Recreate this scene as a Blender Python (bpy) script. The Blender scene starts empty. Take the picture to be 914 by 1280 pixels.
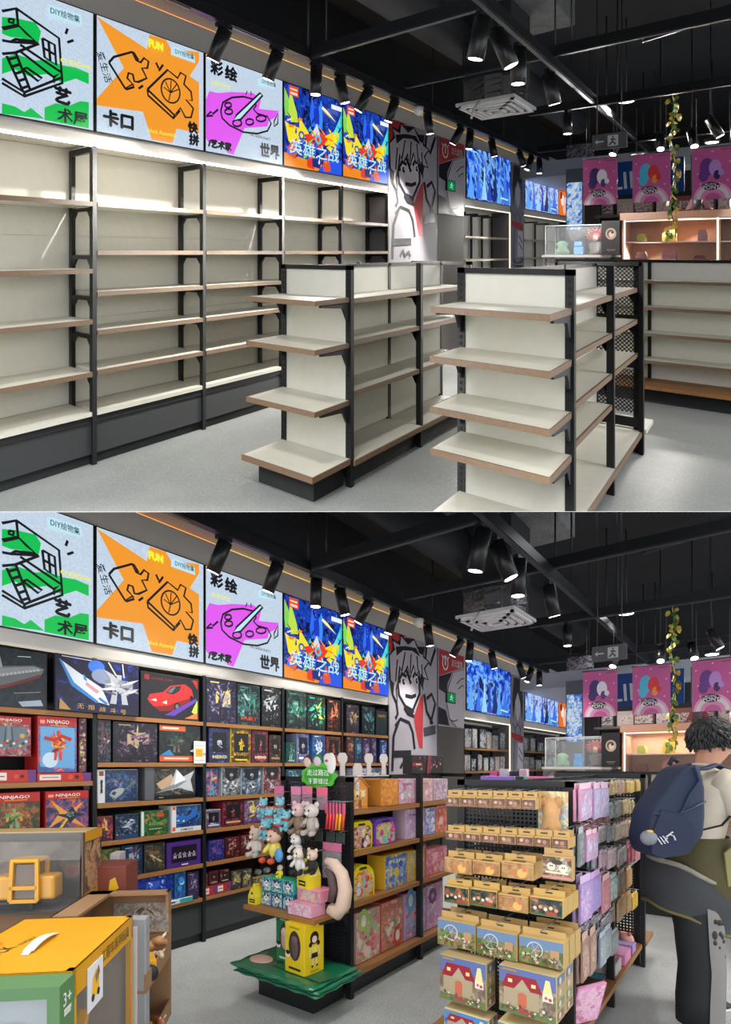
# A toy shop on two storeys, seen in section: the upper floor is still bare, the lower floor is stocked.
# World axes follow the shop: the shelving wall runs along +Y at X = -3.8, Z is up, metres.
import bpy, bmesh, math, random
from mathutils import Vector, Matrix
random.seed(11)
sc = bpy.context.scene
COL = sc.collection
PI = math.pi

# ---------------------------------------------------------------- camera
YAW = math.atan(495 / 670)
SY, CY = math.sin(YAW), math.cos(YAW)
EYE = 1.5
cd = bpy.data.cameras.new('camera'); cam = bpy.data.objects.new('camera', cd); COL.objects.link(cam)
cd.sensor_fit = 'HORIZONTAL'; cd.sensor_width = 36; cd.lens = 36 * 670 / 914
cd.shift_y = 315 / 914; cd.clip_start = 0.05; cd.clip_end = 200
cam.location = (0, 0, EYE); cam.rotation_euler = (PI / 2, 0, YAW)
sc.camera = cam
# ---------------------------------------------------------------- world, exposure
wd = bpy.data.worlds.new('world'); sc.world = wd; wd.use_nodes = True
bg = wd.node_tree.nodes['Background']; bg.inputs[0].default_value = (0.94, 0.96, 1.0, 1); bg.inputs[1].default_value = 2.25
vs = sc.view_settings
vs.view_transform = 'Standard'; vs.look = 'None'; vs.exposure = 0.0; vs.gamma = 1.0; vs.use_curve_mapping = False
sc.cycles.use_denoising = True
sc.cycles.max_bounces = 7; sc.cycles.diffuse_bounces = 4; sc.cycles.transparent_max_bounces = 12
sc.cycles.sample_clamp_indirect = 4.0
# brightness of the lamps and the overhead fill of each storey
SPOT_W = {'upper': 60.0, 'lower': 62.0}
FILL_W = {'upper': 62.0, 'lower': 60.0}
STRIP_E = {'upper': 6.0, 'lower': .55}

# ---------------------------------------------------------------- two storeys
SEAM = (955 - 640) / 670                # pitch of the added slab that parts the storeys
RAKE = 640 / 670                        # pitch of the raked upper floor
ROOM = 'lower'
UPPER, LOWER = [], []                   # top-level objects of each storey
def depth(x, y): return -x * SY + y * CY
def at(L, D): return (-D * SY + L * CY, D * CY + L * SY)

# ---------------------------------------------------------------- materials
def srgb(h):
    h = h.lstrip('#'); c = [int(h[i:i + 2], 16) / 255 for i in (0, 2, 4)]
    return tuple(((v + .055) / 1.055) ** 2.4 if v > .04045 else v / 12.92 for v in c) + (1,)
MATS = {}
def M(col, rough=.5, metal=0, var=.06, scale=14, bump=.0, emit=0, coat=0, alpha=1, trans=0):
    """plain coloured surface with a slight procedural mottle"""
    key = (col, rough, metal, var, scale, bump, emit, coat, alpha, trans)
    if key in MATS: return MATS[key]
    m = bpy.data.materials.new('m_' + col.lstrip('#')); m.use_nodes = True
    n, l = m.node_tree.nodes, m.node_tree.links; p = n['Principled BSDF']; c = srgb(col)
    p.inputs['Base Color'].default_value = c; p.inputs['Roughness'].default_value = rough; p.inputs['Metallic'].default_value = metal
    if coat: p.inputs['Coat Weight'].default_value = coat
    if trans: p.inputs['Transmission Weight'].default_value = trans
    if emit:
        p.inputs['Emission Color'].default_value = c; p.inputs['Emission Strength'].default_value = emit
        p.inputs['Base Color'].default_value = tuple(v * .05 for v in c[:3]) + (1,)
    elif var:
        tc = n.new('ShaderNodeTexCoord'); nz = n.new('ShaderNodeTexNoise'); nz.inputs['Scale'].default_value = scale; nz.inputs['Detail'].default_value = 4
        l.new(tc.outputs['Object'], nz.inputs['Vector'])
        mx = n.new('ShaderNodeMix'); mx.data_type = 'RGBA'
        mx.inputs[6].default_value = tuple(min(1, v * (1 + var)) for v in c[:3]) + (1,); mx.inputs[7].default_value = tuple(v * (1 - var) for v in c[:3]) + (1,)
        l.new(nz.outputs['Fac'], mx.inputs[0]); l.new(mx.outputs[2], p.inputs['Base Color'])
        if bump:
            b = n.new('ShaderNodeBump'); b.inputs['Strength'].default_value = bump; b.inputs['Distance'].default_value = .01
            l.new(nz.outputs['Fac'], b.inputs['Height']); l.new(b.outputs[0], p.inputs['Normal'])
    if alpha < 1: p.inputs['Alpha'].default_value = alpha
    MATS[key] = m
    return m
def clear_film(col='DDE6EA', alpha=.16, rough=.12):
    return M(col, rough, 0, 0, alpha=alpha, coat=.6)
def art(*cols, scale=7.0, emit=0, warp=1.6, rough=.35, focus=.30, lo=.34):
    """printed picture: splashes of a few inks, densest about the middle of the sheet"""
    key = ('art', cols, scale, emit, warp, focus, lo)
    if key in MATS: return MATS[key]
    m = bpy.data.materials.new('m_print'); m.use_nodes = True
    n, l = m.node_tree.nodes, m.node_tree.links; p = n['Principled BSDF']; p.inputs['Roughness'].default_value = rough
    tc = n.new('ShaderNodeTexCoord'); oi = n.new('ShaderNodeObjectInfo')
    add = n.new('ShaderNodeVectorMath'); add.operation = 'MULTIPLY_ADD'; add.inputs[1].default_value = (37, 53, 71)
    l.new(oi.outputs['Random'], add.inputs[0]); l.new(tc.outputs['Object'], add.inputs[2])
    nz = n.new('ShaderNodeTexNoise'); nz.inputs['Scale'].default_value = scale * 1.5; nz.inputs['Detail'].default_value = 8; nz.inputs['Roughness'].default_value = .68; nz.inputs['Distortion'].default_value = warp * .6
    l.new(add.outputs[0], nz.inputs['Vector'])
    vo = n.new('ShaderNodeTexVoronoi'); vo.inputs['Scale'].default_value = scale * 3.2; l.new(add.outputs[0], vo.inputs['Vector'])
    sv = n.new('ShaderNodeSeparateColor'); l.new(vo.outputs['Color'], sv.inputs[0])
    vm = n.new('ShaderNodeMath'); vm.operation = 'MULTIPLY_ADD'; vm.inputs[1].default_value = .14 if warp else 0; vm.inputs[2].default_value = -.07 if warp else 0; l.new(sv.outputs[0], vm.inputs[0])
    nm = n.new('ShaderNodeMath'); nm.operation = 'ADD'; l.new(nz.outputs['Fac'], nm.inputs[0]); l.new(vm.outputs[0], nm.inputs[1])
    ln = n.new('ShaderNodeVectorMath'); ln.operation = 'DISTANCE'; ln.inputs[1].default_value = (.5, .5, .5)
    l.new(tc.outputs['Generated'], ln.inputs[0])
    mm = n.new('ShaderNodeMath'); mm.operation = 'MULTIPLY_ADD'; mm.inputs[1].default_value = -focus; l.new(ln.outputs['Value'], mm.inputs[0])
    ad = n.new('ShaderNodeMath'); ad.operation = 'ADD'; ad.inputs[1].default_value = focus * .5; l.new(nm.outputs[0], ad.inputs[0]); l.new(ad.outputs[0], mm.inputs[2])
    cr = n.new('ShaderNodeValToRGB'); cr.color_ramp.interpolation = 'LINEAR'
    k = len(cols); el = cr.color_ramp.elements
    for i, c in enumerate(cols):
        pos = lo + .30 * i / max(1, k - 1)
        e = el[i] if i < 2 else el.new(pos)
        e.position = pos; e.color = srgb(c)
    l.new(mm.outputs[0], cr.inputs[0]); l.new(cr.outputs[0], p.inputs['Base Color'])
    if emit:
        l.new(cr.outputs[0], p.inputs['Emission Color']); p.inputs['Emission Strength'].default_value = emit
        dk = n.new('ShaderNodeMix'); dk.data_type = 'RGBA'; dk.inputs[0].default_value = .95; dk.inputs[7].default_value = (0, 0, 0, 1)
        l.new(cr.outputs[0], dk.inputs[6]); l.new(dk.outputs[2], p.inputs['Base Color'])
    MATS[key] = m
    return m
def grained(a, b, rough=.45, sx=2.0, sy=30.0, name='m_wood'):
    key = (name, a, b)
    if key in MATS: return MATS[key]
    m = bpy.data.materials.new(name); m.use_nodes = True
    n, l = m.node_tree.nodes, m.node_tree.links; p = n['Principled BSDF']; p.inputs['Roughness'].default_value = rough
    tc = n.new('ShaderNodeTexCoord'); mp = n.new('ShaderNodeMapping'); mp.inputs['Scale'].default_value = (sy, sx, sy)
    nz = n.new('ShaderNodeTexNoise'); nz.inputs['Scale'].default_value = 2; nz.inputs['Detail'].default_value = 6
    l.new(tc.outputs['Object'], mp.inputs[0]); l.new(mp.outputs[0], nz.inputs['Vector'])
    mx = n.new('ShaderNodeMix'); mx.data_type = 'RGBA'; mx.inputs[6].default_value = srgb(a); mx.inputs[7].default_value = srgb(b)
    l.new(nz.outputs['Fac'], mx.inputs[0]); l.new(mx.outputs[2], p.inputs['Base Color'])
    MATS[key] = m
    return m
def stone(name, a, b, speck, big=.6, rough=.42, fine=90):
    m = bpy.data.materials.new(name); m.use_nodes = True
    n, l = m.node_tree.nodes, m.node_tree.links; p = n['Principled BSDF']; p.inputs['Roughness'].default_value = rough
    tc = n.new('ShaderNodeTexCoord')
    n1 = n.new('ShaderNodeTexNoise'); n1.inputs['Scale'].default_value = big; n1.inputs['Detail'].default_value = 9; n1.inputs['Roughness'].default_value = .68
    n2 = n.new('ShaderNodeTexNoise'); n2.inputs['Scale'].default_value = fine; n2.inputs['Detail'].default_value = 3
    for q in (n1, n2): l.new(tc.outputs['Object'], q.inputs['Vector'])
    r1 = n.new('ShaderNodeValToRGB'); r1.color_ramp.elements[0].position = .35; r1.color_ramp.elements[1].position = .66
    r1.color_ramp.elements[0].color = srgb(a); r1.color_ramp.elements[1].color = srgb(b); l.new(n1.outputs['Fac'], r1.inputs[0])
    r2 = n.new('ShaderNodeValToRGB'); r2.color_ramp.elements[0].position = .52; r2.color_ramp.elements[1].position = .68
    r2.color_ramp.elements[0].color = (0, 0, 0, 1); l.new(n2.outputs['Fac'], r2.inputs[0])
    mx = n.new('ShaderNodeMix'); mx.data_type = 'RGBA'; mx.inputs[7].default_value = srgb(speck)
    l.new(r1.outputs[0], mx.inputs[6]); l.new(r2.outputs[0], mx.inputs[0]); l.new(mx.outputs[2], p.inputs['Base Color'])
    b = n.new('ShaderNodeBump'); b.inputs['Strength'].default_value = .08; b.inputs['Distance'].default_value = .01
    l.new(n1.outputs['Fac'], b.inputs['Height']); l.new(b.outputs[0], p.inputs['Normal'])
    return m

# ---------------------------------------------------------------- mesh building
class MB:
    """collects geometry for ONE mesh object"""
    def __init__(s): s.v, s.f, s.m, s.sm, s.i = [], [], [], [], 0
    def mi(s, i): s.i = i; return s
    def add(s, v, f, smooth=False):
        o = len(s.v); s.v += [tuple(p) for p in v]
        for q in f: s.f.append(tuple(o + k for k in q)); s.m.append(s.i); s.sm.append(smooth)
        return s
    def box(s, x0, x1, y0, y1, z0, z1, b=0):
        if b:
            bm = bmesh.new(); bmesh.ops.create_cube(bm, size=1)
            for q in bm.verts: q.co = ((x0 + x1) / 2 + q.co.x * (x1 - x0), (y0 + y1) / 2 + q.co.y * (y1 - y0), (z0 + z1) / 2 + q.co.z * (z1 - z0))
            bmesh.ops.bevel(bm, geom=bm.edges[:], offset=b, segments=2, affect='EDGES', profile=.5)
            bm.verts.index_update()
            s.add([q.co[:] for q in bm.verts], [[q.index for q in f.verts] for f in bm.faces]); bm.free()
            return s
        return s.add([(x0, y0, z0), (x1, y0, z0), (x1, y1, z0), (x0, y1, z0), (x0, y0, z1), (x1, y0, z1), (x1, y1, z1), (x0, y1, z1)],
                     [(0, 3, 2, 1), (4, 5, 6, 7), (0, 1, 5, 4), (1, 2, 6, 5), (2, 3, 7, 6), (3, 0, 4, 7)])
    def bar(s, a, b, w, h=None, up=(0, 0, 1)):
        a, b = Vector(a), Vector(b); d = (b - a).normalized(); h = h or w
        u = d.cross(Vector(up)); u = u.normalized() if u.length > 1e-6 else Vector((1, 0, 0)); t = u.cross(d)
        c = [(-1, -1), (1, -1), (1, 1), (-1, 1)]
        return s.add([p + u * (i * w / 2) + t * (j * h / 2) for p in (a, b) for i, j in c],
                     [(0, 3, 2, 1), (4, 5, 6, 7), (0, 1, 5, 4), (1, 2, 6, 5), (2, 3, 7, 6), (3, 0, 4, 7)])
    def tube(s, pts, r, n=8, cap=True, flat=1.0):
        pts = [Vector(p) for p in pts]; R = r if isinstance(r, (list, tuple)) else [r] * len(pts)
        vs, fs = [], []; ref = None
        for i, p in enumerate(pts):
            d = (pts[min(i + 1, len(pts) - 1)] - pts[max(i - 1, 0)]).normalized()
            if ref is None: ref = d.cross(Vector((0, 0, 1))); ref = ref if ref.length > 1e-3 else Vector((1, 0, 0))
            u = (ref - d * ref.dot(d)).normalized(); t = d.cross(u); ref = u
            vs += [p + (u * math.cos(2 * PI * k / n) + t * math.sin(2 * PI * k / n) * flat) * R[i] for k in range(n)]
        for i in range(len(pts) - 1):
            for k in range(n): fs.append((i * n + k, i * n + (k + 1) % n, (i + 1) * n + (k + 1) % n, (i + 1) * n + k))
        if cap: fs += [tuple(range(n - 1, -1, -1)), tuple((len(pts) - 1) * n + k for k in range(n))]
        return s.add(vs, fs, True)
    def loft(s, rings, n=14, cap=True, smooth=True):
        """rings: (cx, cy, cz, rx, ry) horizontal ellipses"""
        vs, fs = [], []
        for cx, cy, cz, rx, ry in rings: vs += [(cx + rx * math.cos(2 * PI * k / n), cy + ry * math.sin(2 * PI * k / n), cz) for k in range(n)]
        for i in range(len(rings) - 1):
            for k in range(n): fs.append((i * n + k, i * n + (k + 1) % n, (i + 1) * n + (k + 1) % n, (i + 1) * n + k))
        if cap: fs += [tuple(range(n - 1, -1, -1)), tuple((len(rings) - 1) * n + k for k in range(n))]
        return s.add(vs, fs, smooth)
    def ball(s, c, r, nu=12, nv=8):
        r = r if isinstance(r, (list, tuple)) else (r, r, r); vs = [(c[0], c[1], c[2] - r[2])]; fs = []
        for j in range(1, nv):
            t = PI * j / nv
            vs += [(c[0] + r[0] * math.sin(t) * math.cos(2 * PI * k / nu), c[1] + r[1] * math.sin(t) * math.sin(2 * PI * k / nu), c[2] - r[2] * math.cos(t)) for k in range(nu)]
        vs.append((c[0], c[1], c[2] + r[2])); e = len(vs) - 1
        for k in range(nu):
            k2 = (k + 1) % nu
            fs.append((0, 1 + k2, 1 + k)); fs.append((e, e - nu + k, e - nu + k2))
            for j in range(nv - 2): fs.append((1 + j * nu + k, 1 + j * nu + k2, 1 + (j + 1) * nu + k2, 1 + (j + 1) * nu + k))
        return s.add(vs, fs, True)
    def prism(s, poly, o, u, v, n, t):
        """polygon in the plane o + a*u + b*v, thickened by t along n"""
        o, u, v, n = Vector(o), Vector(u), Vector(v), Vector(n); k = len(poly)
        vs = [o + u * a + v * b for a, b in poly] + [o + u * a + v * b + n * t for a, b in poly]
        return s.add(vs, [tuple(range(k - 1, -1, -1)), tuple(range(k, 2 * k))] + [(i, (i + 1) % k, k + (i + 1) % k, k + i) for i in range(k)])
    def mesh(s, name, mats):
        me = bpy.data.meshes.new(name); me.from_pydata(s.v, [], s.f)
        mats = mats if isinstance(mats, (list, tuple)) else [mats]
        for q in mats: me.materials.append(q)
        me.polygons.foreach_set('material_index', s.m); me.polygons.foreach_set('use_smooth', s.sm)
        me.update()
        return me
    def build(s, name, mats, parent=None, loc=(0, 0, 0)):
        return link(name, s.mesh(name, mats), parent, loc)
def link(name, data, parent=None, loc=(0, 0, 0), rz=0):
    o = bpy.data.objects.new(name, data); COL.objects.link(o); o.location = loc; o.rotation_euler = (0, 0, rz)
    if parent: o.parent = parent
    else: (UPPER if ROOM == 'upper' else LOWER).append(o)
    return o
def tag(o, label, cat, group=None):
    o['label'] = label; o['category'] = cat
    if group: o['group'] = group
    return o
def thing(name, label, cat, loc=(0, 0, 0), rz=0, group=None):
    return tag(link(name, None, None, loc, rz), label, cat, group)
def struct(o): o['kind'] = 'structure'; return o
def stuff(o): o['kind'] = 'stuff'; return o
def part_label(o, t): o['label'] = t; return o
def copy_tree(o, loc=None, rz=None, label=None):
    def rec(a, par):
        c = a.copy(); COL.objects.link(c)
        if par is not None: c.parent = par
        for ch in a.children: rec(ch, c)
        return c
    r = rec(o, None); (UPPER if ROOM == 'upper' else LOWER).append(r)
    if loc is not None: r.location = loc
    if rz is not None: r.rotation_euler = (0, 0, rz)
    if label: r['label'] = label
    return r
def lamp(kind, name, loc, energy, col, parent=None, rot=None, size=.1, angle=60, blend=.6, sizey=None):
    ld = bpy.data.lights.new(name, kind); ld.energy = energy; ld.color = col
    if kind == 'SPOT': ld.spot_size = math.radians(angle); ld.spot_blend = blend; ld.shadow_soft_size = size
    elif kind == 'AREA':
        ld.size = size
        if sizey: ld.shape = 'RECTANGLE'; ld.size_y = sizey
    else: ld.shadow_soft_size = size
    o = bpy.data.objects.new(name, ld); COL.objects.link(o); o.location = loc
    if rot is not None: o.rotation_euler = rot
    (UPPER if ROOM == 'upper' else LOWER).append(o)
    return o

# ---------------------------------------------------------------- flat print: shapes and lettering
GL = {}
def set_type(texts):
    """outlines of the lettering, set once before the shop is built"""
    obs = []
    for t in texts:
        cu = bpy.data.curves.new('t', 'FONT'); cu.body = t; cu.resolution_u = 2; cu.offset = .008
        ob = bpy.data.objects.new('t', cu); COL.objects.link(ob); obs.append((t, ob, cu))
    dg = bpy.context.evaluated_depsgraph_get(); dg.update()
    for t, ob, cu in obs:
        ev = ob.evaluated_get(dg); me = ev.to_mesh()
        v = [(q.co.x, q.co.y) for q in me.vertices]; f = [tuple(p.vertices) for p in me.polygons]
        ev.to_mesh_clear()
        if not v: v, f = [(0, 0), (1, 0), (1, 1), (0, 1)], [(0, 1, 2, 3)]
        x0, x1 = min(a for a, b in v), max(a for a, b in v); y0, y1 = min(b for a, b in v), max(b for a, b in v)
        GL[t] = ([((a - (x0 + x1) / 2) / (x1 - x0 or 1), (b - (y0 + y1) / 2) / (y1 - y0 or 1)) for a, b in v], f)
    for t, ob, cu in obs: bpy.data.objects.remove(ob); bpy.data.curves.remove(cu)
def glyphs(t):
    if t not in GL: set_type([t])
    return GL[t]
class Art:
    """flat ink shapes on a sheet that spans u 0..1, v 0..1 (v up); k = width / height keeps strokes even"""
    def __init__(s, k=1.0): s.l, s.k = [], k
    def P(s, c, *pts): s.l.append((c, list(pts), [tuple(range(len(pts)))])); return s
    def B(s, c, x0, y0, x1, y1): return s.P(c, (x0, y0), (x1, y0), (x1, y1), (x0, y1))
    def C(s, c, x, y, r, ry=None, n=18, a0=0, a1=2 * PI):
        ry = r * s.k if ry is None else ry
        full = a1 - a0 > 6.28
        return s.P(c, *[(x + r * math.cos(a0 + (a1 - a0) * i / (n if full else n - 1)), y + ry * math.sin(a0 + (a1 - a0) * i / (n if full else n - 1))) for i in range(n)])
    def S(s, c, w, *pts, closed=False):
        pts = list(pts); vs, fs = [], []; N = len(pts)
        P = [Vector((a * s.k, b)) for a, b in pts]
        for i in range(N):
            p0 = P[i - 1] if (i > 0 or closed) else P[i]; p1 = P[(i + 1) % N] if (i < N - 1 or closed) else P[i]
            d = (p1 - p0); d = d.normalized() if d.length else Vector((1, 0)); q = Vector((-d.y, d.x)) * w / 2
            vs += [((P[i].x + q.x) / s.k, P[i].y + q.y), ((P[i].x - q.x) / s.k, P[i].y - q.y)]
        for i in range(N if closed else N - 1):
            j = (i + 1) % N; fs.append((2 * i, 2 * i + 1, 2 * j + 1, 2 * j))
        s.l.append((c, vs, fs)); return s
    def O(s, c, w, x, y, r, ry=None, n=22, a0=0, a1=2 * PI):
        ry = r * s.k if ry is None else ry
        full = a1 - a0 > 6.28
        return s.S(c, w, *[(x + r * math.cos(a0 + (a1 - a0) * i / (n if full else n - 1)), y + ry * math.sin(a0 + (a1 - a0) * i / (n if full else n - 1))) for i in range(n)], closed=full)
    def T(s, c, text, x, y, w, h, rot=0, shear=0, bold=0):
        v, f = glyphs(text); ca, sa = math.cos(rot), math.sin(rot)
        if bold:
            for du, dv in ((bold, 0), (-bold, 0), (0, bold), (0, -bold)): s.T(c, text, x + du / s.k, y + dv, w, h, rot, shear)
        o = []
        for a, b in v:
            p, q = a * w * s.k + b * h * shear, b * h
            o.append((x + (p * ca - q * sa) / s.k, y + p * sa + q * ca))
        s.l.append((c, o, f)); return s
    def clip(s):
        for i, (c, v, f) in enumerate(s.l): s.l[i] = (c, [(min(1, max(0, a)), min(1, max(0, b))) for a, b in v], f)
        return s
    def build(s, name, parent, o, u, v, n, mat, step=.0004):
        """o origin, u and v span the sheet, n outward normal; mat(colour) gives the material"""
        o, u, v, n = Vector(o), Vector(u), Vector(v), Vector(n); cols = []; mb = MB()
        for i, (c, pts, fs) in enumerate(s.l):
            if c not in cols: cols.append(c)
            mb.i = cols.index(c); w = n * (step * (i + 1))
            mb.add([o + u * a + v * b + w for a, b in pts], fs)
        return mb.build(name, [mat(c) for c in cols], parent)
def ink(c): return M(c, .4, 0, .02)
def lum(c): r = srgb(c); return .3 * r[0] + .6 * r[1] + .1 * r[2]
def by_tone(cols): return tuple(sorted(cols, key=lum))
def glow(c): return M(c, .4, emit=1.0)
set_type(['彩', '绘', '世界', '/艺术家', 'THE GREEN PARTY', 'DIY绘物集', 'painting', '艺', '术屋', 'creative', '卡口', '快', '拼', 'FUN', 'block Assembly', '爱生活',
          '英雄之战', '次元盒物', 'MY LITTLE', 'PONY', 'LINE', '3+', '走过路过', '不要错过', 'NINJAGO', 'LEGO', '无限战斗号', 'FAMOUS', '工程车系列玩具', 'TRUCK', 'LUCKY', 'TOMICA', '直升机', '积木', 'SUPER CAR', 'FAIRY'])
# ================================================================ THE SHOP SHELL (both storeys)
BLK = '1E2023'; CREAM = 'E5E2D5'; DARKGREY = '34383B'
WOOD = grained('8E7258', '705840'); WOODL = grained('AE7C48', '8C5E32', name='m_oak')
FLOOR_M = {'upper': stone('m_floor_upper', '8E9292', 'A3A7A6', 'B4B8B6', big=1.1, rough=.38), 'lower': stone('m_floor_lower', '969A9B', 'B0B4B4', 'CDD1CE', big=1.6, rough=.45, fine=120)}
CONCRETE = stone('m_concrete', '55585A', '8A8C8B', '94979A', big=1.4, rough=.9)
DARKCEIL = stone('m_dark_ceiling', '1A1C20', '26292D', '2E3135', big=.8, rough=.9)
FASCIA = stone('m_fascia', 'C2BDB6', 'CAC5BE', 'CCC8C2', big=.5, rough=.7)
def perforated(name, col, pitch=.022, r=.30, axes=(0, 2)):
    m = bpy.data.materials.new(name); m.use_nodes = True
    n, l = m.node_tree.nodes, m.node_tree.links; p = n['Principled BSDF']; p.inputs['Base Color'].default_value = srgb(col); p.inputs['Roughness'].default_value = .45
    tc = n.new('ShaderNodeTexCoord'); sp = n.new('ShaderNodeSeparateXYZ'); l.new(tc.outputs['Object'], sp.inputs[0])
    cb = n.new('ShaderNodeCombineXYZ')
    for i, a in enumerate(axes):
        d = n.new('ShaderNodeMath'); d.operation = 'DIVIDE'; d.inputs[1].default_value = pitch; l.new(sp.outputs[a], d.inputs[0])
        f = n.new('ShaderNodeMath'); f.operation = 'FRACT'; l.new(d.outputs[0], f.inputs[0])
        q = n.new('ShaderNodeMath'); q.operation = 'SUBTRACT'; q.inputs[1].default_value = .5; l.new(f.outputs[0], q.inputs[0]); l.new(q.outputs[0], cb.inputs[i])
    ln = n.new('ShaderNodeVectorMath'); ln.operation = 'LENGTH'; l.new(cb.outputs[0], ln.inputs[0])
    gt = n.new('ShaderNodeMath'); gt.operation = 'GREATER_THAN'; gt.inputs[1].default_value = r; l.new(ln.outputs['Value'], gt.inputs[0])
    l.new(gt.outputs[0], p.inputs['Alpha'])
    return m
PEG_FRONT = perforated('m_pegboard_front', '24272A')
PEG_SIDE = perforated('m_pegboard_side', '24272A', axes=(1, 2))

WHERE = {'upper': 'in the empty shop', 'lower': 'in the stocked shop'}
GOND = {}
ORD = ['first', 'second', 'third', 'fourth', 'fifth', 'sixth', 'seventh', 'eighth', 'ninth', 'tenth', 'eleventh', 'twelfth', 'thirteenth', 'fourteenth', 'fifteenth']
PITCH, BAY0, POSTX = .925, .985, -3.78
FASX = -3.80

def shell():
    U = ROOM == 'upper'
    struct(MB().box(-4.25, 4.2, -.8, 14, -.06, 0).build('floor', FLOOR_M[ROOM]))
    struct(MB().box(-4.25, -4.17, -.8, 5.62, 0, 3.62).build('wall_left', M('D9D5C8' if U else '2B2A2B', .6)))
    # fascia over the shelves; its lower edge carries a strip of light
    f = struct(MB().box(-4.17, FASX, -.8, 5.62, 2.262, 3.40).box(-4.17, FASX, 7.78, 9.73, 2.24, 3.40).box(-4.17, FASX, 10.44, 13.7, 2.24, 3.40)
        .box(-4.17, FASX, 5.62, 7.78, 3.19, 3.40).box(-4.17, FASX, 9.73, 10.44, 3.19, 3.40).box(-4.17, -3.86, -.8, 13.7, 3.40, 3.66).build('wall_fascia', FASCIA))
    led = M('FFF6E4', .4, emit=STRIP_E[ROOM]); neon = M('FFA040', .4, emit=2.6); neon2 = M('FFC860', .4, emit=2.6)
    MB().box(FASX - .001, FASX + .012, -.8, 5.6, 2.243, 2.262).build('led_strip', led, f)
    MB().box(FASX - .001, FASX + .012, 7.8, 9.68, 2.222, 2.24).box(-3.80, -3.78, 9.67, 9.69, 0, 2.24).build('led_strip', M('FFF6E4', .4, emit=1.3), f)
    MB().box(FASX - .001, FASX + .012, 10.46, 13.66, 2.222, 2.24).box(-3.80, -3.78, 13.63, 13.65, 0, 2.24).build('led_strip', M('FFF6E4', .4, emit=1.3), f)
    MB().box(-3.85, -3.83, -.8, 3.0, 3.405, 3.418).build('neon_tube', neon, f); MB().box(-3.85, -3.83, 3.02, 13.6, 3.405, 3.418).build('neon_tube', neon2, f)
    # piers
    struct(MB().box(-4.17, FASX - .004, 5.62, 6.90, 0, 3.19).build('wall_pier', M('6F6C70', .7)))
    struct(MB().box(-4.17, FASX - .004, 6.90, 7.78, 0, 3.19).build('wall_recess', M('55524F', .7)))
    struct(MB().box(-4.17, FASX - .004, 9.73, 10.44, 0, 3.19).build('wall_pillar', M('6F6C70', .7)))
    struct(MB().box(-4.25, -4.17, 5.62, 14, 0, 3.62).build('wall_niche', M('E4E2DA', .6)))
    # far wall with a pale bulkhead, dark open ceiling with a concrete beam and ducts
    struct(MB().box(-4.25, 4.2, 14, 14.1, 0, 4.4).build('wall_back', M('3A3B40', .8)))
    struct(MB().box(-3.8, 4.2, 10.2, 10.9, 2.93, 3.22).box(-3.8, -2.2, 10.9, 13.9, 2.93, 3.0).build('trim_1', M('C9C8C6', .7)))
    c = struct(MB().box(-4.25, 4.2, -.8, 14.1, 4.30, 4.4).build('ceiling', DARKCEIL))
    struct(MB().box(-2.9, -1.62, 2.9, 6.0, 3.95, 4.30).build('trim_2', CONCRETE))
    m = MB(); m.tube([(-2.55, -.5, 3.72), (-2.55, 2.6, 3.72), (-2.55, 6, 3.72), (-2.55, 9.6, 3.72)], .2, 16)
    struct(m.build('trim_5', M('2E3034', .6, .3)))
    struct(MB().tube([(.9, 2, 3.95), (.9, 11, 3.95)], .16, 14).build('trim_6', M('34363A', .6, .3)))
    struct(MB().box(-4.2, -3.9, -.8, 14, 3.66, 4.3).build('trim_3', DARKCEIL))
    struct(MB().box(.3, 4.2, 7.3, 7.7, 3.25, 3.62).box(-.2, .3, 6.9, 7.7, 3.35, 3.62).build('trim_4', M('77787A', .8)))

def fixture_beam(name, label, a, b, rods=()):
    t = thing(name, label + ' ' + WHERE[ROOM], 'beam', a)
    d = Vector(b) - Vector(a)
    MB().bar((0, 0, 0), d, .055, .085).build('channel', M('2A2D31', .35, .4), t)
    MB().bar((0, 0, -.046), Vector(d) + Vector((0, 0, -.046)), .034, .012).build('track_insert', M('4A4D50', .4, .6), t)
    for k in rods:
        p = d * k
        MB().tube([p + Vector((0, 0, .04)), (p.x, p.y, 4.30 - a[2])], .008, 6).build('hanger_rod', M('2A2C2E', .5, .5), t)
    return t

def spotlight(px, py, pz, ax, ay, label, power=1.0, group=None, L=.23, r=.05):
    """cylinder spotlight under a track; ax, ay tilt its beam off the plumb line"""
    t = thing('track_spotlight', label + ' ' + WHERE[ROOM], 'spotlight', (px, py, pz), group=group)
    d = Vector((ax, ay, -1)).normalized()
    MB().box(-.02, .02, -.06, .06, -.085, -.0575).build('track_adapter', M('191B1D', .4), t)
    q = Vector((0, 0, -.12))
    MB().tube([(0, 0, -.085), q], .012, 8).build('yoke', M('191B1D', .4), t)
    h = q + d * (L * .35)
    MB().tube([h - d * L * .5, h - d * L * .48, h + d * L * .5], [r * .8, r, r], 14).build('housing', M('17191B', .35, .2), t)
    e = h + d * L * .5
    MB().tube([e, e + d * .004], r * .8, 14).build('lens', M('FFF8EC', .3, emit=9.0 if power else 2.5), t)
    if power:
        lamp('SPOT', 'spot_lamp', Vector((px, py, pz)) + e + d * .02, SPOT_W[ROOM] * power, (1, .96, .88), size=.03, angle=82, blend=.8, rot=d.to_track_quat('-Z', 'Y').to_euler())
    return t

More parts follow.
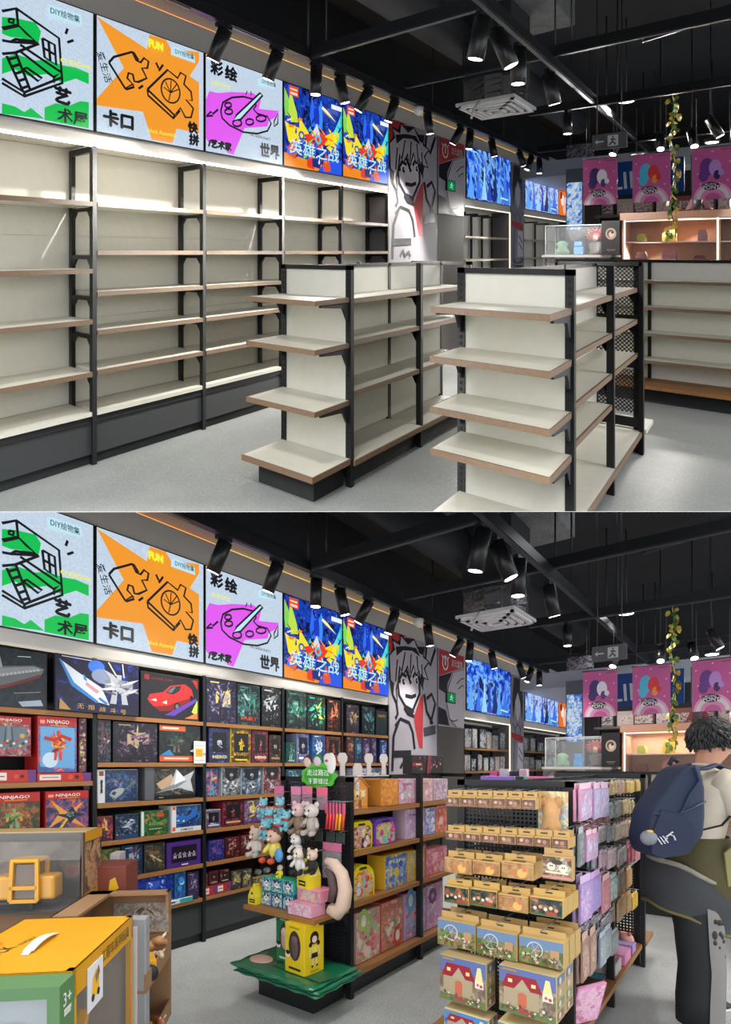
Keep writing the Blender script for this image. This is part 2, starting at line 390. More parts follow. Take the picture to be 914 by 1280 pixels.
def ceiling_kit():
    Z = 3.15
    t = thing('lighting_track', 'long black lighting track along the shelving wall ' + WHERE[ROOM], 'track', (-3.03, 1.2, Z))
    MB().box(-.03, .03, 0, 8.3, -.05, .03).build('channel', M(BLK, .4, .3), t)
    for k in range(9):
        MB().box(-.012, .012, .35 + k * .9, .95 + k * .9, -.056, -.05).build('power_strip', M('5C5F63', .4, .5), t)
    for y in (.6, 2.1, 4.2, 6.3): MB().tube([(0, y, .03), (0, y, 1.15)], .008, 6).build('hanger_rod', M('2A2C2E', .5, .5), t)
    fixture_beam('ceiling_beam', 'long black lighting beam running above the islands', (-1.48, 1.9, Z + .02), (-1.48, 10.1, Z + .02), (.18, .36, .6, .9))
    fixture_beam('ceiling_beam', 'black cross beam nearest above the island shelving', (-2.98, 3.30, Z), (-1.51, 3.30, Z), (.1,))
    fixture_beam('ceiling_beam', 'middle black cross beam passing over the lighting beam', (-2.98, 4.73, Z + .1), (2.6, 4.73, Z + .1), (.3, .6))
    fixture_beam('ceiling_beam', 'black cross beam just before the hanging banners', (-2.2, 6.22, Z), (2.6, 6.22, Z), (.2, .5))
    fixture_beam('ceiling_beam', 'thin dark track far back over the glass cases', (-2.9, 8.6, Z), (1.6, 8.6, Z), (.2, .7))
    fixture_beam('ceiling_beam', 'slanting dark brace under the ceiling', (-.55, 4.9, 3.60), (1.5, 5.1, 4.0))
    fixture_beam('ceiling_beam', 'pale conduit slanting under the dark ceiling', (-.9, 5.6, 3.52), (1.5, 6.6, 4.15))
    MBt = [(-3.03, 2.43, -.5, -.15, 'first'), (-3.03, 2.94, -.45, -.1, 'second'), (-3.03, 3.40, -.05, 0, 'third'), (-3.03, 3.72, .1, .25, 'fourth'), (-3.03, 4.14, -.55, -.2, 'fifth'), (-3.03, 4.60, -.35, -.1, 'sixth'),
           (-3.03, 5.28, .05, .2, 'seventh'), (-3.03, 6.10, -.6, -.1, 'eighth'), (-3.03, 6.38, -.1, .0, 'ninth'), (-3.03, 7.07, .1, .25, 'tenth'), (-3.03, 8.14, .2, .4, 'eleventh'), (-3.03, 8.66, -.3, -.2, 'twelfth'), (-3.03, 9.06, .0, 0, 'thirteenth')]
    for x, y, ax, ay, o in MBt: spotlight(x, y, Z, ax, ay, 'black cylinder spotlight, %s along the wall track' % o, 2.1 if ROOM == 'upper' else 1.0)
    for x, y, ax, ay, o in ((-1.48, 3.30, -.25, .05, 'straight black spotlight, first on the lighting beam'), (-1.48, 3.56, .35, .25, 'outward tilted black spotlight on the lighting beam'),
                            (-1.48, 3.96, -.05, .05, 'third black spotlight along the lighting beam'), (-1.48, 4.68, .12, .3, 'black spotlight under the crossing of two beams')):
        spotlight(x, y, Z - .02, ax, ay, o, .6, L=.27, r=.058)
    spotlight(-1.76, 6.22, Z, 0, 0, 'small black spotlight on the beam before the banners', .8)
    for x, y, ax, ay, o in ((-1.52, 7.6, -.2, -.5, 'behind the first banner'), (-1.02, 7.6, .1, -.6, 'between first and second banner'), (-.68, 7.6, .2, -.5, 'above the second banner'), (-.45, 7.0, .5, .1, 'beside the hanging vine'), (-.24, 7.6, 0, -.4, 'above the third banner')):
        spotlight(x, y, 3.06, ax, ay, 'black spotlight ' + o, .5)
        MB().tube([(0, 0, -.05), (0, 0, 1.2)], .007, 6).build('drop_rod', M('2A2C2E', .5, .5), (UPPER if ROOM == 'upper' else LOWER)[-2])
    for x, y, z, o in ((-1.32, 9.3, 3.02, 'above the first banner'), (-.58, 9.3, 3.10, 'beside the vine'), (-1.3, 7.0, 3.30, 'before the conduit'), (.35, 8.4, 3.22, 'at the far corner')):
        t = thing('downlight', 'small round glowing downlight ' + o + ' ' + WHERE[ROOM], 'downlight', (x, y, z))
        MB().tube([(0, 0, 0), (0, 0, .05)], .10, 18).build('rim', M('3A3C3E', .4), t)
        MB().tube([(0, 0, -.006), (0, 0, 0)], .082, 18).build('lens', M('FFFBF2', .3, emit=8), t)
        MB().tube([(0, 0, .05), (0, 0, 4.3 - z)], .008, 6).build('drop_rod', M('2A2C2E', .5), t)
        lamp('SPOT', 'downlight_lamp', (x, y, z - .03), SPOT_W[ROOM] * 2.2, (1, .95, .88), size=.08, angle=140, rot=(0, 0, 0))
    # air duct with a foil collar and a square diffuser
    t = thing('air_duct', 'square ceiling diffuser under a foil wrapped duct ' + WHERE[ROOM], 'duct', (-2.2, 5.25, 2.98))
    MB().box(-.26, .26, -.26, .26, .26, 1.32).build('duct_box', M('2C2E31', .8), t)
    foil = MB(); rr = random.Random(4)
    for j in range(4):
        for i in range(12):
            a0 = i * PI / 6
            foil.bar((.27 * math.cos(a0) * 1.1, .27 * math.sin(a0) * 1.1, .05 + j * .06), (.27 * math.cos(a0 + .55) * 1.1, .27 * math.sin(a0 + .55) * 1.1, .07 + j * .06 + rr.uniform(-.03, .03)), .03, .06)
    foil.box(-.25, .25, -.25, .25, .03, .27)
    stuff(foil.build('foil_collar', M('A9ABAE', .22, .85, .2, 30, bump=.6), t))
    MB().box(-.31, .31, -.31, .31, .0, .03).build('flange', M('C8C9CA', .45), t)
    for k in range(4):
        e = .29 - k * .065; z0 = -.004 - k * .006
        m = MB()
        for (x0, x1, y0, y1) in ((-e, e, -e, -e + .03), (-e, e, e - .03, e), (-e, -e + .03, -e, e), (e - .03, e, -e, e)): m.box(x0, x1, y0, y1, z0 - .018, z0 + .006)
        m.build('louver', M('DADBDC', .45), t)
    MB().tube([(-.05, -.3, .02), (-.09, -.34, -.06), (-.11, -.36, -.16)], .012, 6).build('loose_tie', M('B8B6B0', .6), t)
    # round pale detector dome
    t = thing('ceiling_sensor', 'small pale round sensor hanging at the wall track ' + WHERE[ROOM], 'sensor', (-3.03, 5.08, 3.13))
    MB().loft([(0, 0, -.13, .015, .015), (0, 0, -.10, .05, .05), (0, 0, -.04, .06, .06), (0, 0, -.03, .02, .02), (0, 0, .0, .015, .015)]).build('dome', M('D7D3CB', .4), t)

def exit_signs():
    t = thing('exit_sign', 'grey hanging exit sign with an arrow and running figure ' + WHERE[ROOM], 'sign', (-1.285, 6.05, 2.66))
    MB().box(-.17, .17, -.015, .015, -.075, .085).build('case', M('55565A', .5), t)
    a = Art(2.2); W = 'B9BBBD'
    a.S(W, .1, (.1, .5), (.34, .5)); a.P(W, (.06, .5), (.15, .68), (.15, .32)); a.B(W, .46, .12, .78, .88); K = '3C3D40'
    a.C(K, .62, .76, .028); a.S(K, .09, (.55, .6), (.64, .62), (.70, .52)); a.S(K, .1, (.62, .62), (.60, .42), (.68, .30), (.68, .18)); a.S(K, .1, (.60, .42), (.54, .28), (.5, .22))
    a.build('pictogram', t, (-.16, -.0155, -.07), (.32, 0, 0), (0, 0, .15), (0, -1, 0), ink)
    for x in (-.12, .12): MB().tube([(x, 0, .085), (x, 0, 1.6)], .006, 6).build('hanger_rod', M('2A2C2E', .5), t)
    t = thing('exit_sign', 'small green glowing exit sign on the mural pier ' + WHERE[ROOM], 'sign', (FASX + .006, 7.27, 2.50))
    MB().box(0, .03, -.13, .15, -.08, .08).build('case', M('20322A', .5), t)
    a = Art(1.8); a.B('0F6B41', 0, 0, 1, 1); a.C('7DF0B4', .52, .78, .05); a.S('7DF0B4', .1, (.3, .55), (.52, .62), (.7, .5)); a.S('7DF0B4', .11, (.52, .62), (.45, .4), (.62, .26), (.62, .1)); a.S('7DF0B4', .1, (.45, .4), (.28, .22))
    a.build('pictogram', t, (.031, -.12, -.07), (0, .26, 0), (0, 0, .14), (1, 0, 0), glow)

# ---------------------------------------------------------------- lit screens over the shelves
GREEN, INK, PALE, ORANGE, MAGENTA = '14BE52', '16181C', 'BFE6F2', 'F29A2E', 'E25CF0'
SKYB = 'C9DBEE'; YEL = 'F2F23C'
def screen(y0, y1, z0, z1, label, bgcol):
    t = thing('display_screen', label + ' ' + WHERE[ROOM], 'screen', (FASX, y0, z0))
    MB().box(.0, .02, 0, y1 - y0, 0, z1 - z0).build('bezel', M('14161A', .3), t)
    g = .008
    MB().add([(.021, g, g), (.021, y1 - y0 - g, g), (.021, y1 - y0 - g, z1 - z0 - g), (.021, g, z1 - z0 - g)], [(0, 1, 2, 3)]).build('backlit_sheet', bgcol, t)
    return t, ((.0215, g, g), (0, y1 - y0 - 2 * g, 0), (0, 0, z1 - z0 - 2 * g), (1, 0, 0))
def paper(): return art('BCD2E8', 'C9DBEE', 'D5E4F2', scale=40, emit=.92, warp=0, focus=0)
def screens():
    Zb, Zt = 2.347, 3.184
    t, fr = screen(BAY0, BAY0 + .915, Zb, Zt, 'lit screen with a line-drawn loft house on green', paper())
    a = Art(1.09)
    a.P(GREEN, (0.374, 0.729), (0.456, 0.753), (0.586, 0.767), (0.623, 0.71), (0.608, 0.615), (0.541, 0.584), (0.498, 0.613), (0.428, 0.596), (0.374, 0.603))
    a.P(GREEN, (0.374, 0.417), (0.456, 0.478), (0.586, 0.467), (0.66, 0.499), (0.77, 0.487), (0.868, 0.498), (0.966, 0.48), (0.966, 0.385), (0.868, 0.405), (0.77, 0.341), (0.66, 0.382), (0.541, 0.331), (0.456, 0.357), (0.374, 0.299))
    a.P(GREEN, (0.374, 0.08), (0.456, 0.074), (0.513, 0.044), (0.556, 0.088), (0.646, 0.02), (0.374, -0.001))
    a.P(GREEN, (0.646, 0.11), (0.722, 0.164), (0.819, 0.168), (0.902, 0.226), (0.966, 0.233), (0.966, 0.01), (0.819, 0.011), (0.646, 0.012))
    a.S(INK, .021, (0.374, 0.772), (0.463, 0.828), (0.746, 0.699), (0.77, 0.341), (0.513, 0.166), (0.374, 0.232))
    a.S(INK, .021, (0.463, 0.828), (0.473, 0.707), (0.374, 0.645))
    a.S(INK, .021, (0.374, 0.265), (0.513, 0.197), (0.767, 0.386))
    a.S(INK, .021, (0.513, 0.197), (0.513, 0.166))
    a.S(INK, .021, (0.631, 0.658), (0.715, 0.634), (0.726, 0.474), (0.646, 0.513), (0.631, 0.658))
    a.S(INK, .021, (0.673, 0.645), (0.685, 0.495))
    a.S(INK, .021, (0.635, 0.585), (0.722, 0.554))
    a.S(INK, .021, (0.374, 0.552), (0.428, 0.559), (0.608, 0.607), (0.527, 0.657), (0.477, 0.7), (0.38, 0.639))
    a.S(INK, .021, (0.428, 0.559), (0.456, 0.589), (0.586, 0.616))
    a.S(INK, .021, (0.374, 0.45), (0.456, 0.486), (0.608, 0.607))
    a.S(INK, .021, (0.401, 0.443), (0.505, 0.198))
    a.S(INK, .021, (0.459, 0.481), (0.549, 0.227))
    a.S(INK, .021, (0.411, 0.419), (0.468, 0.456))
    a.S(INK, .021, (0.432, 0.37), (0.485, 0.406))
    a.S(INK, .021, (0.452, 0.323), (0.504, 0.356))
    a.S(INK, .021, (0.473, 0.272), (0.521, 0.305))
    a.S(INK, .021, (0.495, 0.223), (0.54, 0.253))
    a.S(INK, .021, (0.477, 0.51), (0.707, 0.369), (0.707, 0.324))
    a.S(INK, .021, (0.484, 0.556), (0.757, 0.425), (0.707, 0.369))
    a.S(INK, .021, (0.505, 0.372), (0.527, 0.391), (0.627, 0.337), (0.6, 0.308), (0.505, 0.372))
    a.S(INK, .021, (0.805, 0.798), (0.791, 0.748))
    a.S(INK, .021, (0.802, 0.682), (0.848, 0.717))
    a.S(INK, .021, (0.414, 0.728), (0.445, 0.735), (0.439, 0.704), (0.414, 0.703), (0.414, 0.728))
    a.P(PALE, (0.66, 0.925), (0.684, 0.944), (0.902, 0.95), (0.913, 0.871), (0.868, 0.858), (0.668, 0.841))
    a.clip(); a.build('picture', t, *fr, glow, .0003)
    a = Art(1.09); a.T(INK, '艺', .765, .235, .115, .13, -.1, bold=.007); a.T(INK, '术屋', .84, .075, .22, .115, bold=.003); a.T('1B3550', 'DIY绘物集', .785, .90, .21, .06); a.T(YEL, 'creative', .86, .53, .22, .05)
    a.build('lettering', t, (fr[0][0] + .012, fr[0][1], fr[0][2]), *fr[1:], glow, .0003)
    t, fr = screen(BAY0 + PITCH, BAY0 + PITCH + .915, Zb, Zt, 'lit screen with two puzzle pieces on an orange star', paper())
    a = Art(1.09)
    a.P(ORANGE, (-0.036, 0.986), (0.427, 0.847), (0.451, 0.992), (0.605, 1.014), (0.657, 0.925), (0.952, 0.993), (0.952, 0.897), (0.852, 0.72), (0.952, 0.681), (0.952, 0.167), (0.713, 0.165), (0.672, 0.016), (0.472, 0.012), (0.39, 0.256), (-0.033, 0.222), (-0.033, 0.28), (0.222, 0.609))
    a.S(INK, .021, (0.097, 0.62), (0.138, 0.682), (0.29, 0.775), (0.33, 0.713), (0.369, 0.705), (0.4, 0.756), (0.442, 0.737), (0.431, 0.671), (0.38, 0.656), (0.425, 0.576), (0.35, 0.52), (0.314, 0.514), (0.299, 0.575), (0.262, 0.577), (0.251, 0.527), (0.299, 0.485), (0.232, 0.431), (0.097, 0.62))
    a.S(INK, .021, (0.232, 0.431), (0.242, 0.423), (0.309, 0.462), (0.299, 0.485))
    a.S(INK, .021, (0.29, 0.775), (0.309, 0.774), (0.35, 0.719))
    a.S(INK, .021, (0.431, 0.473), (0.623, 0.712), (0.725, 0.662), (0.754, 0.725), (0.81, 0.708), (0.789, 0.62), (0.864, 0.566), (0.877, 0.479), (0.81, 0.474), (0.889, 0.404), (0.864, 0.308), (0.805, 0.295), (0.754, 0.376), (0.691, 0.292), (0.431, 0.473))
    a.S(INK, .021, (0.431, 0.473), (0.437, 0.419), (0.683, 0.257), (0.748, 0.349))
    a.S(INK, .021, (0.691, 0.292), (0.683, 0.257))
    a.S(INK, .021, (0.51, 0.749), (0.537, 0.699))
    a.S(INK, .021, (0.579, 0.749), (0.537, 0.677))
    a.S(INK, .021, (0.39, 0.498), (0.35, 0.458))
    a.S(INK, .011, (0.634, 0.419), (0.65, 0.499), (0.601, 0.594))
    a.S(INK, .011, (0.634, 0.419), (0.65, 0.499), (0.657, 0.62))
    a.S(INK, .011, (0.634, 0.419), (0.65, 0.499), (0.713, 0.599))
    a.S(INK, .011, (0.634, 0.419), (0.65, 0.499), (0.731, 0.553))
    a.S(INK, .011, (0.634, 0.419), (0.65, 0.499), (0.584, 0.535))
    a.P(PALE, (0.657, 0.939), (0.702, 0.961), (0.901, 0.938), (0.906, 0.865), (0.657, 0.87))
    a.O(INK, .016, .652, .517, .093, .115)
    a.clip(); a.build('picture', t, *fr, glow, .0003)
    a = Art(1.09); a.T(INK, '卡口', .17, .13, .25, .14, bold=.007); a.T(INK, '快', .875, .205, .10, .11, bold=.007); a.T(INK, '拼', .885, .085, .10, .11, bold=.007); a.T(YEL, 'FUN', .50, .905, .13, .07, bold=.007); a.T('1B3550', 'DIY绘物集', .785, .912, .20, .055)
    a.T(YEL, 'block Assembly', .56, .085, .27, .05); a.T(INK, '爱生活', .05, .56, .24, .07, -1.25)
    a.build('lettering', t, (fr[0][0] + .012, fr[0][1], fr[0][2]), *fr[1:], glow, .0003)
    t, fr = screen(BAY0 + 2 * PITCH, BAY0 + 2 * PITCH + .915, Zb, Zt, 'lit screen with a paint palette on magenta', paper())
    a = Art(1.09)
    a.P(MAGENTA, (-0.04, 0.534), (0.039, 0.627), (0.138, 0.632), (0.309, 0.689), (0.584, 0.749), (0.689, 0.701), (0.661, 0.588), (0.946, 0.631), (0.917, 0.557), (0.801, 0.481), (0.781, 0.412), (0.471, 0.332), (0.416, 0.213), (0.327, 0.011), (0.239, 0.027), (0.274, 0.124), (0.172, 0.092), (0.188, 0.14), (0.039, 0.084), (-0.04, 0.128))
    a.S(INK, .021, (0.172, 0.452), (0.198, 0.548), (0.309, 0.628), (0.452, 0.674), (0.596, 0.679), (0.623, 0.62), (0.588, 0.564), (0.642, 0.528), (0.781, 0.527), (0.834, 0.456), (0.781, 0.362), (0.642, 0.302), (0.452, 0.282), (0.274, 0.323), (0.188, 0.381), (0.172, 0.452))
    a.S(INK, .021, (0.302, 0.544), (0.292, 0.523), (0.267, 0.508), (0.239, 0.504), (0.221, 0.515), (0.221, 0.534), (0.239, 0.552), (0.268, 0.563), (0.293, 0.559), (0.302, 0.542))
    a.S(INK, .021, (0.316, 0.477), (0.305, 0.454), (0.275, 0.437), (0.243, 0.434), (0.222, 0.444), (0.222, 0.465), (0.244, 0.486), (0.277, 0.497), (0.305, 0.493), (0.316, 0.476))
    a.S(INK, .021, (0.431, 0.378), (0.417, 0.35), (0.383, 0.331), (0.344, 0.327), (0.319, 0.342), (0.319, 0.367), (0.345, 0.392), (0.384, 0.404), (0.417, 0.398), (0.431, 0.376))
    a.S(INK, .021, (0.588, 0.423), (0.575, 0.398), (0.543, 0.38), (0.508, 0.376), (0.485, 0.389), (0.485, 0.413), (0.509, 0.437), (0.544, 0.448), (0.576, 0.443), (0.588, 0.423))
    a.S(INK, .021, (0.761, 0.499), (0.743, 0.473), (0.701, 0.452), (0.654, 0.446), (0.623, 0.458), (0.623, 0.481), (0.655, 0.508), (0.703, 0.522), (0.744, 0.519), (0.761, 0.499))
    a.P(PALE, (0.673, 0.772), (0.713, 0.756), (0.416, 0.415), (0.327, 0.38), (0.362, 0.449))
    a.S(INK, .021, (0.673, 0.772), (0.713, 0.756), (0.416, 0.415), (0.327, 0.38), (0.362, 0.449), (0.673, 0.772))
    a.S(INK, .021, (-0.025, 0.357), (0.056, 0.416), (0.078, 0.398), (0.138, 0.459))
    a.S(INK, .021, (-0.025, 0.357), (0.078, 0.38))
    a.S(INK, .021, (0.875, 0.498), (0.934, 0.595), (0.926, 0.476), (0.875, 0.431), (0.875, 0.498))
    a.P(PALE, (0.642, 0.925), (0.72, 0.961), (0.892, 0.943), (0.905, 0.886), (0.65, 0.849))
    a.S(INK, .012, (.50, .75), (.48, .70)); a.S(INK, .012, (.55, .76), (.55, .71))
    a.clip(); a.build('picture', t, *fr, glow, .0003)
    a = Art(1.09); a.T(INK, '彩', .115, .885, .145, .15, bold=.007); a.T(INK, '绘', .285, .875, .145, .15, bold=.007); a.T(INK, '世界', .80, .125, .27, .16, bold=.007); a.T(INK, '/艺术家', .15, .085, .27, .085, bold=.007); a.T(INK, 'THE GREEN PARTY', .66, .265, .30, .028, -.03)
    a.T('1B3550', 'DIY绘物集', .785, .91, .20, .055); a.T(YEL, 'painting', .16, .72, .22, .06)
    a.build('lettering', t, (fr[0][0] + .012, fr[0][1], fr[0][2]), *fr[1:], glow, .0003)
    for k, nm in ((3, 'lit screen of bursting shards beside the palette screen'), (4, 'lit screen of bursting blue and yellow shards beside the mural')):
        t, fr = screen(BAY0 + k * PITCH, BAY0 + k * PITCH + .915, Zb, Zt, nm, art('0B1550', '14298C', '1B4FD0', '0A1240', scale=7, emit=.95))
        a = Art(1.09); r = random.Random(5)
        a.P('F08A1E', (0, 0), (1, 0), (1, .05), (0, .16)); a.P('2458E8', (.55, 0), (1, 0), (1, .2), (.7, .16))
        for (c, x, y, s, an, ln) in (('7FD65A', .08, .62, .07, 1.9, .34), ('BEE24A', .16, .55, .06, 1.75, .4), ('35C8C0', .95, .45, .08, 1.4, .42), ('54E0D8', .86, .38, .06, 1.3, .4), ('F4E22C', .22, .30, .09, 2.3, .32), ('F4E22C', .36, .36, .07, 2.0, .30), ('F4E22C', .76, .30, .08, 1.0, .36), ('FFD21E', .68, .36, .06, .9, .26),
                                     ('F4E22C', .30, .42, .05, 2.7, .2), ('2E6CF5', .50, .56, .06, 1.72, .38), ('3F8CFF', .56, .56, .06, 1.42, .38), ('1A3CC0', .53, .60, .045, 1.57, .42), ('E63A2A', .52, .38, .10, .3, .22), ('E63A2A', .50, .36, .10, 2.8, .20), ('D9DCE8', .53, .45, .05, 1.57, .16), ('E2552A', .10, .12, .07, 1.2, .26), ('E23A1E', .42, .02, .06, 1.4, .22), ('E2552A', .72, .02, .06, 1.7, .24), ('1B2C78', .52, .04, .07, 1.5, .3), ('FFF0A0', .62, .84, .02, -.5, .3)):
            dx, dy = math.cos(an), math.sin(an); a.P(c, (x - dy * s, y + dx * s), (x + dx * ln * .35 - dy * s * 1.25, y + dy * ln * .35 + dx * s * 1.25), (x + dx * ln, y + dy * ln), (x + dx * ln * .3 + dy * s, y + dy * ln * .3 - dx * s), (x + dy * s, y - dx * s))
        for i in range(46):
            an = r.uniform(0, 3.1); ln = r.uniform(.05, .14); s = r.uniform(.008, .022); x, y = r.uniform(.05, .95), r.uniform(.1, .62); dx, dy = math.cos(an), math.sin(an)
            a.P(r.choice(('F4E22C', '35C8C0', '2E6CF5', 'E8F0FF', '0E1C60', 'F08A1E', '7FD65A', '16308A')), (x - dy * s, y + dx * s), (x + dx * ln, y + dy * ln), (x + dy * s, y - dx * s), (x - dx * ln * .3, y - dy * ln * .3))
        a.C('49C8F0', .53, .40, .055); a.C('E84A30', .53, .40, .03); a.C('1F50C8', .25, .40, .05); a.C('F4E22C', .25, .40, .028)
        for i in range(26): a.C('E8F0FF', r.random(), .55 + .45 * r.random(), .004)
        a.B('E2502A', .04, .85, .19, .97); a.S('FFD9C0', .02, (.06, .93), (.17, .93)); a.S('FFD9C0', .03, (.06, .88), (.17, .88)); a.S('E8F4FF', .06, (.76, .88), (.96, .88))
        a.clip(); a.build('picture', t, *fr, glow, .0003)
        a = Art(1.09); a.T('2A6AD8', '英雄之战', .51, .235, .86, .19, 0, .1); a.T('C8F2FF', '英雄之战', .50, .245, .86, .18, 0, .1)
        a.build('lettering', t, (fr[0][0] + .012, fr[0][1], fr[0][2]), *fr[1:], glow, .0003)
    def blue(y0, y1, nm, cols, sc_):
        t, fr = screen(y0, y1, 2.358, 3.215, nm, art(*cols, scale=sc_, emit=1.0, warp=1.2, focus=.2))
        a = Art((y1 - y0) / .857); r = random.Random(9)
        for i in range(7):
            x = .08 + i * .13 + r.uniform(-.03, .03); w = r.uniform(.04, .075); h = r.uniform(.55, .82)
            c = ('5FA8F5', '3A74E8', '9CD4FF', '2A4CC0', '1E2E6A')[i % 5]
            a.P(c, (x - w * 1.4, .02), (x - w * .5, h * .5), (x - w * .3, h * .82), (x + w * .3, h * .82), (x + w * .5, h * .5), (x + w * 1.4, .02)); a.C(c, x, h * .9, w * .42, .06)
        a.S('CFF2A0', .03, (.74, .13), (.93, .11)); a.S('8FD0FF', .03, (.06, .92), (.2, .92))
        a.clip(); a.build('picture', t, *fr, glow, .0003)
    blue(7.83, 9.69, 'lit blue screen of robed silhouettes past the pier', ('08104A', '1230A8', '2A6BF0', '8CC8FF', '0A1A60'), 3)
    blue(10.46, 12.63, 'pale blue lit screen beyond the second mural', ('1A2A80', '3A5CD0', '88B8F0', 'D8E4FA', '4A3A90'), 4)
    t, fr = screen(12.65, 13.66, 2.358, 3.215, 'orange poster with blots at the wall end', M('F0762A', .4, emit=.9))
    a = Art(1.17); a.S('FBE9DC', .09, (.2, .85), (.8, .85)); a.S('3A2A50', .05, (.24, .85), (.76, .85))
    for x, y, r_, c in ((.3, .42, .13, 'F3E3DA'), (.62, .42, .14, 'F7EDE6'), (.18, .55, .09, '4A2A2A'), (.82, .6, .08, '7A3A3A'), (.46, .2, .14, 'E8B8A8'), (.75, .25, .09, '5A3040')): a.C(c, x, y, r_)
    a.build('picture', t, *fr, glow, .0003)

def murals():
    def sheet(y0, y1, z0, z1, label, col):
        t = thing('mural_panel', label + ' ' + WHERE[ROOM], 'mural', (FASX - .004, y0, z0))
        MB().box(0, .012, 0, y1 - y0, 0, z1 - z0).build('board', M(col, .6, var=.08, scale=5), t)
        return t, ((.0125, 0, 0), (0, y1 - y0, 0), (0, 0, z1 - z0), (1, 0, 0))
    RED, INKM, GREYL, GREYD, SKIN, WHITE = 'B23A40', '24222A', 'AAA6AD', '4A4850', 'BEB8BF', 'D2CDD3'
    t, fr = sheet(5.62, 6.88, 0, 3.2, 'tall grey mural of a spiky haired youth in ink', 'A29EA6')
    a = Art(.394)
    a.P(RED, (-0.009, 0.999), (0.326, 1), (0.123, 0.939), (-0.009, 0.908))
    a.P(RED, (0.689, 0.774), (0.675, 0.534), (0.594, 0.539), (0.49, 0.649), (0.49, 0.67), (0.621, 0.755))
    a.P(INKM, (0.123, 0.957), (0.314, 0.991), (0.49, 0.999), (0.568, 0.967), (0.339, 0.957), (0.194, 0.926), (0.077, 0.883), (0.123, 0.932))
    a.P(GREYL, (0.032, 0.876), (0.123, 0.907), (0.314, 0.945), (0.49, 0.957), (0.621, 0.927), (0.757, 0.854), (0.648, 0.805), (0.594, 0.856), (0.439, 0.885), (0.363, 0.854), (0.241, 0.858), (0.17, 0.818), (0.147, 0.762), (0.032, 0.786))
    a.P(SKIN, (0.158, 0.818), (0.241, 0.848), (0.363, 0.844), (0.49, 0.877), (0.594, 0.845), (0.608, 0.771), (0.464, 0.696), (0.314, 0.707), (0.194, 0.748))
    a.S(INKM, .016, (0.032, 0.811), (0.123, 0.751), (0.17, 0.671), (0.123, 0.65))
    a.S(INKM, .016, (0.158, 0.818), (0.194, 0.748), (0.314, 0.707), (0.464, 0.696), (0.608, 0.771), (0.594, 0.845))
    a.S(INKM, .016, (0.194, 0.799), (0.241, 0.837), (0.339, 0.832))
    a.S(INKM, .016, (0.464, 0.833), (0.516, 0.86), (0.608, 0.824))
    a.S(INKM, .016, (0.326, 0.862), (0.426, 0.805))
    a.S(INKM, .016, (0.123, 0.907), (0.339, 0.952), (0.568, 0.962), (0.702, 0.9))
    a.S(INKM, .016, (0.363, 0.932), (0.568, 0.973))
    a.S(INKM, .016, (0.314, 0.751), (0.439, 0.75), (0.529, 0.762))
    a.S(INKM, .016, (0.123, 0.62), (0.217, 0.652), (0.388, 0.641), (0.464, 0.601), (0.503, 0.532))
    a.S(INKM, .016, (0.066, 0.439), (0.089, 0.579), (0.194, 0.647))
    a.S(INKM, .016, (0.29, 0.701), (0.363, 0.677), (0.49, 0.67))
    a.S(INKM, .016, (0.757, 0.755), (0.87, 0.781), (0.957, 0.74), (0.841, 0.647))
    a.S(INKM, .016, (0.702, 0.774), (0.757, 0.7), (0.898, 0.648))
    a.S(INKM, .016, (0.757, 0.991), (0.73, 0.929), (0.841, 0.908), (0.957, 0.988))
    a.S(INKM, .016, (1.016, 0.998), (1.016, 0.514))
    a.S(INKM, .016, (0.077, 0.514), (0.426, 0.519))
    a.S(INKM, .016, (0.077, 0.501), (0.426, 0.506))
    a.S(INKM, .016, (0.217, 0.453), (0.265, 0.474), (0.302, 0.453), (0.376, 0.469), (0.413, 0.448))
    a.P(INKM, (0.302, 0.706), (0.49, 0.692), (0.439, 0.669), (0.339, 0.676))
    a.P(WHITE, (0.213, 0.815), (0.278, 0.829), (0.319, 0.805), (0.253, 0.789))
    a.P(WHITE, (0.477, 0.834), (0.548, 0.846), (0.582, 0.818), (0.503, 0.806))
    a.P(INKM, (0.621, 0.858), (0.681, 0.839), (0.648, 0.821), (0.594, 0.834))
    a.P(INKM, (0.021, 0.801), (0.089, 0.779), (0.123, 0.71), (0.054, 0.747))
    a.P(GREYD, (0.689, 0.627), (0.957, 0.644), (0.957, 0.604), (0.702, 0.589))
    hair = [(.02, .80), (.0, .90), (.10, .93), (.06, .965), (.20, .955), (.22, .995), (.36, .97), (.48, .998), (.56, .965), (.70, .975), (.68, .935), (.80, .92), (.70, .885), (.78, .84), (.66, .845), (.67, .79), (.60, .83), (.585, .87), (.52, .845), (.47, .885), (.40, .83), (.35, .875), (.27, .835), (.20, .865), (.17, .80), (.13, .77), (.15, .72), (.07, .745), (.08, .79)]
    a.P(GREYL, *hair); a.S(INKM, .012, *hair, closed=True); a.P(INKM, (.12, .94), (.30, .955), (.52, .962), (.62, .93), (.44, .945), (.26, .935), (.14, .905))
    for q in (((.30, .93), (.24, .85)), ((.42, .93), (.40, .85)), ((.54, .93), (.56, .87)), ((.15, .89), (.12, .80)), ((.64, .90), (.66, .84))): a.S(INKM, .008, *q)
    a.P(INKM, (.55, .97), (.70, .975), (.66, .94), (.58, .945)); a.P(INKM, (.62, .86), (.70, .84), (.66, .80), (.60, .82))
    a.C(INKM, .27, .806, .026, .013); a.C(INKM, .535, .823, .024, .012); a.C(WHITE, .28, .809, .008, .004); a.C(WHITE, .545, .826, .008, .004)
    a.clip(); a.build('picture', t, *fr, ink, .0003)
    t, fr = sheet(6.92, 7.76, 2.06, 3.2, 'grey mural of half an inked face under a red band', '9A969E')
    a = Art(.737)
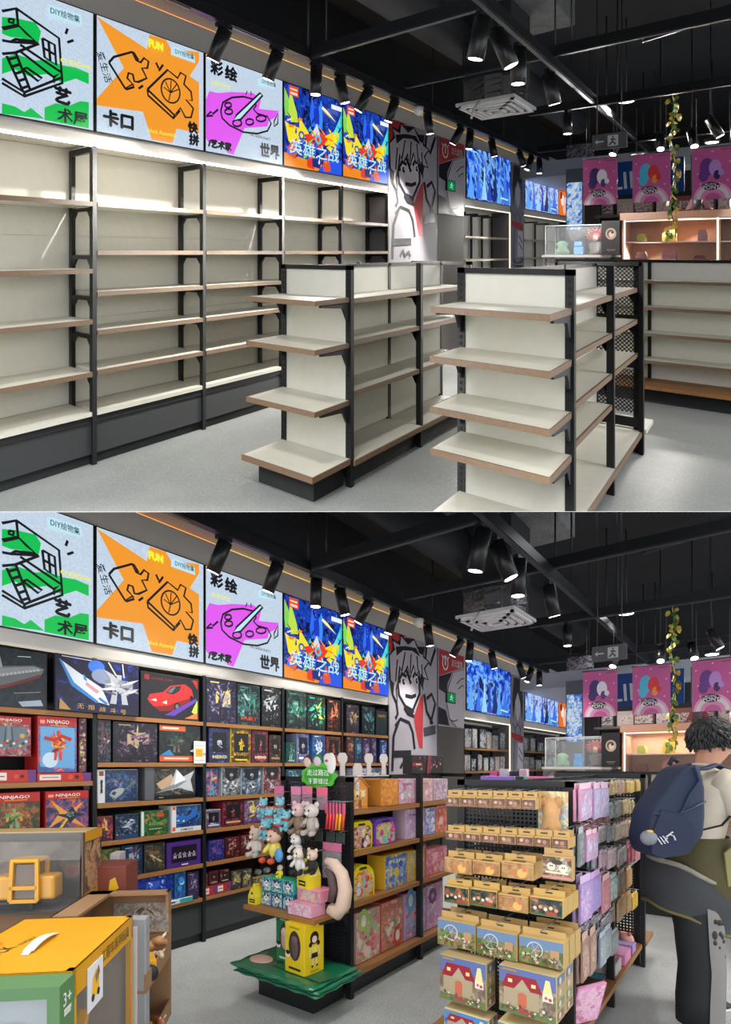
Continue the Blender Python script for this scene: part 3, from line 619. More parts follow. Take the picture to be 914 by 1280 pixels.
    a.P(RED, (0.02, 0.984), (1.057, 1.002), (1.057, 0.854), (0.02, 0.639))
    a.P(INKM, (0.02, 0.631), (0.537, 0.739), (0.344, 0.58), (0.296, 0.428), (0.02, 0.471))
    a.P(INKM, (-0.001, 0.245), (0.273, 0.213), (0.415, 0.014), (-0.001, 0.021))
    a.P(SKIN, (0.488, 0.71), (0.994, 0.812), (1.057, 0.592), (1.036, 0.014), (0.685, 0.009), (0.392, 0.138), (0.296, 0.362))
    a.S(INKM, .016, (0.685, 0.594), (0.889, 0.681), (1.036, 0.695))
    a.S(INKM, .016, (0.761, 0.532), (0.942, 0.599), (1.036, 0.573))
    a.S(INKM, .016, (0.488, 0.092), (0.611, 0.082), (0.736, 0.113))
    a.S(INKM, .016, (0.537, 0.715), (0.344, 0.497), (0.296, 0.33), (0.415, 0.105), (0.685, 0.009))
    a.O('D8D4D4', .022, .25, .83, .10, .085); a.S('D8D4D4', .03, (.25, .93), (.25, .80)); a.S('D8D4D4', .022, (.17, .88), (.12, .92)); a.S('D8D4D4', .022, (.33, .88), (.38, .92))
    a.T('D8D4D4', '次元盒物', .70, .865, .44, .10, .04)
    a.clip(); a.build('picture', t, *fr, ink, .0003)
    t, fr = sheet(9.75, 10.43, 0.9, 3.2, 'narrow grey mural between the blue screens', '8C8992')
    a = Art(.296)
    a.P(INKM, (.2, .98), (.8, .98), (.92, .8), (.85, .62), (.7, .78), (.5, .86), (.3, .78), (.15, .62), (.08, .8)); a.P(SKIN, (.3, .78), (.5, .86), (.7, .78), (.66, .68), (.5, .62), (.34, .68))
    a.S(INKM, .012, (.1, .6), (.3, .55), (.5, .6), (.7, .55), (.9, .6)); a.S(INKM, .012, (.3, .55), (.2, .3), (.25, .1)); a.S(INKM, .012, (.7, .55), (.8, .3), (.75, .1)); a.P(RED, (.05, .52), (.9, .50), (.9, .44), (.05, .48)); a.P(WHITE, (.5, .44), (.9, .44), (.9, .22), (.45, .22)); a.S(INKM, .012, (.55, .40), (.85, .34)); a.S(INKM, .012, (.55, .34), (.85, .28)); a.S(INKM, .012, (.1, .2), (.5, .16), (.9, .2))
    a.build('picture', t, *fr, ink, .0003)

# ---------------------------------------------------------------- wall shelving
def shelving_wall():
    U = ROOM == 'upper'
    black = M(BLK, .42, .2); board = M(CREAM, .38) if U else WOODL
    backm = M('E4E1D4', .55) if U else M('1B1A1C', .7); edge = WOOD if U else WOODL  # lower backs coloured near black for the shade behind the boxes
    for b in range(5):
        zs = (1.853, 1.381, 1.025, .655) if b == 0 else (1.853, 1.51, 1.217, .945, .663)
        t = thing('shelving_bay', 'black framed %s shelving bay, %s from the near end %s' % ('empty cream' if U else 'filled dark', ORD[b], WHERE[ROOM]), 'shelf', (POSTX, BAY0 + b * PITCH - .005, 0), group='wall shelving bays ' + WHERE[ROOM])
        ends = (0,) if b < 4 else (0, PITCH)
        for y in ends:
            MB().box(-.045, .0, y - .015, y + .015, 0, 2.247).build('upright', black, t)
            MB().box(-.352, -.312, y - .014, y + .014, .3, 2.247).build('rear_upright', black, t)
            MB().box(-.312, -.045, y - .014, y + .014, 2.205, 2.247).build('top_rail', black, t)
            if U: stuff_slots(t, -.312, y, .5, 2.15)
        for k in range(3):
            z0 = (.375, 1.0, 1.62)[k]; z1 = (.998, 1.618, 2.26)[k]
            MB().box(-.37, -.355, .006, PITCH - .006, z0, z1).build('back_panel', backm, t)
        for z in zs:
            s = MB().box(-.345, -.004, .018, PITCH - .018, z - .03, z).build('shelf', board, t)
            MB().box(-.004, .006, .018, PITCH - .018, z - .032, z + .001).build('edge_strip', edge, s)
            for y in ends:
                m = MB().box(-.312, -.045, y - .012, y + .012, z - .062, z - .034)
                m.prism([(0, 0), (.05, 0), (0, -.06)], (-.312, y - .01, z - .062), (1, 0, 0), (0, 0, 1), (0, 1, 0), .02)
                m.prism([(0, 0), (-.05, 0), (0, -.06)], (-.045, y - .01, z - .062), (1, 0, 0), (0, 0, 1), (0, 1, 0), .02)
                m.build('shelf_bracket', black, t)
        s = MB().box(-.345, -.002, .018, PITCH - .018, .345, .374).build('base_shelf', board, t)
        MB().box(-.03, -.012, .016, PITCH - .016, .30, .343).build('base_lip', M('1A1C1E', .5), t)
        MB().box(-.035, -.02, .016, PITCH - .016, .075, .298).build('base_panel', M(DARKGREY, .5), t)
        MB().box(-.06, -.045, .016, PITCH - .016, 0, .075).build('kick_board', M('25282A', .55), t)
def stuff_slots(t, x, y, z0, z1):
    m = MB(); z = z0
    while z < z1: m.box(x, x + .003, y - .006, y + .006, z, z + .018); z += .045
    stuff(m.build('slot_row', M('0C0D0E', .6), t))

# ---------------------------------------------------------------- island gondolas
GW, GP = .58, .87
def gondola(x0, y0, label, end_zs, side_zs, nb=2, mesh_end=False, peg_side=False):
    U = ROOM == 'upper'
    black = M(BLK, .42, .2); board = M(CREAM, .36) if U else WOODL; backm = M('E4E2D5', .5) if U else M('2A2A2C', .6); edge = WOOD if U else WOODL
    t = thing('gondola_shelf', label + ' ' + WHERE[ROOM], 'shelf', (x0, y0, 0))
    H = 1.415; Lg = nb * GP
    for i in range(nb + 1):
        y = i * GP
        for x in (0, GW):
            MB().box(x - .022, x + .022, y - .016, y + .016, 0, H).build('upright', black, t)
        if i: MB().box(GW / 2 - .015, GW / 2 + .015, y - .016, y + .016, 0.1, H).build('centre_upright', black, t)
        if i in (0, nb): MB().box(-.022, GW + .022, y - .016, y + .016, H - .03, H).build('top_rail', black, t)
    if U:
        m = MB(); z = .2
        while z < 1.36: m.box(GW - .008, GW + .008, -.018, -.015, z, z + .016).box(-.008, .008, -.018, -.015, z, z + .016); z += .036
        stuff(m.build('slot_row', M('0A0A0B', .6), t))
    MB().box(GW / 2 - .015, GW / 2 + .015, 0, Lg, H - .025, H).build('spine_rail', black, t)
    for x in (GW - .02, .02): MB().box(x - .018, x + .018, .016, Lg - .016, H - .028, H).build('side_rail', black, t) if mesh_end == 'never' else None
    # end panel facing the aisle
    if U:
        MB().box(.022, GW - .022, -.006, .006, .17, H - .03).build('end_panel', backm, t)
        for z in end_zs:
            s = MB().box(.0, GW + .005, -.34, -.018, z - .028, z).build('shelf', board, t)
            MB().box(-.006, GW + .011, -.35, -.34, z - .03, z + .001).box(-.006, .0, -.34, -.018, z - .03, z + .001).box(GW + .005, GW + .011, -.34, -.018, z - .03, z + .001).build('edge_strip', edge, s)
            for x in (.0, GW):
                MB().prism([(0, 0), (-.27, 0), (-.27, -.016), (-.06, -.035), (-.02, -.11), (0, -.11)], (x - .008, -.018, z - .03), (0, 1, 0), (0, 0, 1), (1, 0, 0), .016).build('shelf_bracket', black, t)
    else:
        pm = MB().box(.022, GW - .022, -.004, .004, .17, H - .03).build('pegboard', PEG_FRONT, t)
    s = MB().box(-.01, GW + .015, -.37, -.018, .155, .185).build('base_shelf', board, t)
    MB().box(-.016, GW + .021, -.38, -.37, .15, .186).box(GW + .015, GW + .021, -.37, -.018, .15, .186).build('edge_strip', edge, s)
    MB().box(.06, GW - .04, -.30, -.018, 0, .152).build('plinth', M('1E2022', .5), t)
    for i in range(nb):
        ya, yb = i * GP + .016, (i + 1) * GP - .016
        for k, (za, zb) in enumerate(((.185, .80), (.803, H - .025))): MB().box(GW / 2 - .008, GW / 2 + .008, ya, yb, za, zb).build('back_panel', backm, t)
        zs = side_zs if i == 0 or len(side_zs) < 4 else side_zs[:-1]
        for sd in (1, -1):
            xa, xb = (GW / 2 + .01, GW - .0) if sd > 0 else (.0, GW / 2 - .01)
            if peg_side and sd > 0: MB().box(GW - .15, GW - .145, ya, yb, .19, H - .03).build('pegboard', PEG_SIDE, t)
            for z in (() if peg_side and sd > 0 else zs):
                s = MB().box(xa, xb, ya, yb, z - .028, z).build('shelf', board, t)
                ex = (xb, xb + .012) if sd > 0 else (xa - .012, xa)
                MB().box(*ex, ya, yb, z - .03, z + .001).build('edge_strip', edge, s)
                for y in (i * GP, (i + 1) * GP):
                    a, d = (xb, -1) if sd > 0 else (xa, 1); y = y + (.022 if y == 0 else 0)
                    MB().prism([(0, 0), (-.26, 0), (-.26, -.014), (-.06, -.03), (-.03, -.085), (0, -.085)], (a, y - .012, z - .028), (-d, 0, 0), (0, 0, 1), (0, 1, 0), .024).build('shelf_bracket', black, t)
            s = MB().box(xa, xb + .03 if sd > 0 else xb, ya, yb, .14, .17).build('base_shelf', board, t)
            MB().box(*((GW + .03, GW + .042) if sd > 0 else (-.012, 0)), ya - .016, yb + .016, .138, .171).build('edge_strip', edge, s)
            MB().box(*((GW - .045, GW - .03) if sd > 0 else (.03, .045)), ya, yb, 0, .138).build('plinth', M('26292B', .5), t)
    if mesh_end:
        y = Lg
        if U:
            mt = M('131416', .45, .3); m = MB(); x0_, x1_ = GW / 2 + .02, GW + .02
            for (za, zb) in ((.30, .62), (.72, 1.0), (1.03, 1.20), (1.23, H - .03)):
                w, h = x1_ - x0_, zb - za; n = int((w + h) / .03)
                for k in range(1, n):
                    s_ = k * .03
                    p, q = (max(0, s_ - h), min(h, s_)), (min(w, s_), max(0, s_ - w))
                    if q[0] - p[0] > .008:
                        m.bar((x0_ + p[0], y - .03, za + p[1]), (x0_ + q[0], y - .03, za + q[1]), .007, .004, (0, 1, 0)); m.bar((x1_ - p[0], y - .034, za + p[1]), (x1_ - q[0], y - .034, za + q[1]), .007, .004, (0, 1, 0))
            stuff(m.build('mesh_panel', mt, t))
            for z in (.23, .67, 1.015, 1.215): MB().box(x0_, x1_, y - .04, y - .02, z - .035, z + .035 if z < .7 else z + .015).build('mesh_crossbar', mt, t)
            MB().box(x1_, x1_ + .03, y - .05, y - .0, 0, H + .01).build('mesh_post', mt, t); MB().box(x0_ - .3, x1_ + .02, y - .05, y, H - .02, H + .01).build('mesh_rail', mt, t)
        else:
            MB().box(.022, GW + .03, y - .03, y - .022, .17, H - .01).build('pegboard', PEG_FRONT, t); MB().box(GW + .03, GW + .06, y - .045, y - .005, 0, H + .01).build('peg_post', M(BLK, .42), t)
            MB().box(-.02, GW + .06, y - .045, y - .005, H - .02, H + .01).build('top_rail', M(BLK, .42), t)
        s = MB().box(.0, GW + .06, Lg + .02, Lg + .33, .14, .172).build('base_shelf', board, t)
    return t

def cross_gondola():
    """island standing across the end of the aisle, its long side to the front"""
    U = ROOM == 'upper'
    black = M(BLK, .42, .2); board = M(CREAM, .36) if U else WOODL; backm = M('E4E2D5', .5) if U else M('C9BFAF', .6)
    t = thing('gondola_shelf', 'crosswise island shelving before the wooden showcase ' + WHERE[ROOM], 'shelf', (-1.9, 6.35, 0))
    W = 3.4
    MB().box(0, W, 0, .02, .12, 1.39).build('back_panel', backm, t); MB().box(-.02, W, -.02, .04, 1.39, 1.42).build('top_rail', black, t)
    for x in (0, .95, 1.90, 2.85): MB().box(x - .015, x + .015, -.03, .03, 0, 1.40).build('upright', black, t)
    for z in (1.21, .94, .675, .40):
        s = MB().box(.02, W, -.27, 0, z - .026, z).build('shelf', board, t); MB().box(.02, W, -.282, -.27, z - .028, z + .001).build('edge_strip', WOOD if U else WOODL, s)
    s = MB().box(0, W, -.40, 0, .14, .17).build('base_shelf', WOODL, t); MB().box(0, W, -.412, -.40, .138, .172).build('edge_strip', WOODL, s)
    MB().box(.02, W, -.36, -.34, 0, .138).build('plinth', M('1E2022', .5), t)

# ---------------------------------------------------------------- niche shelves beyond the pier
def niche(y0, y1, label):
    U = ROOM == 'upper'
    t = thing('niche_shelf', label + ' ' + WHERE[ROOM], 'shelf', (FASX, y0, 0))
    n = 4
    for k in range(n + 1):
        y = .04 + (y1 - y0 - .08) * k / n
        MB().box(-.34, -.31, y - .02, y + .02, 0, 2.15).build('upright', M(BLK, .5), t)
    for z in (.35, .9, 1.38, 1.76): 
        s = MB().box(-.33, -.01, .03, y1 - y0 - .03, z - .03, z).build('shelf', M(CREAM, .4) if U else WOODL, t); MB().box(-.01, 0, .03, y1 - y0 - .03, z - .032, z).build('edge_strip', M('BDB4A0', .5) if U else WOODL, s)
    m = MB()
    for k in range(n): MB().bar((-.3, .04 + (y1 - y0 - .08) * k / n, 2.13), (-.02, .1 + (y1 - y0 - .08) * k / n, 2.13), .03, .03).build('bracket_arm', M(BLK, .5), t)
    if not U: MB().box(-.36, -.345, .02, y1 - y0 - .02, .1, 2.2).build('back_panel', M('3A3A3E', .7), t)

# ---------------------------------------------------------------- hanging banners, vine, showcases at the far end
def banners():
    PINK, RIB, GRY = 'C25A96', 'E59CC0', 'C8B4C8'
    for k, (x0, dz, rz) in enumerate(((-1.69, 0, .06), (-1.16, -.0, .02), (-.59, .0, -.03))):
        nm = ('first', 'second', 'third')[k]; hue = (('43306E', 'E6E2EA', '5A3A86'), ('4FB4D8', 'D23A3A', 'F0903A'), ('6A3A86', 'B98AD0', '402858'))[k]
        t = thing('hanging_banner', 'pink banner with a %s blot, %s of three %s' % (('purple and white', 'sky blue and red', 'lilac')[k], nm, WHERE[ROOM]), 'banner', (x0, 6.6, 2.05), rz)
        W, H = .37, .535
        MB().box(0, W, 0, .004, 0, H).build('cloth', M(PINK, .55, var=.12, scale=5), t)
        MB().tube([(-.01, .002, H), (W + .01, .002, H)], .007, 8).build('rod', M('3A3A3C', .4), t)
        for x in (.04, W - .04): MB().tube([(x, .002, H), (x, .002, 1.06 if k else 1.06)], .0025, 5).build('cord', M('5A5A5C', .6), t)
        a = Art(W / H)
        a.C(RIB, .5, .0, .46, .33, 26, 0, PI); a.C('D9D2D6', .5, 0, .40, .28, 26, 0, PI); a.C('D88AB4', .5, 0, .30, .20, 26, 0, PI); a.C('C25A96', .5, 0, .2, .12, 22, 0, PI)
        a.C(hue[0], .36, .62, .17, .18); a.C(hue[0], .28, .46, .12, .12); a.C(hue[1], .56, .60, .15, .16); a.C(hue[2], .60, .46, .08, .09); a.C(hue[1], .70, .50, .07, .06)
        a.P('7A5A34', (.70, .93), (.94, .93), (.94, .95), (.70, .95))
        for i, (x, y) in enumerate(((.1, .8), (.9, .7), (.15, .5), (.85, .35), (.5, .92), (.2, .3))): a.C('F0C8DC', x, y, .02)
        a.C('2E2436', .46, .25, .22, .08)
        a.build('picture', t, (0, -.0005, 0), (W, 0, 0), (0, 0, H), (0, -1, 0), ink, .0004)
        a = Art(W / H); a.T('F4EEF4', 'MY LITTLE', .45, .285, .26, .035); a.T('F4EEF4', 'PONY', .47, .225, .40, .075)
        a.build('lettering', t, (0, -.008, 0), (W, 0, 0), (0, 0, H), (0, -1, 0), ink)
    t = thing('hanging_vine', 'green and yellow artificial vine hanging beside the banners ' + WHERE[ROOM], 'vine', (-.80, 6.9, 0))
    r = random.Random(3); pts = [(.03 * math.sin(i * .9), .02 * math.cos(i * 1.3), 3.26 - i * .1) for i in range(17)]
    MB().tube(pts, .006, 6).build('stem', M('4A5A2A', .6), t)
    leaf = {}
    for c in ('4E7A2E', 'B9A838', '6F9440', 'D8C04A'):
        leaf[c] = MB().add([(0, 0, 0), (.028, .012, -.02), (.022, .004, -.062), (0, -.006, -.085), (-.022, .004, -.062), (-.028, .012, -.02), (0, .012, -.045)], [(0, 1, 6), (1, 2, 6), (2, 3, 6), (3, 4, 6), (4, 5, 6), (5, 0, 6)]).mesh('leaf', M(c, .5))
    for i in range(62):
        z = 3.28 - i * .026; a0 = r.uniform(0, 6.28); q = r.uniform(.015, .05); s = r.uniform(.7, 1.15)
        o = link('leaf', leaf[r.choice(list(leaf))], t, (q * math.cos(a0), q * math.sin(a0), z)); o.rotation_euler = (r.uniform(-.7, .7), r.uniform(-.7, .7), a0); o.scale = (s, s, s)

def glass_box(t, x0, x1, y0, y1, z0, z1, fr=.012):
    g = clear_film('E4EEF0', .10)
    for nm, b in (('front_pane', (x0, x1, y0, y0 + .004, z0, z1)), ('side_pane', (x0, x0 + .004, y0, y1, z0, z1)), ('side_pane', (x1 - .004, x1, y0, y1, z0, z1)), ('top_pane', (x0, x1, y0, y1, z1 - .004, z1))): MB().box(*b).build(nm, g, t)
    e = M('C9CED0', .25)
    for x, y in ((x0, y0), (x1, y0), (x0, y1), (x1, y1)): MB().box(x - fr / 2, x + fr / 2, y - fr / 2, y + fr / 2, z0, z1).build('edge_profile', e, t)
    for y in (y0, y1): MB().box(x0, x1, y - fr / 2, y + fr / 2, z1 - fr / 2, z1 + fr / 2).build('edge_profile', e, t)

def showcases():
    W_ = WHERE[ROOM]
    # pale counter with a clear case on it
    t = thing('glass_counter', 'pale counter with a low glass front beside the wooden showcase ' + W_, 'counter', (-2.45, 7.45, 0))
    MB().box(0, .88, 0, .55, 0, 1.28).build('body', M('C9C6C2', .5), t); MB().box(0, .9, -.02, .55, 1.43, 1.46).build('top_board', M('D8D6D2', .3), t)
    MB().box(0.01, .88, 0, .006, 1.29, 1.43).build('front_pane', clear_film(), t)
    for i in range(7):
        tag(MB().box(-.045, .045, -.03, .03, 0, .07, .008).ball((0, 0, .09), .028, 8, 6).build('figurine', M(('C0A0A0', '8A6A70', 'D0C8C0', 'A04A50', '6A7A80', 'D8B8C0', '507060')[i], .5), None, (-2.36 + i * .115, 7.62, 1.2815)), 'tiny figurine, %s along the glass counter %s' % (ORD[i], W_), 'figurine', 'figurines under the counter glass')
    t = thing('glass_case', 'clear acrylic case holding small models on the pale counter ' + W_, 'display case', (-2.42, 7.5, 1.461))
    glass_box(t, 0, .80, 0, .45, 0, .40)
    o = MB().loft([(0, 0, 0, .09, .08), (0, 0, .05, .10, .09), (0, 0, .10, .06, .06), (0, 0, .15, .09, .08), (0, 0, .19, .03, .03)]).build('model_tree', M('7FA88A', .6, var=.3, scale=30), None, (-2.25, 7.7, 1.465)); tag(o, 'mint green leafy model inside the clear case ' + W_, 'model')
    o = MB().box(-.06, .06, -.04, .04, 0, .11, .006).box(-.05, .05, -.041, -.03, .12, .18).build('model_stand', M('4C9AD8', .4), None, (-2.04, 7.75, 1.465)); tag(o, 'small blue card stand inside the clear case ' + W_, 'stand')
    t = thing('figure_model', 'red maned dark bust figure inside the clear case ' + W_, 'figure', (-1.80, 7.7, 1.465))
    MB().loft([(0, 0, 0, .10, .08), (0, 0, .03, .10, .08), (0, 0, .04, .07, .06), (0, 0, .14, .10, .07), (0, 0, .18, .05, .05)]).build('bust', M('4A3E40', .5), t)
    m = MB(); r = random.Random(8)
    for i in range(16):
        a0 = i * PI / 8; m.tube([(.04 * math.cos(a0), .02, .24 + .04 * math.sin(a0)), (.15 * math.cos(a0), .03, .25 + .10 * math.sin(a0) + .02)], [.035, .006], 6)
    m.ball((0, 0, .24), .06); stuff(m.build('mane', M('A83C38', .6, var=.2), t)); MB().ball((0, -.05, .22), (.035, .03, .045)).build('face', M('C8A890', .5), t)
    t = thing('poster_box', 'black poster box with a round pale swirl beside the wooden showcase ' + W_, 'box', (-1.665, 7.4, 1.461))
    MB().box(0, .215, 0, .12, 0, .44).build('carton', M('1C1C20', .4), t)
    a = Art(.57); a.C('B9A48C', .52, .62, .30); a.C('5A4A44', .5, .63, .2); a.C('D8C8B0', .55, .60, .15); a.C('2A2426', .6, .66, .07); a.S('8A7A6A', .03, (.28, .15), (.76, .15)); a.S('6A5A50', .02, (.35, .10), (.7, .10))
    a.build('picture', t, (0, -.001, 0), (.215, 0, 0), (0, 0, .44), (0, -1, 0), ink)
    # wooden showcase with a lit frame
    pk = grained('C79C80', 'AA8066', name='m_pink_wood')
    t = thing('lit_showcase', 'rosy wooden showcase with a glowing frame ' + W_, 'showcase', (-1.40, 7.4, 0))
    MB().box(0, 2.6, .0, .45, 0, 1.36).build('lower_cabinet', pk, t); MB().box(-.02, 2.6, .43, .45, 1.36, 1.98).build('back_board', pk, t)
    for x in (0, 1.0, 2.0): MB().box(x - .02, x + .02, .0, .43, 1.36, 1.90).build('divider', pk, t)
    MB().box(-.04, 2.6, -.03, .45, 1.90, 1.99).build('cornice', pk, t); MB().box(.02, 2.6, .05, .43, 1.615, 1.63).build('inner_shelf', M('D8C4B4', .3), t)
    led = M('FFF3E2', .3, emit=1.6)
    lamp('AREA', 'showcase_lamp', (-.7, 7.62, 1.865), 9, (1, .93, .85), rot=(0, 0, 0), size=1.3, sizey=.2)
    lamp('AREA', 'counter_fill', (-2.0, 7.1, 2.6), 9, (1, .96, .92), rot=(0, 0, 0), size=.5)  # added light that brightens the counter, no fixture hangs here
    for b in ((-.0, .018, -.006, 0, 1.36, 1.90), (.985, 1.003, -.006, 0, 1.36, 1.90), (1.72, 1.735, -.006, 0, 1.36, 1.90)): MB().box(*b).build('led_bar', led, t)
    MB().box(0, 2.0, -.006, 0, 1.88, 1.893).build('led_bar', led, t)
    MB().box(.03, .98, .0, .004, 1.37, 1.87).build('glass_pane', clear_film('F4E6DE', .03), t); MB().box(1.01, 1.98, .0, .004, 1.37, 1.87).build('glass_pane', clear_film('F4E6DE', .03), t)
    spec = ((.17, 1.631, .11, .10, '9FB24A', 'lime and white model car'), (.48, 1.631, .15, .17, 'D8B84A', 'yellow arched model house'), (.83, 1.631, .10, .14, '8A7A8C', 'grey figure model'), (.17, 1.361, .14, .14, '6A4038', 'dark box model'), (.48, 1.361, .16, .20, 'B07A7C', 'rosy model shop'), (.80, 1.361, .14, .1, '7A4A58', 'maroon model'),
            (1.16, 1.631, .10, .16, 'A89A40', 'olive model'), (1.36, 1.631, .12, .06, 'D8D0C8', 'white low model'), (1.60, 1.631, .16, .15, '7A8494', 'steel blue model'), (1.20, 1.361, .2, .1, '8A5A50', 'brown model'), (1.58, 1.361, .18, .18, 'C0A0A0', 'pale pink model'))
    for x, z, w, h, c, nm in spec:
        o = MB().box(-w / 2, w / 2, -.05, .05, 0, h * .55, .006).prism([(-w / 2, 0), (w / 2, 0), (w * .3, h * .45), (-w * .3, h * .45)], (0, -.04, h * .55), (1, 0, 0), (0, 0, 1), (0, 1, 0), .08).box(-w * .2, w * .2, -.055, -.05, .01, h * .4).build('toy_model', [M(c, .5, var=.35, scale=45)], None, (-1.40 + x, 7.62, z)); tag(o, nm + ' in the lit wooden showcase ' + W_, 'model', 'models in the lit showcase')
    # shelf of boxes over the showcase, billboard, far poster column
    t = thing('storage_rack', 'dark rack above the showcase below the banners ' + W_, 'rack', (-1.95, 8.2, 0))
    MB().box(0, 3.2, 0, .4, 2.0, 2.03).build('shelf', M('55524F', .5), t); MB().box(0, 3.2, .38, .4, 1.4, 2.34).build('back_board', M('2C2B30', .7), t)
    for x in (0, .8, 1.6, 2.4): MB().box(x - .015, x + .015, .30, .38, 0, 2.36).build('upright', M('222326', .5), t)
    cols = ('6A6A70', 'B0A8A4', '5A3A40', 'C8C0B8', '7A4A44', '48484E', 'A89C94', '6E5A50', '88828A', '3E3A40')
    for i in range(13):
        w = .16 + .05 * ((i * 7) % 3)
        o = MB().mi(0).box(-w / 2, w / 2, 0, .2, 0, .18 + .035 * (i % 3)).mi(1).box(-w * .42, w * .42, -.004, 0, .03, .15).build('carton', [M(cols[i % 10], .5), art(cols[(i + 3) % 10], 'D8CCC4', cols[(i + 5) % 10], '5A2A38', scale=14)], None, (-1.78 + i * .235, 8.25, 2.0312)); tag(o, 'small printed carton, %s along the showcase rack %s' % (ORD[i], W_), 'box', 'cartons on the rack above the showcase')
    t = thing('billboard', 'deep blue billboard with white lettering behind the banners ' + W_, 'billboard', (-2.0, 9.0, 2.33))
    MB().box(0, 1.1, 0, .03, 0, .56).build('board', M('1E4C94', .5), t)
    a = Art(1.77); a.T('E6EEF4', 'LINE', .42, .45, .62, .42, .06); a.build('lettering', t, (0, -.001, 0), (1.1, 0, 0), (0, 0, .62), (0, -1, 0), ink)
    o = MB().box(0, .32, 0, .03, 0, .75).build('wall_panel', M('2F7A5A', .5), None, (-.82, 9.0, 2.15)); tag(o, 'green board standing behind the hanging vine ' + W_, 'board')
    t = thing('poster_column', 'narrow pale blue lit poster column beyond the glass case ' + W_, 'poster', (-2.86, 10.0, 0)); MB().box(0, .30, 0, .1, 0, 3.0).build('column', M('77787C', .5), t); MB().box(.02, .28, -.012, 0, 1.9, 2.75).build('poster', art('2A5AC0', '8AB8E8', 'E8F0F8', '5A90D8', scale=5, emit=.8), t)
    t = thing('hanging_board', 'small patterned signboard hanging before the first banner ' + W_, 'sign', (-2.05, 7.2, 2.72)); MB().box(0, .33, 0, .02, 0, .17).build('board', art('22222A', '3A3A46', '8A8A98', '22222A', scale=18), t)
    for x in (.05, .28): MB().tube([(x, .01, .17), (x, .01, 1.55)], .004, 5).build('cord', M('333436', .6), t)
    t = thing('figure_model', 'dark action figure with maroon cape on top of the showcase ' + W_, 'figure', (-.62, 7.55, 1.9915))
    MB().loft([(0, 0, 0, .06, .04), (0, 0, .10, .05, .035), (0, 0, .16, .06, .04), (0, 0, .20, .03, .03)]).build('body', M('2E2A30', .5), t); MB().ball((0, 0, .235), .035).build('head', M('B8A0A0', .5), t)
    MB().prism([(-.04, 0), (.04, 0), (.16, -.2), (.05, -.17), (-.05, -.18), (-.13, -.2)], (0, .03, .22), (1, 0, 0), (0, 0, 1), (0, 1, 0), .015).build('cape', M('6A2A36', .6, var=.3), t)
    o = MB().box(0, .55, 0, .03, 0, .05).build('blue_light_bar', M('3A48F0', .4, emit=1.6), None, (-.32, 7.5, 2.26)); tag(o, 'glowing blue light bar below the third banner ' + W_, 'light')
    t = thing('figure_model', 'white and dark armoured figure group beside the caped figure ' + W_, 'figure', (-.25, 7.55, 1.9915))
    for k in range(3): MB().loft([(k * .13, 0, 0, .04, .03), (k * .13, 0, .1, .05, .04), (k * .13, 0, .14, .03, .03), (k * .13, 0, .2, .03, .03), (k * .13, 0, .22, .01, .01)], 10).build('body', M(('C8C8CC', '4A4A50', '8A8E90')[k], .5), t)

def general_light():
    P_ = FILL_W[ROOM]
    for (x, y, z, e) in ((.3, 1.2, 3.1, .2 if ROOM == 'upper' else .3), (-1.9, 1.0, 3.1, .4 if ROOM == 'upper' else .9), (1.2, 4.0, 3.05, .45 if ROOM == 'upper' else .8)):
        lamp('AREA', 'overhead_fill', (x, y, z), P_ * e, (1, .97, .90), rot=(0, 0, 0), size=1.2, sizey=.6)  # added fill: unseen area lights overhead that brighten the shop

def shop():
    shell(); ceiling_kit(); exit_signs(); screens(); murals(); shelving_wall(); banners(); showcases(); cross_gondola()
    niche(7.80, 9.66, 'lit white niche with %s shelves beside the pier' % ('empty' if ROOM == 'upper' else 'filled')); niche(10.46, 13.64, 'lit niche with %s shelves under the pale blue screen' % ('empty' if ROOM == 'upper' else 'filled'))
    U = ROOM == 'upper'
    ga = gondola(-2.70, 2.70, 'island shelving %s' % ('with bare end shelves, nearer the wall' if U else 'with a plush toy end, nearer the wall'), (1.21, .92, .555), (1.20, .93, .60))
    gb = gondola(-1.33, 2.70, 'island shelving %s' % ('with a black mesh far end' if U else 'with hung boxes on its pegboard end'), (1.227, .978, .725, .516), (1.233, 1.0, .75, .56), mesh_end=True, peg_side=not U)
    GOND[ROOM, 0], GOND[ROOM, 1] = ga, gb
    general_light()
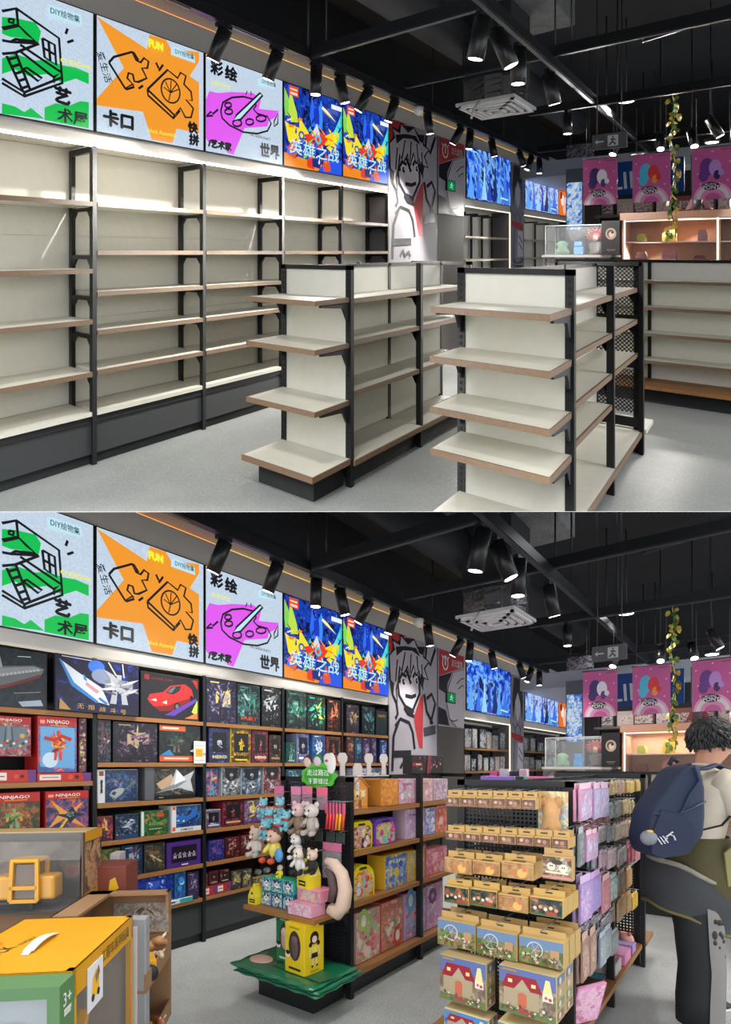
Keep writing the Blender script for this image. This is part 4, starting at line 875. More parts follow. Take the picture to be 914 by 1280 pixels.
# ================================================================ GOODS OF THE STOCKED SHOP
WALL_BOXES = [
    (-3.79, 1.201, 0.396, 1.854, 0.375, 0.28, '1A2226', ('141A1E', '1E2A30', '26343A'), 'carrier', '', '', 'black box with a long grey warship picture, top shelf beside the screens'),
    (-3.742, 1.624, 0.592, 1.854, 0.381, 0.03, '15182C', ('0E1030', '1C2A7A', '2A48C0', '141438'), 'wing', '无限战斗号', 'C8A060', 'indigo box with a white winged robot, top shelf beside the warship box'),
    (-3.79, 2.256, 0.528, 1.854, 0.356, 0.25, '181416', ('16161C', '242026', '1A181C'), 'car', 'SUPER CAR', '7A2A2A', 'black box with a red sports car, top shelf'),
    (-3.79, 2.858, 0.322, 1.854, 0.381, 0.22, '2A2440', ('1C1830', '3A3458', '8A90B0', 'E0C878', '241E38'), 'mecha', '', '', 'tall violet black robot box beside the red car box, top shelf'),
    (-3.79, 3.188, 0.274, 1.854, 0.374, 0.2, '1C2428', ('18222A', '3A6A70', 'C8DCE0', '4AA088', '222428'), 'mecha', 'FAIRY', 'D04A30', 'teal robot box with a red title, top shelf'),
    (-3.79, 3.484, 0.25, 1.854, 0.377, 0.2, '14161A', ('121418', '2A3036', '9AA4AA', 'E4E8EA', '1A1C20'), 'mecha', '', '', 'black box with a silver robot, top shelf third bay'),
    (-3.79, 3.812, 0.291, 1.854, 0.381, 0.18, '1E3A3A', ('1A2224', '3A4A40', '9AAAA0', '2A9080', '1E2826'), 'mecha', '', '', 'grey green figure box with a teal foot, top shelf fourth bay'),
    (-3.79, 4.115, 0.283, 1.854, 0.368, 0.18, '1A2A2A', ('14201E', '2A4A44', 'C8D83A', '3AC0A8', '182220'), 'mecha', '', '', 'dark box with a lime streak, top shelf fourth bay'),
    (-3.79, 4.433, 0.226, 1.854, 0.358, 0.18, '14100F', ('120E0E', '3A1A18', 'A83A2A', 'D88A5A', '181212'), 'mecha', '', '', 'black box with a dark red figure, top shelf fourth bay'),
    (-3.79, 4.767, 0.233, 1.854, 0.331, 0.16, '2A2430', ('241E2A', '5A4A60', '8A6A80', 'C8B86A', '2A2430'), 'mecha', '', '', 'plum box with a yellow foot line, top shelf last bay'),
    (-3.79, 5.067, 0.249, 1.854, 0.335, 0.16, '14242A', ('10181C', '2A5A68', 'B8E0E4', '5AA8B0', '101418'), 'mecha', '', '', 'dark box with a bright icy figure, top shelf last bay'),
    (-3.79, 5.348, 0.236, 1.854, 0.301, 0.16, '1E2A2E', ('1C282C', '243236', '1E2A2E'), '', 'DIRTY', 'D0A050', 'slate box with jagged amber lettering, top shelf last bay'),
    (-3.79, 1.242, 0.258, 1.547, 0.254, 0.2, 'B03028', ('7A1A1A', 'C8C0B8', '8A9098', 'D8B88A', 'C03028', '5A6A7A'), 'castle', 'NINJAGO', 'F6F0E8', 'red box with a tower picture, second shelf of first bay'),
    (-3.79, 1.537, 0.25, 1.442, 0.375, 0.2, 'B02A28', ('3A7AB8', '8AC0E0', 'C8403A', 'E0D8C8', '3A5A9A', 'D85030'), 'dragon', 'NINJAGO', 'F6F0E8', 'red and sky blue box with a red dragon, second shelf of first bay'),
    (-3.79, 1.8, 0.052, 1.442, 0.375, 0.18, '4A2440', ('5A2A4A', 'C8B0A0', 'C0A040', '3A1A34'), '', '', '', 'narrow purple and gold box beside the red dragon box'),
    (-3.79, 1.926, 0.101, 1.511, 0.306, 0.16, '2A3440', ('1E2630', '4A5260', 'C8B0A8', '7A4A4A', '222A34'), 'mecha', '', '', 'narrow slate box with a pale robot, second shelf second bay'),
    (-3.79, 2.041, 0.357, 1.511, 0.303, 0.2, '181820', ('16161E', '2A2436', '7A5A80', 'B8A080', '1C1A24'), 'mecha', '', '', 'dark box with a gold knight on purple light, second shelf second bay'),
    (-3.79, 2.413, 0.383, 1.511, 0.306, 0.2, '26292B', ('16201E', '223430', '2A4A44', '3A2A2E', '1A2220'), 'orange', '', '', 'dark green box with orange bands, second shelf second bay'),
    (-3.79, 2.882, 0.221, 1.511, 0.303, 0.18, '2A2C50', ('1E2446', '3A4A8A', '6A90B8', 'C8D0E0', '2A2A58'), 'window', 'HERO', 'E8D060', 'indigo window box, first of the second shelf third bay'),
    (-3.79, 3.116, 0.237, 1.511, 0.306, 0.18, 'D8C020', ('6A5A20', 'E0C828', '4A3A28', 'B8802A', 'E8D838'), 'window', 'HERO', '3A2A10', 'bright yellow window box, second shelf third bay'),
    (-3.79, 3.366, 0.197, 1.511, 0.306, 0.18, '7A2A34', ('5A2030', '8A4048', 'D0A0A0', '3A1A28', 'A0405A'), 'window', 'HERO', 'F0D0A0', 'wine red window box, second shelf third bay'),
    (-3.79, 3.581, 0.153, 1.511, 0.268, 0.18, '4A2E22', ('3A2620', '6A4430', 'A08A70', 'C8C8C0', '2E2220'), 'window', '', '', 'brown window box with a silver foot, second shelf third bay'),
    (-3.79, 3.812, 0.128, 1.511, 0.203, 0.14, '2A6A64', ('1A3A3A', '3A8A80', '2A4A50', 'A0C8C0'), 'mecha', '', '', 'small teal box, second shelf fourth bay'),
    (-3.79, 3.96, 0.18, 1.511, 0.3, 0.16, 'AAB0D0', ('3A4468', '8A94C0', 'E8ECF4', '5A68A0'), 'window', '', '', 'white and periwinkle window box, second shelf fourth bay'),
    (-3.79, 4.196, 0.202, 1.511, 0.306, 0.16, '3A78B8', ('2A4A80', '4A90D0', 'C8E0F0', '2A3A60'), 'mecha', '', '', 'clear blue box, second shelf fourth bay'),
    (-3.79, 4.42, 0.239, 1.511, 0.292, 0.18, '8A2A22', ('5A3A2A', '8A6048', 'A04030', '3A2A28', 'C86A3A'), 'window', '', '', 'rust red window box, second shelf fourth bay'),
    (-3.79, 4.767, 0.141, 1.511, 0.306, 0.14, '4A2A28', ('3A2428', '8A4A3A', 'C0A080', '3A2A30'), 'mecha', '', '', 'slim brown red box, second shelf last bay'),
    (-3.79, 4.931, 0.131, 1.511, 0.306, 0.14, '2A5A78', ('1E3A50', '3A7A98', 'A0C8D8', '2A3A50'), 'mecha', '', '', 'slim sea blue box, second shelf last bay'),
    (-3.79, 5.081, 0.142, 1.511, 0.306, 0.14, '4A3A60', ('3A2A4A', '7A5A90', 'C8B0D0', '3A2A48'), 'mecha', '', '', 'slim purple box, second shelf last bay'),
    (-3.79, 5.248, 0.109, 1.511, 0.306, 0.14, '5A4A70', ('3A3450', '6A5A88', 'B0A0C0', '2A2440'), 'mecha', '', '', 'slim mauve box, second shelf last bay'),
    (-3.79, 5.433, 0.151, 1.511, 0.295, 0.14, '2A4478', ('1E2E5A', '3A60A8', 'A8C4E8', '28386A'), 'mecha', '', '', 'blue box at the mural end, second shelf last bay'),
    (-3.79, 1.251, 0.302, 1.026, 0.294, 0.2, 'B02A28', ('8A3A20', 'D8A060', '5A7A4A', 'C83A2A', '7A8A60', '3A4A3A'), 'greenjet', 'NINJAGO', 'F6F0E8', 'red box with a green vehicle, third shelf of first bay'),
    (-3.79, 1.585, 0.282, 1.026, 0.293, 0.2, 'B02A28', ('C85A20', 'E8A040', '5A4A7A', '3A3A5A', 'D8702A', '6A5A90'), 'blackjet', 'NINJAGO', 'F6F0E8', 'red and orange box with a dark flyer, third shelf of first bay'),
    (-3.79, 1.926, 0.309, 1.218, 0.243, 0.2, 'D8DADC', ('2A3A5A', '3A5A88', '6A7A98', 'B8906A', '2A3450'), 'heli', '直升机', '2A2A2A', 'blue box with a grey helicopter and white edge, third shelf'),
    (-3.79, 2.293, 0.453, 1.218, 0.256, 0.24, '5A5C62', ('3A3A3A', '6A5A48', 'C8A888', '4A5048', '2A2C30'), 'jet', '', '', 'dark box with a white fighter jet, third shelf'),
    (-3.79, 2.851, 0.126, 1.218, 0.248, 0.16, '2A5A90', ('3A6AA0', 'D0A060', 'C83A30', 'E8D8B0', '2A3A6A', '4AA0B8'), 'mecha', '', '', 'multicoloured robot box beside the jet box, third shelf'),
    (-3.79, 3.019, 0.207, 1.218, 0.254, 0.18, 'B8BCC0', ('8A9096', 'C8CCD2', '3A3E44', 'E4E8EC', '6A7076'), 'hexwin', '', '', 'first white and silver box with dark window, third shelf'),
    (-3.79, 3.238, 0.243, 1.218, 0.249, 0.18, 'A8B4C4', ('7A8896', 'B8C4D0', '2E3A4A', 'D8E0E8', '5A6A80'), 'hexwin', '', '', 'second white box with bluish figure, third shelf'),
    (-3.79, 3.501, 0.233, 1.218, 0.256, 0.18, 'B8A8AC', ('8A7A80', 'C8B8BC', '5A2A34', 'E4DCDE', '7A4048'), 'hexwin', '', '', 'third white box with wine red figure, third shelf'),
    (-3.79, 3.812, 0.246, 1.218, 0.226, 0.16, '3A6A78', ('2A4A58', '4A8A98', 'A8C8D0', '2A3A48'), 'mecha', '', '', 'teal box behind the plush sign, third shelf'),
    (-3.79, 4.09, 0.569, 1.218, 0.208, 0.16, '38404A', ('2A343E', '5A7078', '98A8B0', '2A2E38'), 'mecha', '', '', 'slate box behind the plush sign, third shelf'),
    (-3.79, 4.782, 0.802, 1.218, 0.237, 0.16, '7A7A84', ('5A6070', 'A0A8B8', 'D8DCE4', '4A4A5A'), 'mecha', '', '', 'pale grey boxes front behind the white cutouts, third shelf'),
    (-3.79, 1.926, 0.116, 0.946, 0.178, 0.16, '8A4A2A', ('5A2A3A', 'D07A3A', 'E8C060', 'A03A5A', '3A2A3A'), 'mecha', '', '', 'orange and pink figure box, fourth shelf second bay'),
    (-3.79, 2.061, 0.18, 0.946, 0.183, 0.18, '28344A', ('1E2838', '3A5070', '98A8B8', 'D8DCE0', '243044'), 'jet2', '', '', 'navy box with a small grey jet, fourth shelf second bay'),
    (-3.79, 2.256, 0.237, 0.946, 0.193, 0.18, '3A6A44', ('2A5A34', '4A8A48', '8AB070', 'C85A3A', '2A4A30'), 'tank', '', '', 'green box with a green tank, fourth shelf second bay'),
    (-3.79, 2.519, 0.285, 0.946, 0.217, 0.18, 'D8DCE0', ('2A4A7A', '4A88C8', '8AB8D8', '2A3A5A'), 'race', 'FAMOUS', '2A2A30', 'white edged box with a blue race car, fourth shelf'),
    (-3.79, 2.852, 0.155, 0.946, 0.161, 0.16, 'A8AAB0', ('5A5E66', 'A8ACB4', 'D8D8D8', '7A3A3A', '3A5A9A'), 'window', '', '', 'silver window box with a blue foot, fourth shelf third bay'),
    (-3.79, 3.032, 0.222, 0.946, 0.225, 0.18, '8A2A34', ('5A1E28', 'A8383A', 'D8B060', '3A1A24', '8A3A5A'), 'window', '', '', 'crimson box with a gold rimmed window, fourth shelf third bay'),
    (-3.79, 3.271, 0.246, 0.946, 0.226, 0.18, '6A4A7A', ('7A8A3A', 'C8C83A', '8A5AA0', 'D8D890', '5A3A6A'), 'mecha', '', '', 'lime and purple patterned box, fourth shelf third bay'),
    (-3.79, 3.54, 0.176, 0.946, 0.143, 0.16, 'D8642A', ('C84A20', 'E88A3A', 'A83A28', 'E8C0A0', 'D86A2A'), '', '', '', 'bright orange pack, fourth shelf third bay'),
    (-3.79, 1.926, 0.17, 0.664, 0.222, 0.18, '6A5A3A', ('5A6A3A', 'D8A040', 'C86A2A', '6A8A48', '3A4A2A'), 'tank', '', '', 'orange sunset box with an olive tank, fifth shelf'),
    (-3.79, 2.111, 0.163, 0.664, 0.229, 0.16, '24405A', ('1A2A40', '2A5A88', '7A4A5A', 'A8B8C8', '1E2A3C'), 'mecha', '', '', 'midnight blue box with a rearing beast, fifth shelf'),
    (-3.79, 2.289, 0.176, 0.664, 0.222, 0.16, '3A3A3A', ('2A2A2C', '5A4A3A', 'C8B890', '8A6A4A', '2E3A34'), 'mecha', '', '', 'olive black box with pale warriors, fifth shelf'),
    (-3.79, 2.48, 0.32, 0.664, 0.209, 0.18, '4A2A78', ('2A1A40', '3A2A58', 'A8A0B8', 'E0DCE8', '341E50'), 'frame', '', '', 'wide violet framed window box, fifth shelf'),
    (-3.79, 2.885, 0.161, 0.664, 0.175, 0.16, '3A3A8A', ('2A2A6A', '3A60B8', 'C03A4A', '5A48A0', '24245A'), 'mecha', '', '', 'ultramarine and red figure box, fifth shelf third bay'),
    (-3.79, 3.063, 0.158, 0.664, 0.182, 0.16, '5A1E24', ('4A1A20', '8A2A30', 'C8A898', '3A1418'), 'mecha', '', '', 'maroon figure box, fifth shelf third bay'),
    (-3.79, 3.234, 0.124, 0.664, 0.185, 0.16, '7A2430', ('3A2428', '8A3038', 'C0C8C0', '5A1A24'), 'mecha', '', '', 'dark red box with a silver knight, fifth shelf third bay'),
    (-3.79, 3.376, 0.141, 0.664, 0.206, 0.16, 'A82A34', ('C83A44', 'D8D8C8', '6A8A70', 'A83A40', 'E8E0D0'), '', '', '', 'red box with pale pictures, fifth shelf third bay'),
    (-3.79, 1.926, 0.27, 0.375, 0.252, 0.2, '1E242C', ('161C24', '243040', '3A4A58', '1A2028'), 'mecha', '', '', 'black blue box partly behind the tan tray box, lowest shelf'),
    (-3.79, 2.214, 0.323, 0.375, 0.252, 0.2, '2A3A90', ('1A2E80', '3A60D0', 'A8C8F8', 'E8F0FF', '243AA0'), '', '', '', 'cobalt box with icy white figures, lowest shelf'),
    (-3.79, 2.555, 0.1, 0.375, 0.252, 0.18, '2A78B8', ('1E4A88', '3A90D8', 'A8E0F0', '2A5AA0'), '', '', '', 'tall azure box, lowest shelf'),
    (-3.79, 2.675, 0.105, 0.375, 0.232, 0.18, '3A3A60', ('2A2848', '5A4A78', 'B8A8C8', '3A3058'), 'mecha', '', '', 'dusky figure box at the post, lowest shelf'),
    (-3.79, 2.851, 0.017, 0.46, 0.112, 0.14, '4A1E24', ('3A1A20', '8A3038', 'C8A898'), '', '', '', 'slim dark red box at the post, lowest shelf'),
    (-3.79, 2.885, 0.096, 0.46, 0.119, 0.14, '5A2026', ('3A1A20', '8A3038', 'C8A898', '4A1A20'), 'window', '', '', 'first maroon window box on a flat red box, lowest shelf'),
    (-3.79, 3.002, 0.097, 0.46, 0.114, 0.14, '5A2830', ('3A1E20', '904040', 'D0B0A0', '4A2024'), 'window', '', '', 'second maroon window box on a flat red box, lowest shelf'),
    (-3.79, 3.129, 0.106, 0.375, 0.165, 0.16, '4A4438', ('3A3830', 'D8B83A', '8A9088', 'E0D8A0', '2A2A28'), 'mecha', '', '', 'first yellow and steel robot box, lowest shelf'),
    (-3.79, 3.248, 0.115, 0.375, 0.16, 0.16, '4A4438', ('3A3830', 'D8B83A', '7A8A90', 'E0D8A0', '2A2A28'), 'mecha', '', '', 'second yellow and steel robot box, lowest shelf'),
    (-3.79, 3.381, 0.177, 0.375, 0.065, 0.16, '7A6A3A', ('5A4A2A', 'A88A4A', 'D8C890', '6A7A6A'), '', '', '', 'khaki box under two clear domes, lowest shelf'),
]
FLAT_BOXES = [(-3.79, 1.238, 0.29, 1.382, 0.08, 'C0302C', 'upper flat red box under the tower box'), (-3.79, 1.535, 0.349, 1.382, 0.058, 'C0302C', 'flat red and violet box under the dragon box'), (-3.79, 2.828, 0.136, 0.375, 0.083, 'A8303A', 'first flat red box on the lowest shelf'), (-3.79, 2.968, 0.152, 0.375, 0.083, 'A8303A', 'second flat red box on the lowest shelf')]
ISLAND_BOXES = [
    (-2.147, 2.791, 0.048, 1.201, 0.21, 0.2, 'D8DCD8', ('C8D0C8', 'E4E8E4', 'A8C0B0'), '', '', '', 'stack of white and mint cartons at the peg end'),
    (-2.147, 3.089, 0.219, 1.201, 0.192, 0.18, 'E0953A', ('D8883A', 'F0B060', 'E8A048', 'C87A50'), 'house', '', '', 'second orange house shaped carton'),
    (-2.147, 3.321, 0.224, 1.201, 0.187, 0.12, 'D8A0B0', ('C87A98', 'E8B8C8', 'F0D8DC', 'D890A8', 'A8C0C8'), '', 'TOMICA', 'C03A70', 'first pink sticker pack, top shelf of the first island'),
    (-2.147, 3.559, 0.261, 1.201, 0.182, 0.12, 'D8A0B0', ('C88AA0', 'E8C0CC', 'F0DCE0', 'D898B0', 'C8B0A0'), '', 'DIY', 'C03A70', 'second pink sticker pack, top shelf of the first island'),
    (-2.147, 3.835, 0.247, 1.201, 0.175, 0.12, 'C8A0B0', ('B88AA0', 'D8B8C8', 'E8D4DC', 'A8A8B8'), '', '', '', 'dusty pink pack next to the post, top shelf of the first island'),
    (-2.147, 3.415, 0.277, 0.931, 0.233, 0.12, 'D8B8CC', ('C898B8', 'E0C8DC', 'F0E0EC', 'B8A8D0'), '', 'FAIRY', 'B84A88', 'lilac pink craft pack, second shelf of the first island'),
    (-2.147, 3.706, 0.161, 0.931, 0.22, 0.12, 'A8A8D8', ('8A90C8', 'C8C8E8', 'E8E8F4', '6A78C0'), '', '', '', 'periwinkle craft pack, second shelf of the first island'),
    (-2.147, 3.881, 0.187, 0.931, 0.228, 0.14, 'E0906A', ('D8785A', 'F0B090', 'E8C8A8', 'C8607A'), '', '', '', 'coral craft box, second shelf of the first island'),
    (-2.147, 3.139, 0.29, 0.601, 0.242, 0.16, 'E0B030', ('3A5AA8', 'E0C040', '8AA8D0', 'E8E0B0', '5A78B8'), '', 'FUN', 'F0F0E0', 'yellow and blue puzzle box, third shelf of the first island'),
    (-2.147, 3.443, 0.249, 0.601, 0.235, 0.16, 'E8A828', ('E0A028', 'F0D060', 'C8C8A0', 'E88A3A', 'A8B890'), '', '', '', 'sunny yellow puzzle box, third shelf of the first island'),
    (-2.147, 3.725, 0.343, 0.601, 0.211, 0.14, 'D8909A', ('D07A88', 'E8B0B8', 'F0D0D0', 'C86878'), '', '', '', 'rose craft pack with a plush head, third shelf of the first island'),
    (-2.147, 2.804, 0.272, 0.173, 0.337, 0.1, 'E0B0B0', ('D07888', 'F0DCC8', 'E89098', 'F4E8D8', 'A8C088'), '', '', '', 'cream sheet pack of red fruit pictures, lowest shelf of the first island'),
    (-2.147, 3.099, 0.274, 0.173, 0.344, 0.1, 'D86A5A', ('C88A78', 'F0E0D0', 'E8A8A0', '8A9A78', 'D87868'), '', '', '', 'cream and red sheet pack, lowest shelf of the first island'),
    (-2.147, 3.398, 0.313, 0.173, 0.347, 0.1, 'D898C0', ('C888B8', 'F0DCE8', 'A8C0E8', 'E8A8C0', '7AA8D8'), '', '', '', 'pink and blue sheet pack, lowest shelf of the first island'),
    (-2.147, 3.725, 0.265, 0.173, 0.352, 0.1, 'D8A0CC', ('D0A0C8', 'E8C8E0', 'F0DCEC', 'C890C0'), '', '', '', 'orchid pink pack with a dark flower, lowest shelf of the first island'),
]
HUNG_BOXES = [
    (2.44, -1.296, 0.082, 1.286, 0.071, 0.06, 2, 'small', 'cream house figure box, first from the aisle side in the top hung row'),
    (2.44, -1.21, 0.078, 1.287, 0.071, 0.06, 2, 'small', 'cream house figure box, second from the aisle side in the top hung row'),
    (2.44, -1.128, 0.075, 1.287, 0.072, 0.06, 2, 'small', 'cream house figure box, third from the aisle side in the top hung row'),
    (2.44, -1.049, 0.072, 1.288, 0.071, 0.06, 2, 'small', 'cream house figure box, fourth from the aisle side in the top hung row'),
    (2.44, -0.973, 0.07, 1.289, 0.071, 0.06, 2, 'small', 'cream house figure box, fifth from the aisle side in the top hung row'),
    (2.44, -0.899, 0.067, 1.289, 0.071, 0.06, 2, 'small', 'cream house figure box, sixth from the aisle side in the top hung row'),
    (2.44, -1.296, 0.095, 1.117, 0.057, 0.06, 2, 'small', 'brown front cream box, first from the aisle side in the second hung row'),
    (2.44, -1.197, 0.091, 1.118, 0.058, 0.06, 2, 'small', 'brown front cream box, second from the aisle side in the second hung row'),
    (2.44, -1.102, 0.087, 1.119, 0.06, 0.06, 2, 'small', 'brown front cream box, third from the aisle side in the second hung row'),
    (2.44, -1.011, 0.083, 1.12, 0.061, 0.06, 2, 'small', 'brown front cream box, fourth from the aisle side in the second hung row'),
    (2.44, -0.924, 0.08, 1.121, 0.063, 0.06, 2, 'small', 'brown front cream box, fifth from the aisle side in the second hung row'),
    (2.44, -0.84, 0.076, 1.122, 0.064, 0.06, 2, 'small', 'brown front cream box, sixth from the aisle side in the second hung row'),
    (2.44, -0.76, 0.074, 1.123, 0.065, 0.06, 2, 'small', 'brown front cream box, seventh from the aisle side in the second hung row'),
    (2.42, -1.29, 0.146, 0.954, 0.088, 0.09, 2, 'mid', 'tan box with an open tray top, first in the third hung row'),
    (2.42, -1.138, 0.141, 0.965, 0.077, 0.09, 2, 'mid', 'tan box with an open tray top, second in the third hung row'),
    (2.42, -0.989, 0.153, 0.965, 0.093, 0.09, 2, 'mid', 'large plain cream box, third in the third hung row'),
    (2.42, -0.796, 0.132, 0.985, 0.107, 0.05, 1, 'fox', 'tan pack with two pale animal pictures, end of the third hung row'),
    (2.4, -1.283, 0.135, 0.807, 0.102, 0.09, 2, 'farm', 'dark green picture box, first in the fourth hung row'),
    (2.4, -1.139, 0.135, 0.815, 0.098, 0.09, 2, 'farm', 'dark green picture box, second in the fourth hung row'),
    (2.4, -0.996, 0.141, 0.816, 0.09, 0.09, 2, 'mid', 'cream picnic picture box in the fourth hung row'),
    (2.4, -0.844, 0.145, 0.82, 0.097, 0.09, 3, 'farm', 'dark green picture box at the corner of the fourth hung row'),
    (2.36, -1.298, 0.203, 0.605, 0.15, 0.1, 2, 'park', 'park picture box, first in the fifth hung row'),
    (2.36, -1.087, 0.198, 0.603, 0.145, 0.1, 2, 'park', 'park picture box with a wheel, second in the fifth hung row'),
    (2.36, -0.881, 0.197, 0.609, 0.139, 0.1, 3, 'park', 'park picture box at the corner of the fifth hung row'),
    (2.3, -1.252, 0.24, 0.368, 0.215, 0.12, 1, 'house', 'red roofed house picture box, first in the big row'),
    (2.3, -0.951, 0.255, 0.393, 0.206, 0.14, 2, 'house', 'red roofed house picture box at the corner of the big row'),
    (2.3, -1.23, 0.229, 0.207, 0.122, 0.12, 1, 'house2', 'red roofed house box, half cut at the bottom'),
    (2.3, -0.958, 0.238, 0.222, 0.12, 0.13, 1, 'house2', 'pale edged picture box below the corner house box'),
]
PACKETS = [
    (-0.72, 2.669, 0.274, 1.22, 0.184, 2, ('D890B0', 'F0C8D8', 'A8C0E0', 'F4E4EC', 'C8A0C8'), 'large pink and blue sticker sheet pack in the top packet row'),
    (-0.72, 2.961, 0.341, 1.206, 0.193, 2, ('C8A0D0', 'E8C8E0', 'A0C8E8', 'F0D8E8'), 'large lilac and blue sticker sheet pack in the top packet row'),
    (-0.72, 3.352, 0.181, 1.319, 0.081, 2, ('B8A078', 'D8C8A0', 'E8DCC0', '9A8458'), 'first small tan packet in the top packet row'),
    (-0.72, 3.554, 0.19, 1.314, 0.081, 2, ('C8A890', 'E0C8B8', 'D8B0A0'), 'second small rosy tan packet in the top packet row'),
    (-0.72, 3.766, 0.212, 1.31, 0.079, 2, ('C8A860', 'E0C888', 'B89048'), 'third small amber packet in the top packet row'),
    (-0.72, 4.001, 0.237, 1.304, 0.079, 2, ('B8A050', 'D8C070', 'A88840'), 'fourth small olive packet in the top packet row'),
    (-0.72, 3.332, 0.315, 1.186, 0.092, 2, ('7A848A', 'A8B0B4', 'D0D4D6', '5A6468'), 'grey crinkled film packet in the second packet row'),
    (-0.72, 3.681, 0.164, 1.175, 0.093, 2, ('B8A078', 'D8C8A0', 'E8DCC0', '9A8458'), 'first beige strip packet in the second packet row'),
    (-0.72, 3.868, 0.193, 1.171, 0.086, 2, ('A89A70', 'C8BA90', '8A7C58'), 'second beige strip packet in the second packet row'),
    (-0.72, 2.669, 0.118, 1.002, 0.189, 2, ('8A9498', 'B8C0C4', '6A7478'), 'long grey film packet in the third packet row'),
    (-0.72, 2.805, 0.238, 1.006, 0.158, 2, ('D890B0', 'F0C8D8', 'A8C0E0', 'F4E4EC', 'C8A0C8'), 'blue topped pink packet in the third packet row'),
    (-0.72, 3.071, 0.172, 1.07, 0.089, 2, ('A8A0A4', 'D0C8CC', '8A8286'), 'first mauve grey packet in the third packet row'),
    (-0.72, 3.263, 0.204, 1.055, 0.089, 2, ('7A848A', 'A8B0B4', 'D0D4D6', '5A6468'), 'second steel packet in the third packet row'),
    (-0.72, 3.488, 0.231, 1.043, 0.094, 2, ('C8B8A8', 'E0D4C8', 'A89888'), 'third cream packet in the third packet row'),
    (-0.72, 3.741, 0.264, 1.024, 0.106, 2, ('B89A88', 'D8BCA8', '98786A'), 'fourth tan packet in the third packet row'),
    (-0.72, 3.071, 0.192, 0.931, 0.094, 2, ('B898A8', 'D8C0CC', '98788A'), 'first dusty pink packet in the fourth packet row'),
    (-0.72, 3.282, 0.229, 0.896, 0.104, 2, ('C0A8B0', 'E0D0D4', 'A08890'), 'second dusty pink packet in the fourth packet row'),
    (-0.72, 3.532, 0.237, 0.877, 0.101, 2, ('A8A4A8', 'C8C8CC', '888488'), 'third pearl packet in the fourth packet row'),
    (-0.72, 3.804, 0.229, 0.853, 0.118, 2, ('A84A5A', 'C87A84', '883A4A'), 'crimson packet in the fourth packet row'),
    (-0.72, 4.057, 0.243, 0.827, 0.119, 2, ('B87A84', 'D8A8AC', '985A66'), 'rose packet in the fourth packet row'),
    (-0.72, 2.682, 0.181, 0.726, 0.23, 2, ('A890C0', 'D0B8DC', 'E8D8EC', 'B898D0'), 'tall lavender sheet pack in the fifth packet row'),
    (-0.72, 2.881, 0.233, 0.725, 0.211, 2, ('B088C8', 'D8B0E0', 'A8A8E0'), 'tall violet sheet pack in the fifth packet row'),
    (-0.72, 3.132, 0.19, 0.683, 0.207, 2, ('D0909A', 'E8B8BC', 'C07A88'), 'tall rose packet in the fifth packet row'),
    (-0.72, 3.342, 0.169, 0.692, 0.157, 2, ('7AA8A0', 'B8D8D0', 'E8F0EC'), 'mint and white tube packet in the fifth packet row'),
    (-0.72, 3.532, 0.212, 0.704, 0.14, 2, ('8A7A70', 'A89888', '6A5A52'), 'brown packet in the fifth packet row'),
    (-0.72, 3.779, 0.171, 0.697, 0.132, 1, ('C89A60', 'D8B480'), 'wooden brush packet in the fifth packet row'),
    (-0.72, 2.724, 0.285, 0.427, 0.237, 2, ('A8887A', 'C8A898', 'E0C8B8', '98705F'), 'brown pink carton in the lowest packet row'),
    (-0.72, 3.071, 0.271, 0.401, 0.188, 2, ('8A98A8', 'B8C4CC', 'A8B0B0'), 'blue grey carton in the lowest packet row'),
    (-0.72, 3.521, 0.376, 0.539, 0.137, 2, ('A8987A', 'D8A060', 'C8B898'), 'beige and orange carton in the lowest packet row'),
    (-0.72, 3.96, 0.101, 0.512, 0.115, 1, ('C8A030', 'E8C860'), 'first gold stick packet'),
    (-0.72, 4.1, 0.108, 0.492, 0.118, 1, ('C8A030', 'E8C860'), 'second gold stick packet'),
    (-0.74, 2.743, 0.631, 1.152, 0.043, 2, ('8A4A4A', 'C8B0B0', '6A5A5A'), 'low red and white packet between the top and third rows'),
    (-0.74, 3.156, 1.33, 0.798, 0.025, 1, ('8A8488', 'B0A8AC'), 'slim grey packet under the fourth row'),
    (-0.74, 2.743, 0.457, 0.637, 0.042, 2, ('9A9298', 'C0B8C0', '787078'), 'crinkled clear packet above the lowest row'),
    (-0.74, 3.21, 0.354, 0.542, 0.085, 2, ('A8A0A8', 'D0C8D0', '888088'), 'crinkled pearl packet above the lowest row'),
    (-0.74, 3.487, 0.167, 0.338, 0.148, 2, ('98A0A4', 'C8CCD0'), 'white striped packet in the lowest row'),
    (-0.74, 3.002, 0.126, 0.931, 0.157, 2, ('9AA8B0', 'C8D0D4', '7A868E'), 'long silvery packet in the third row'),
]

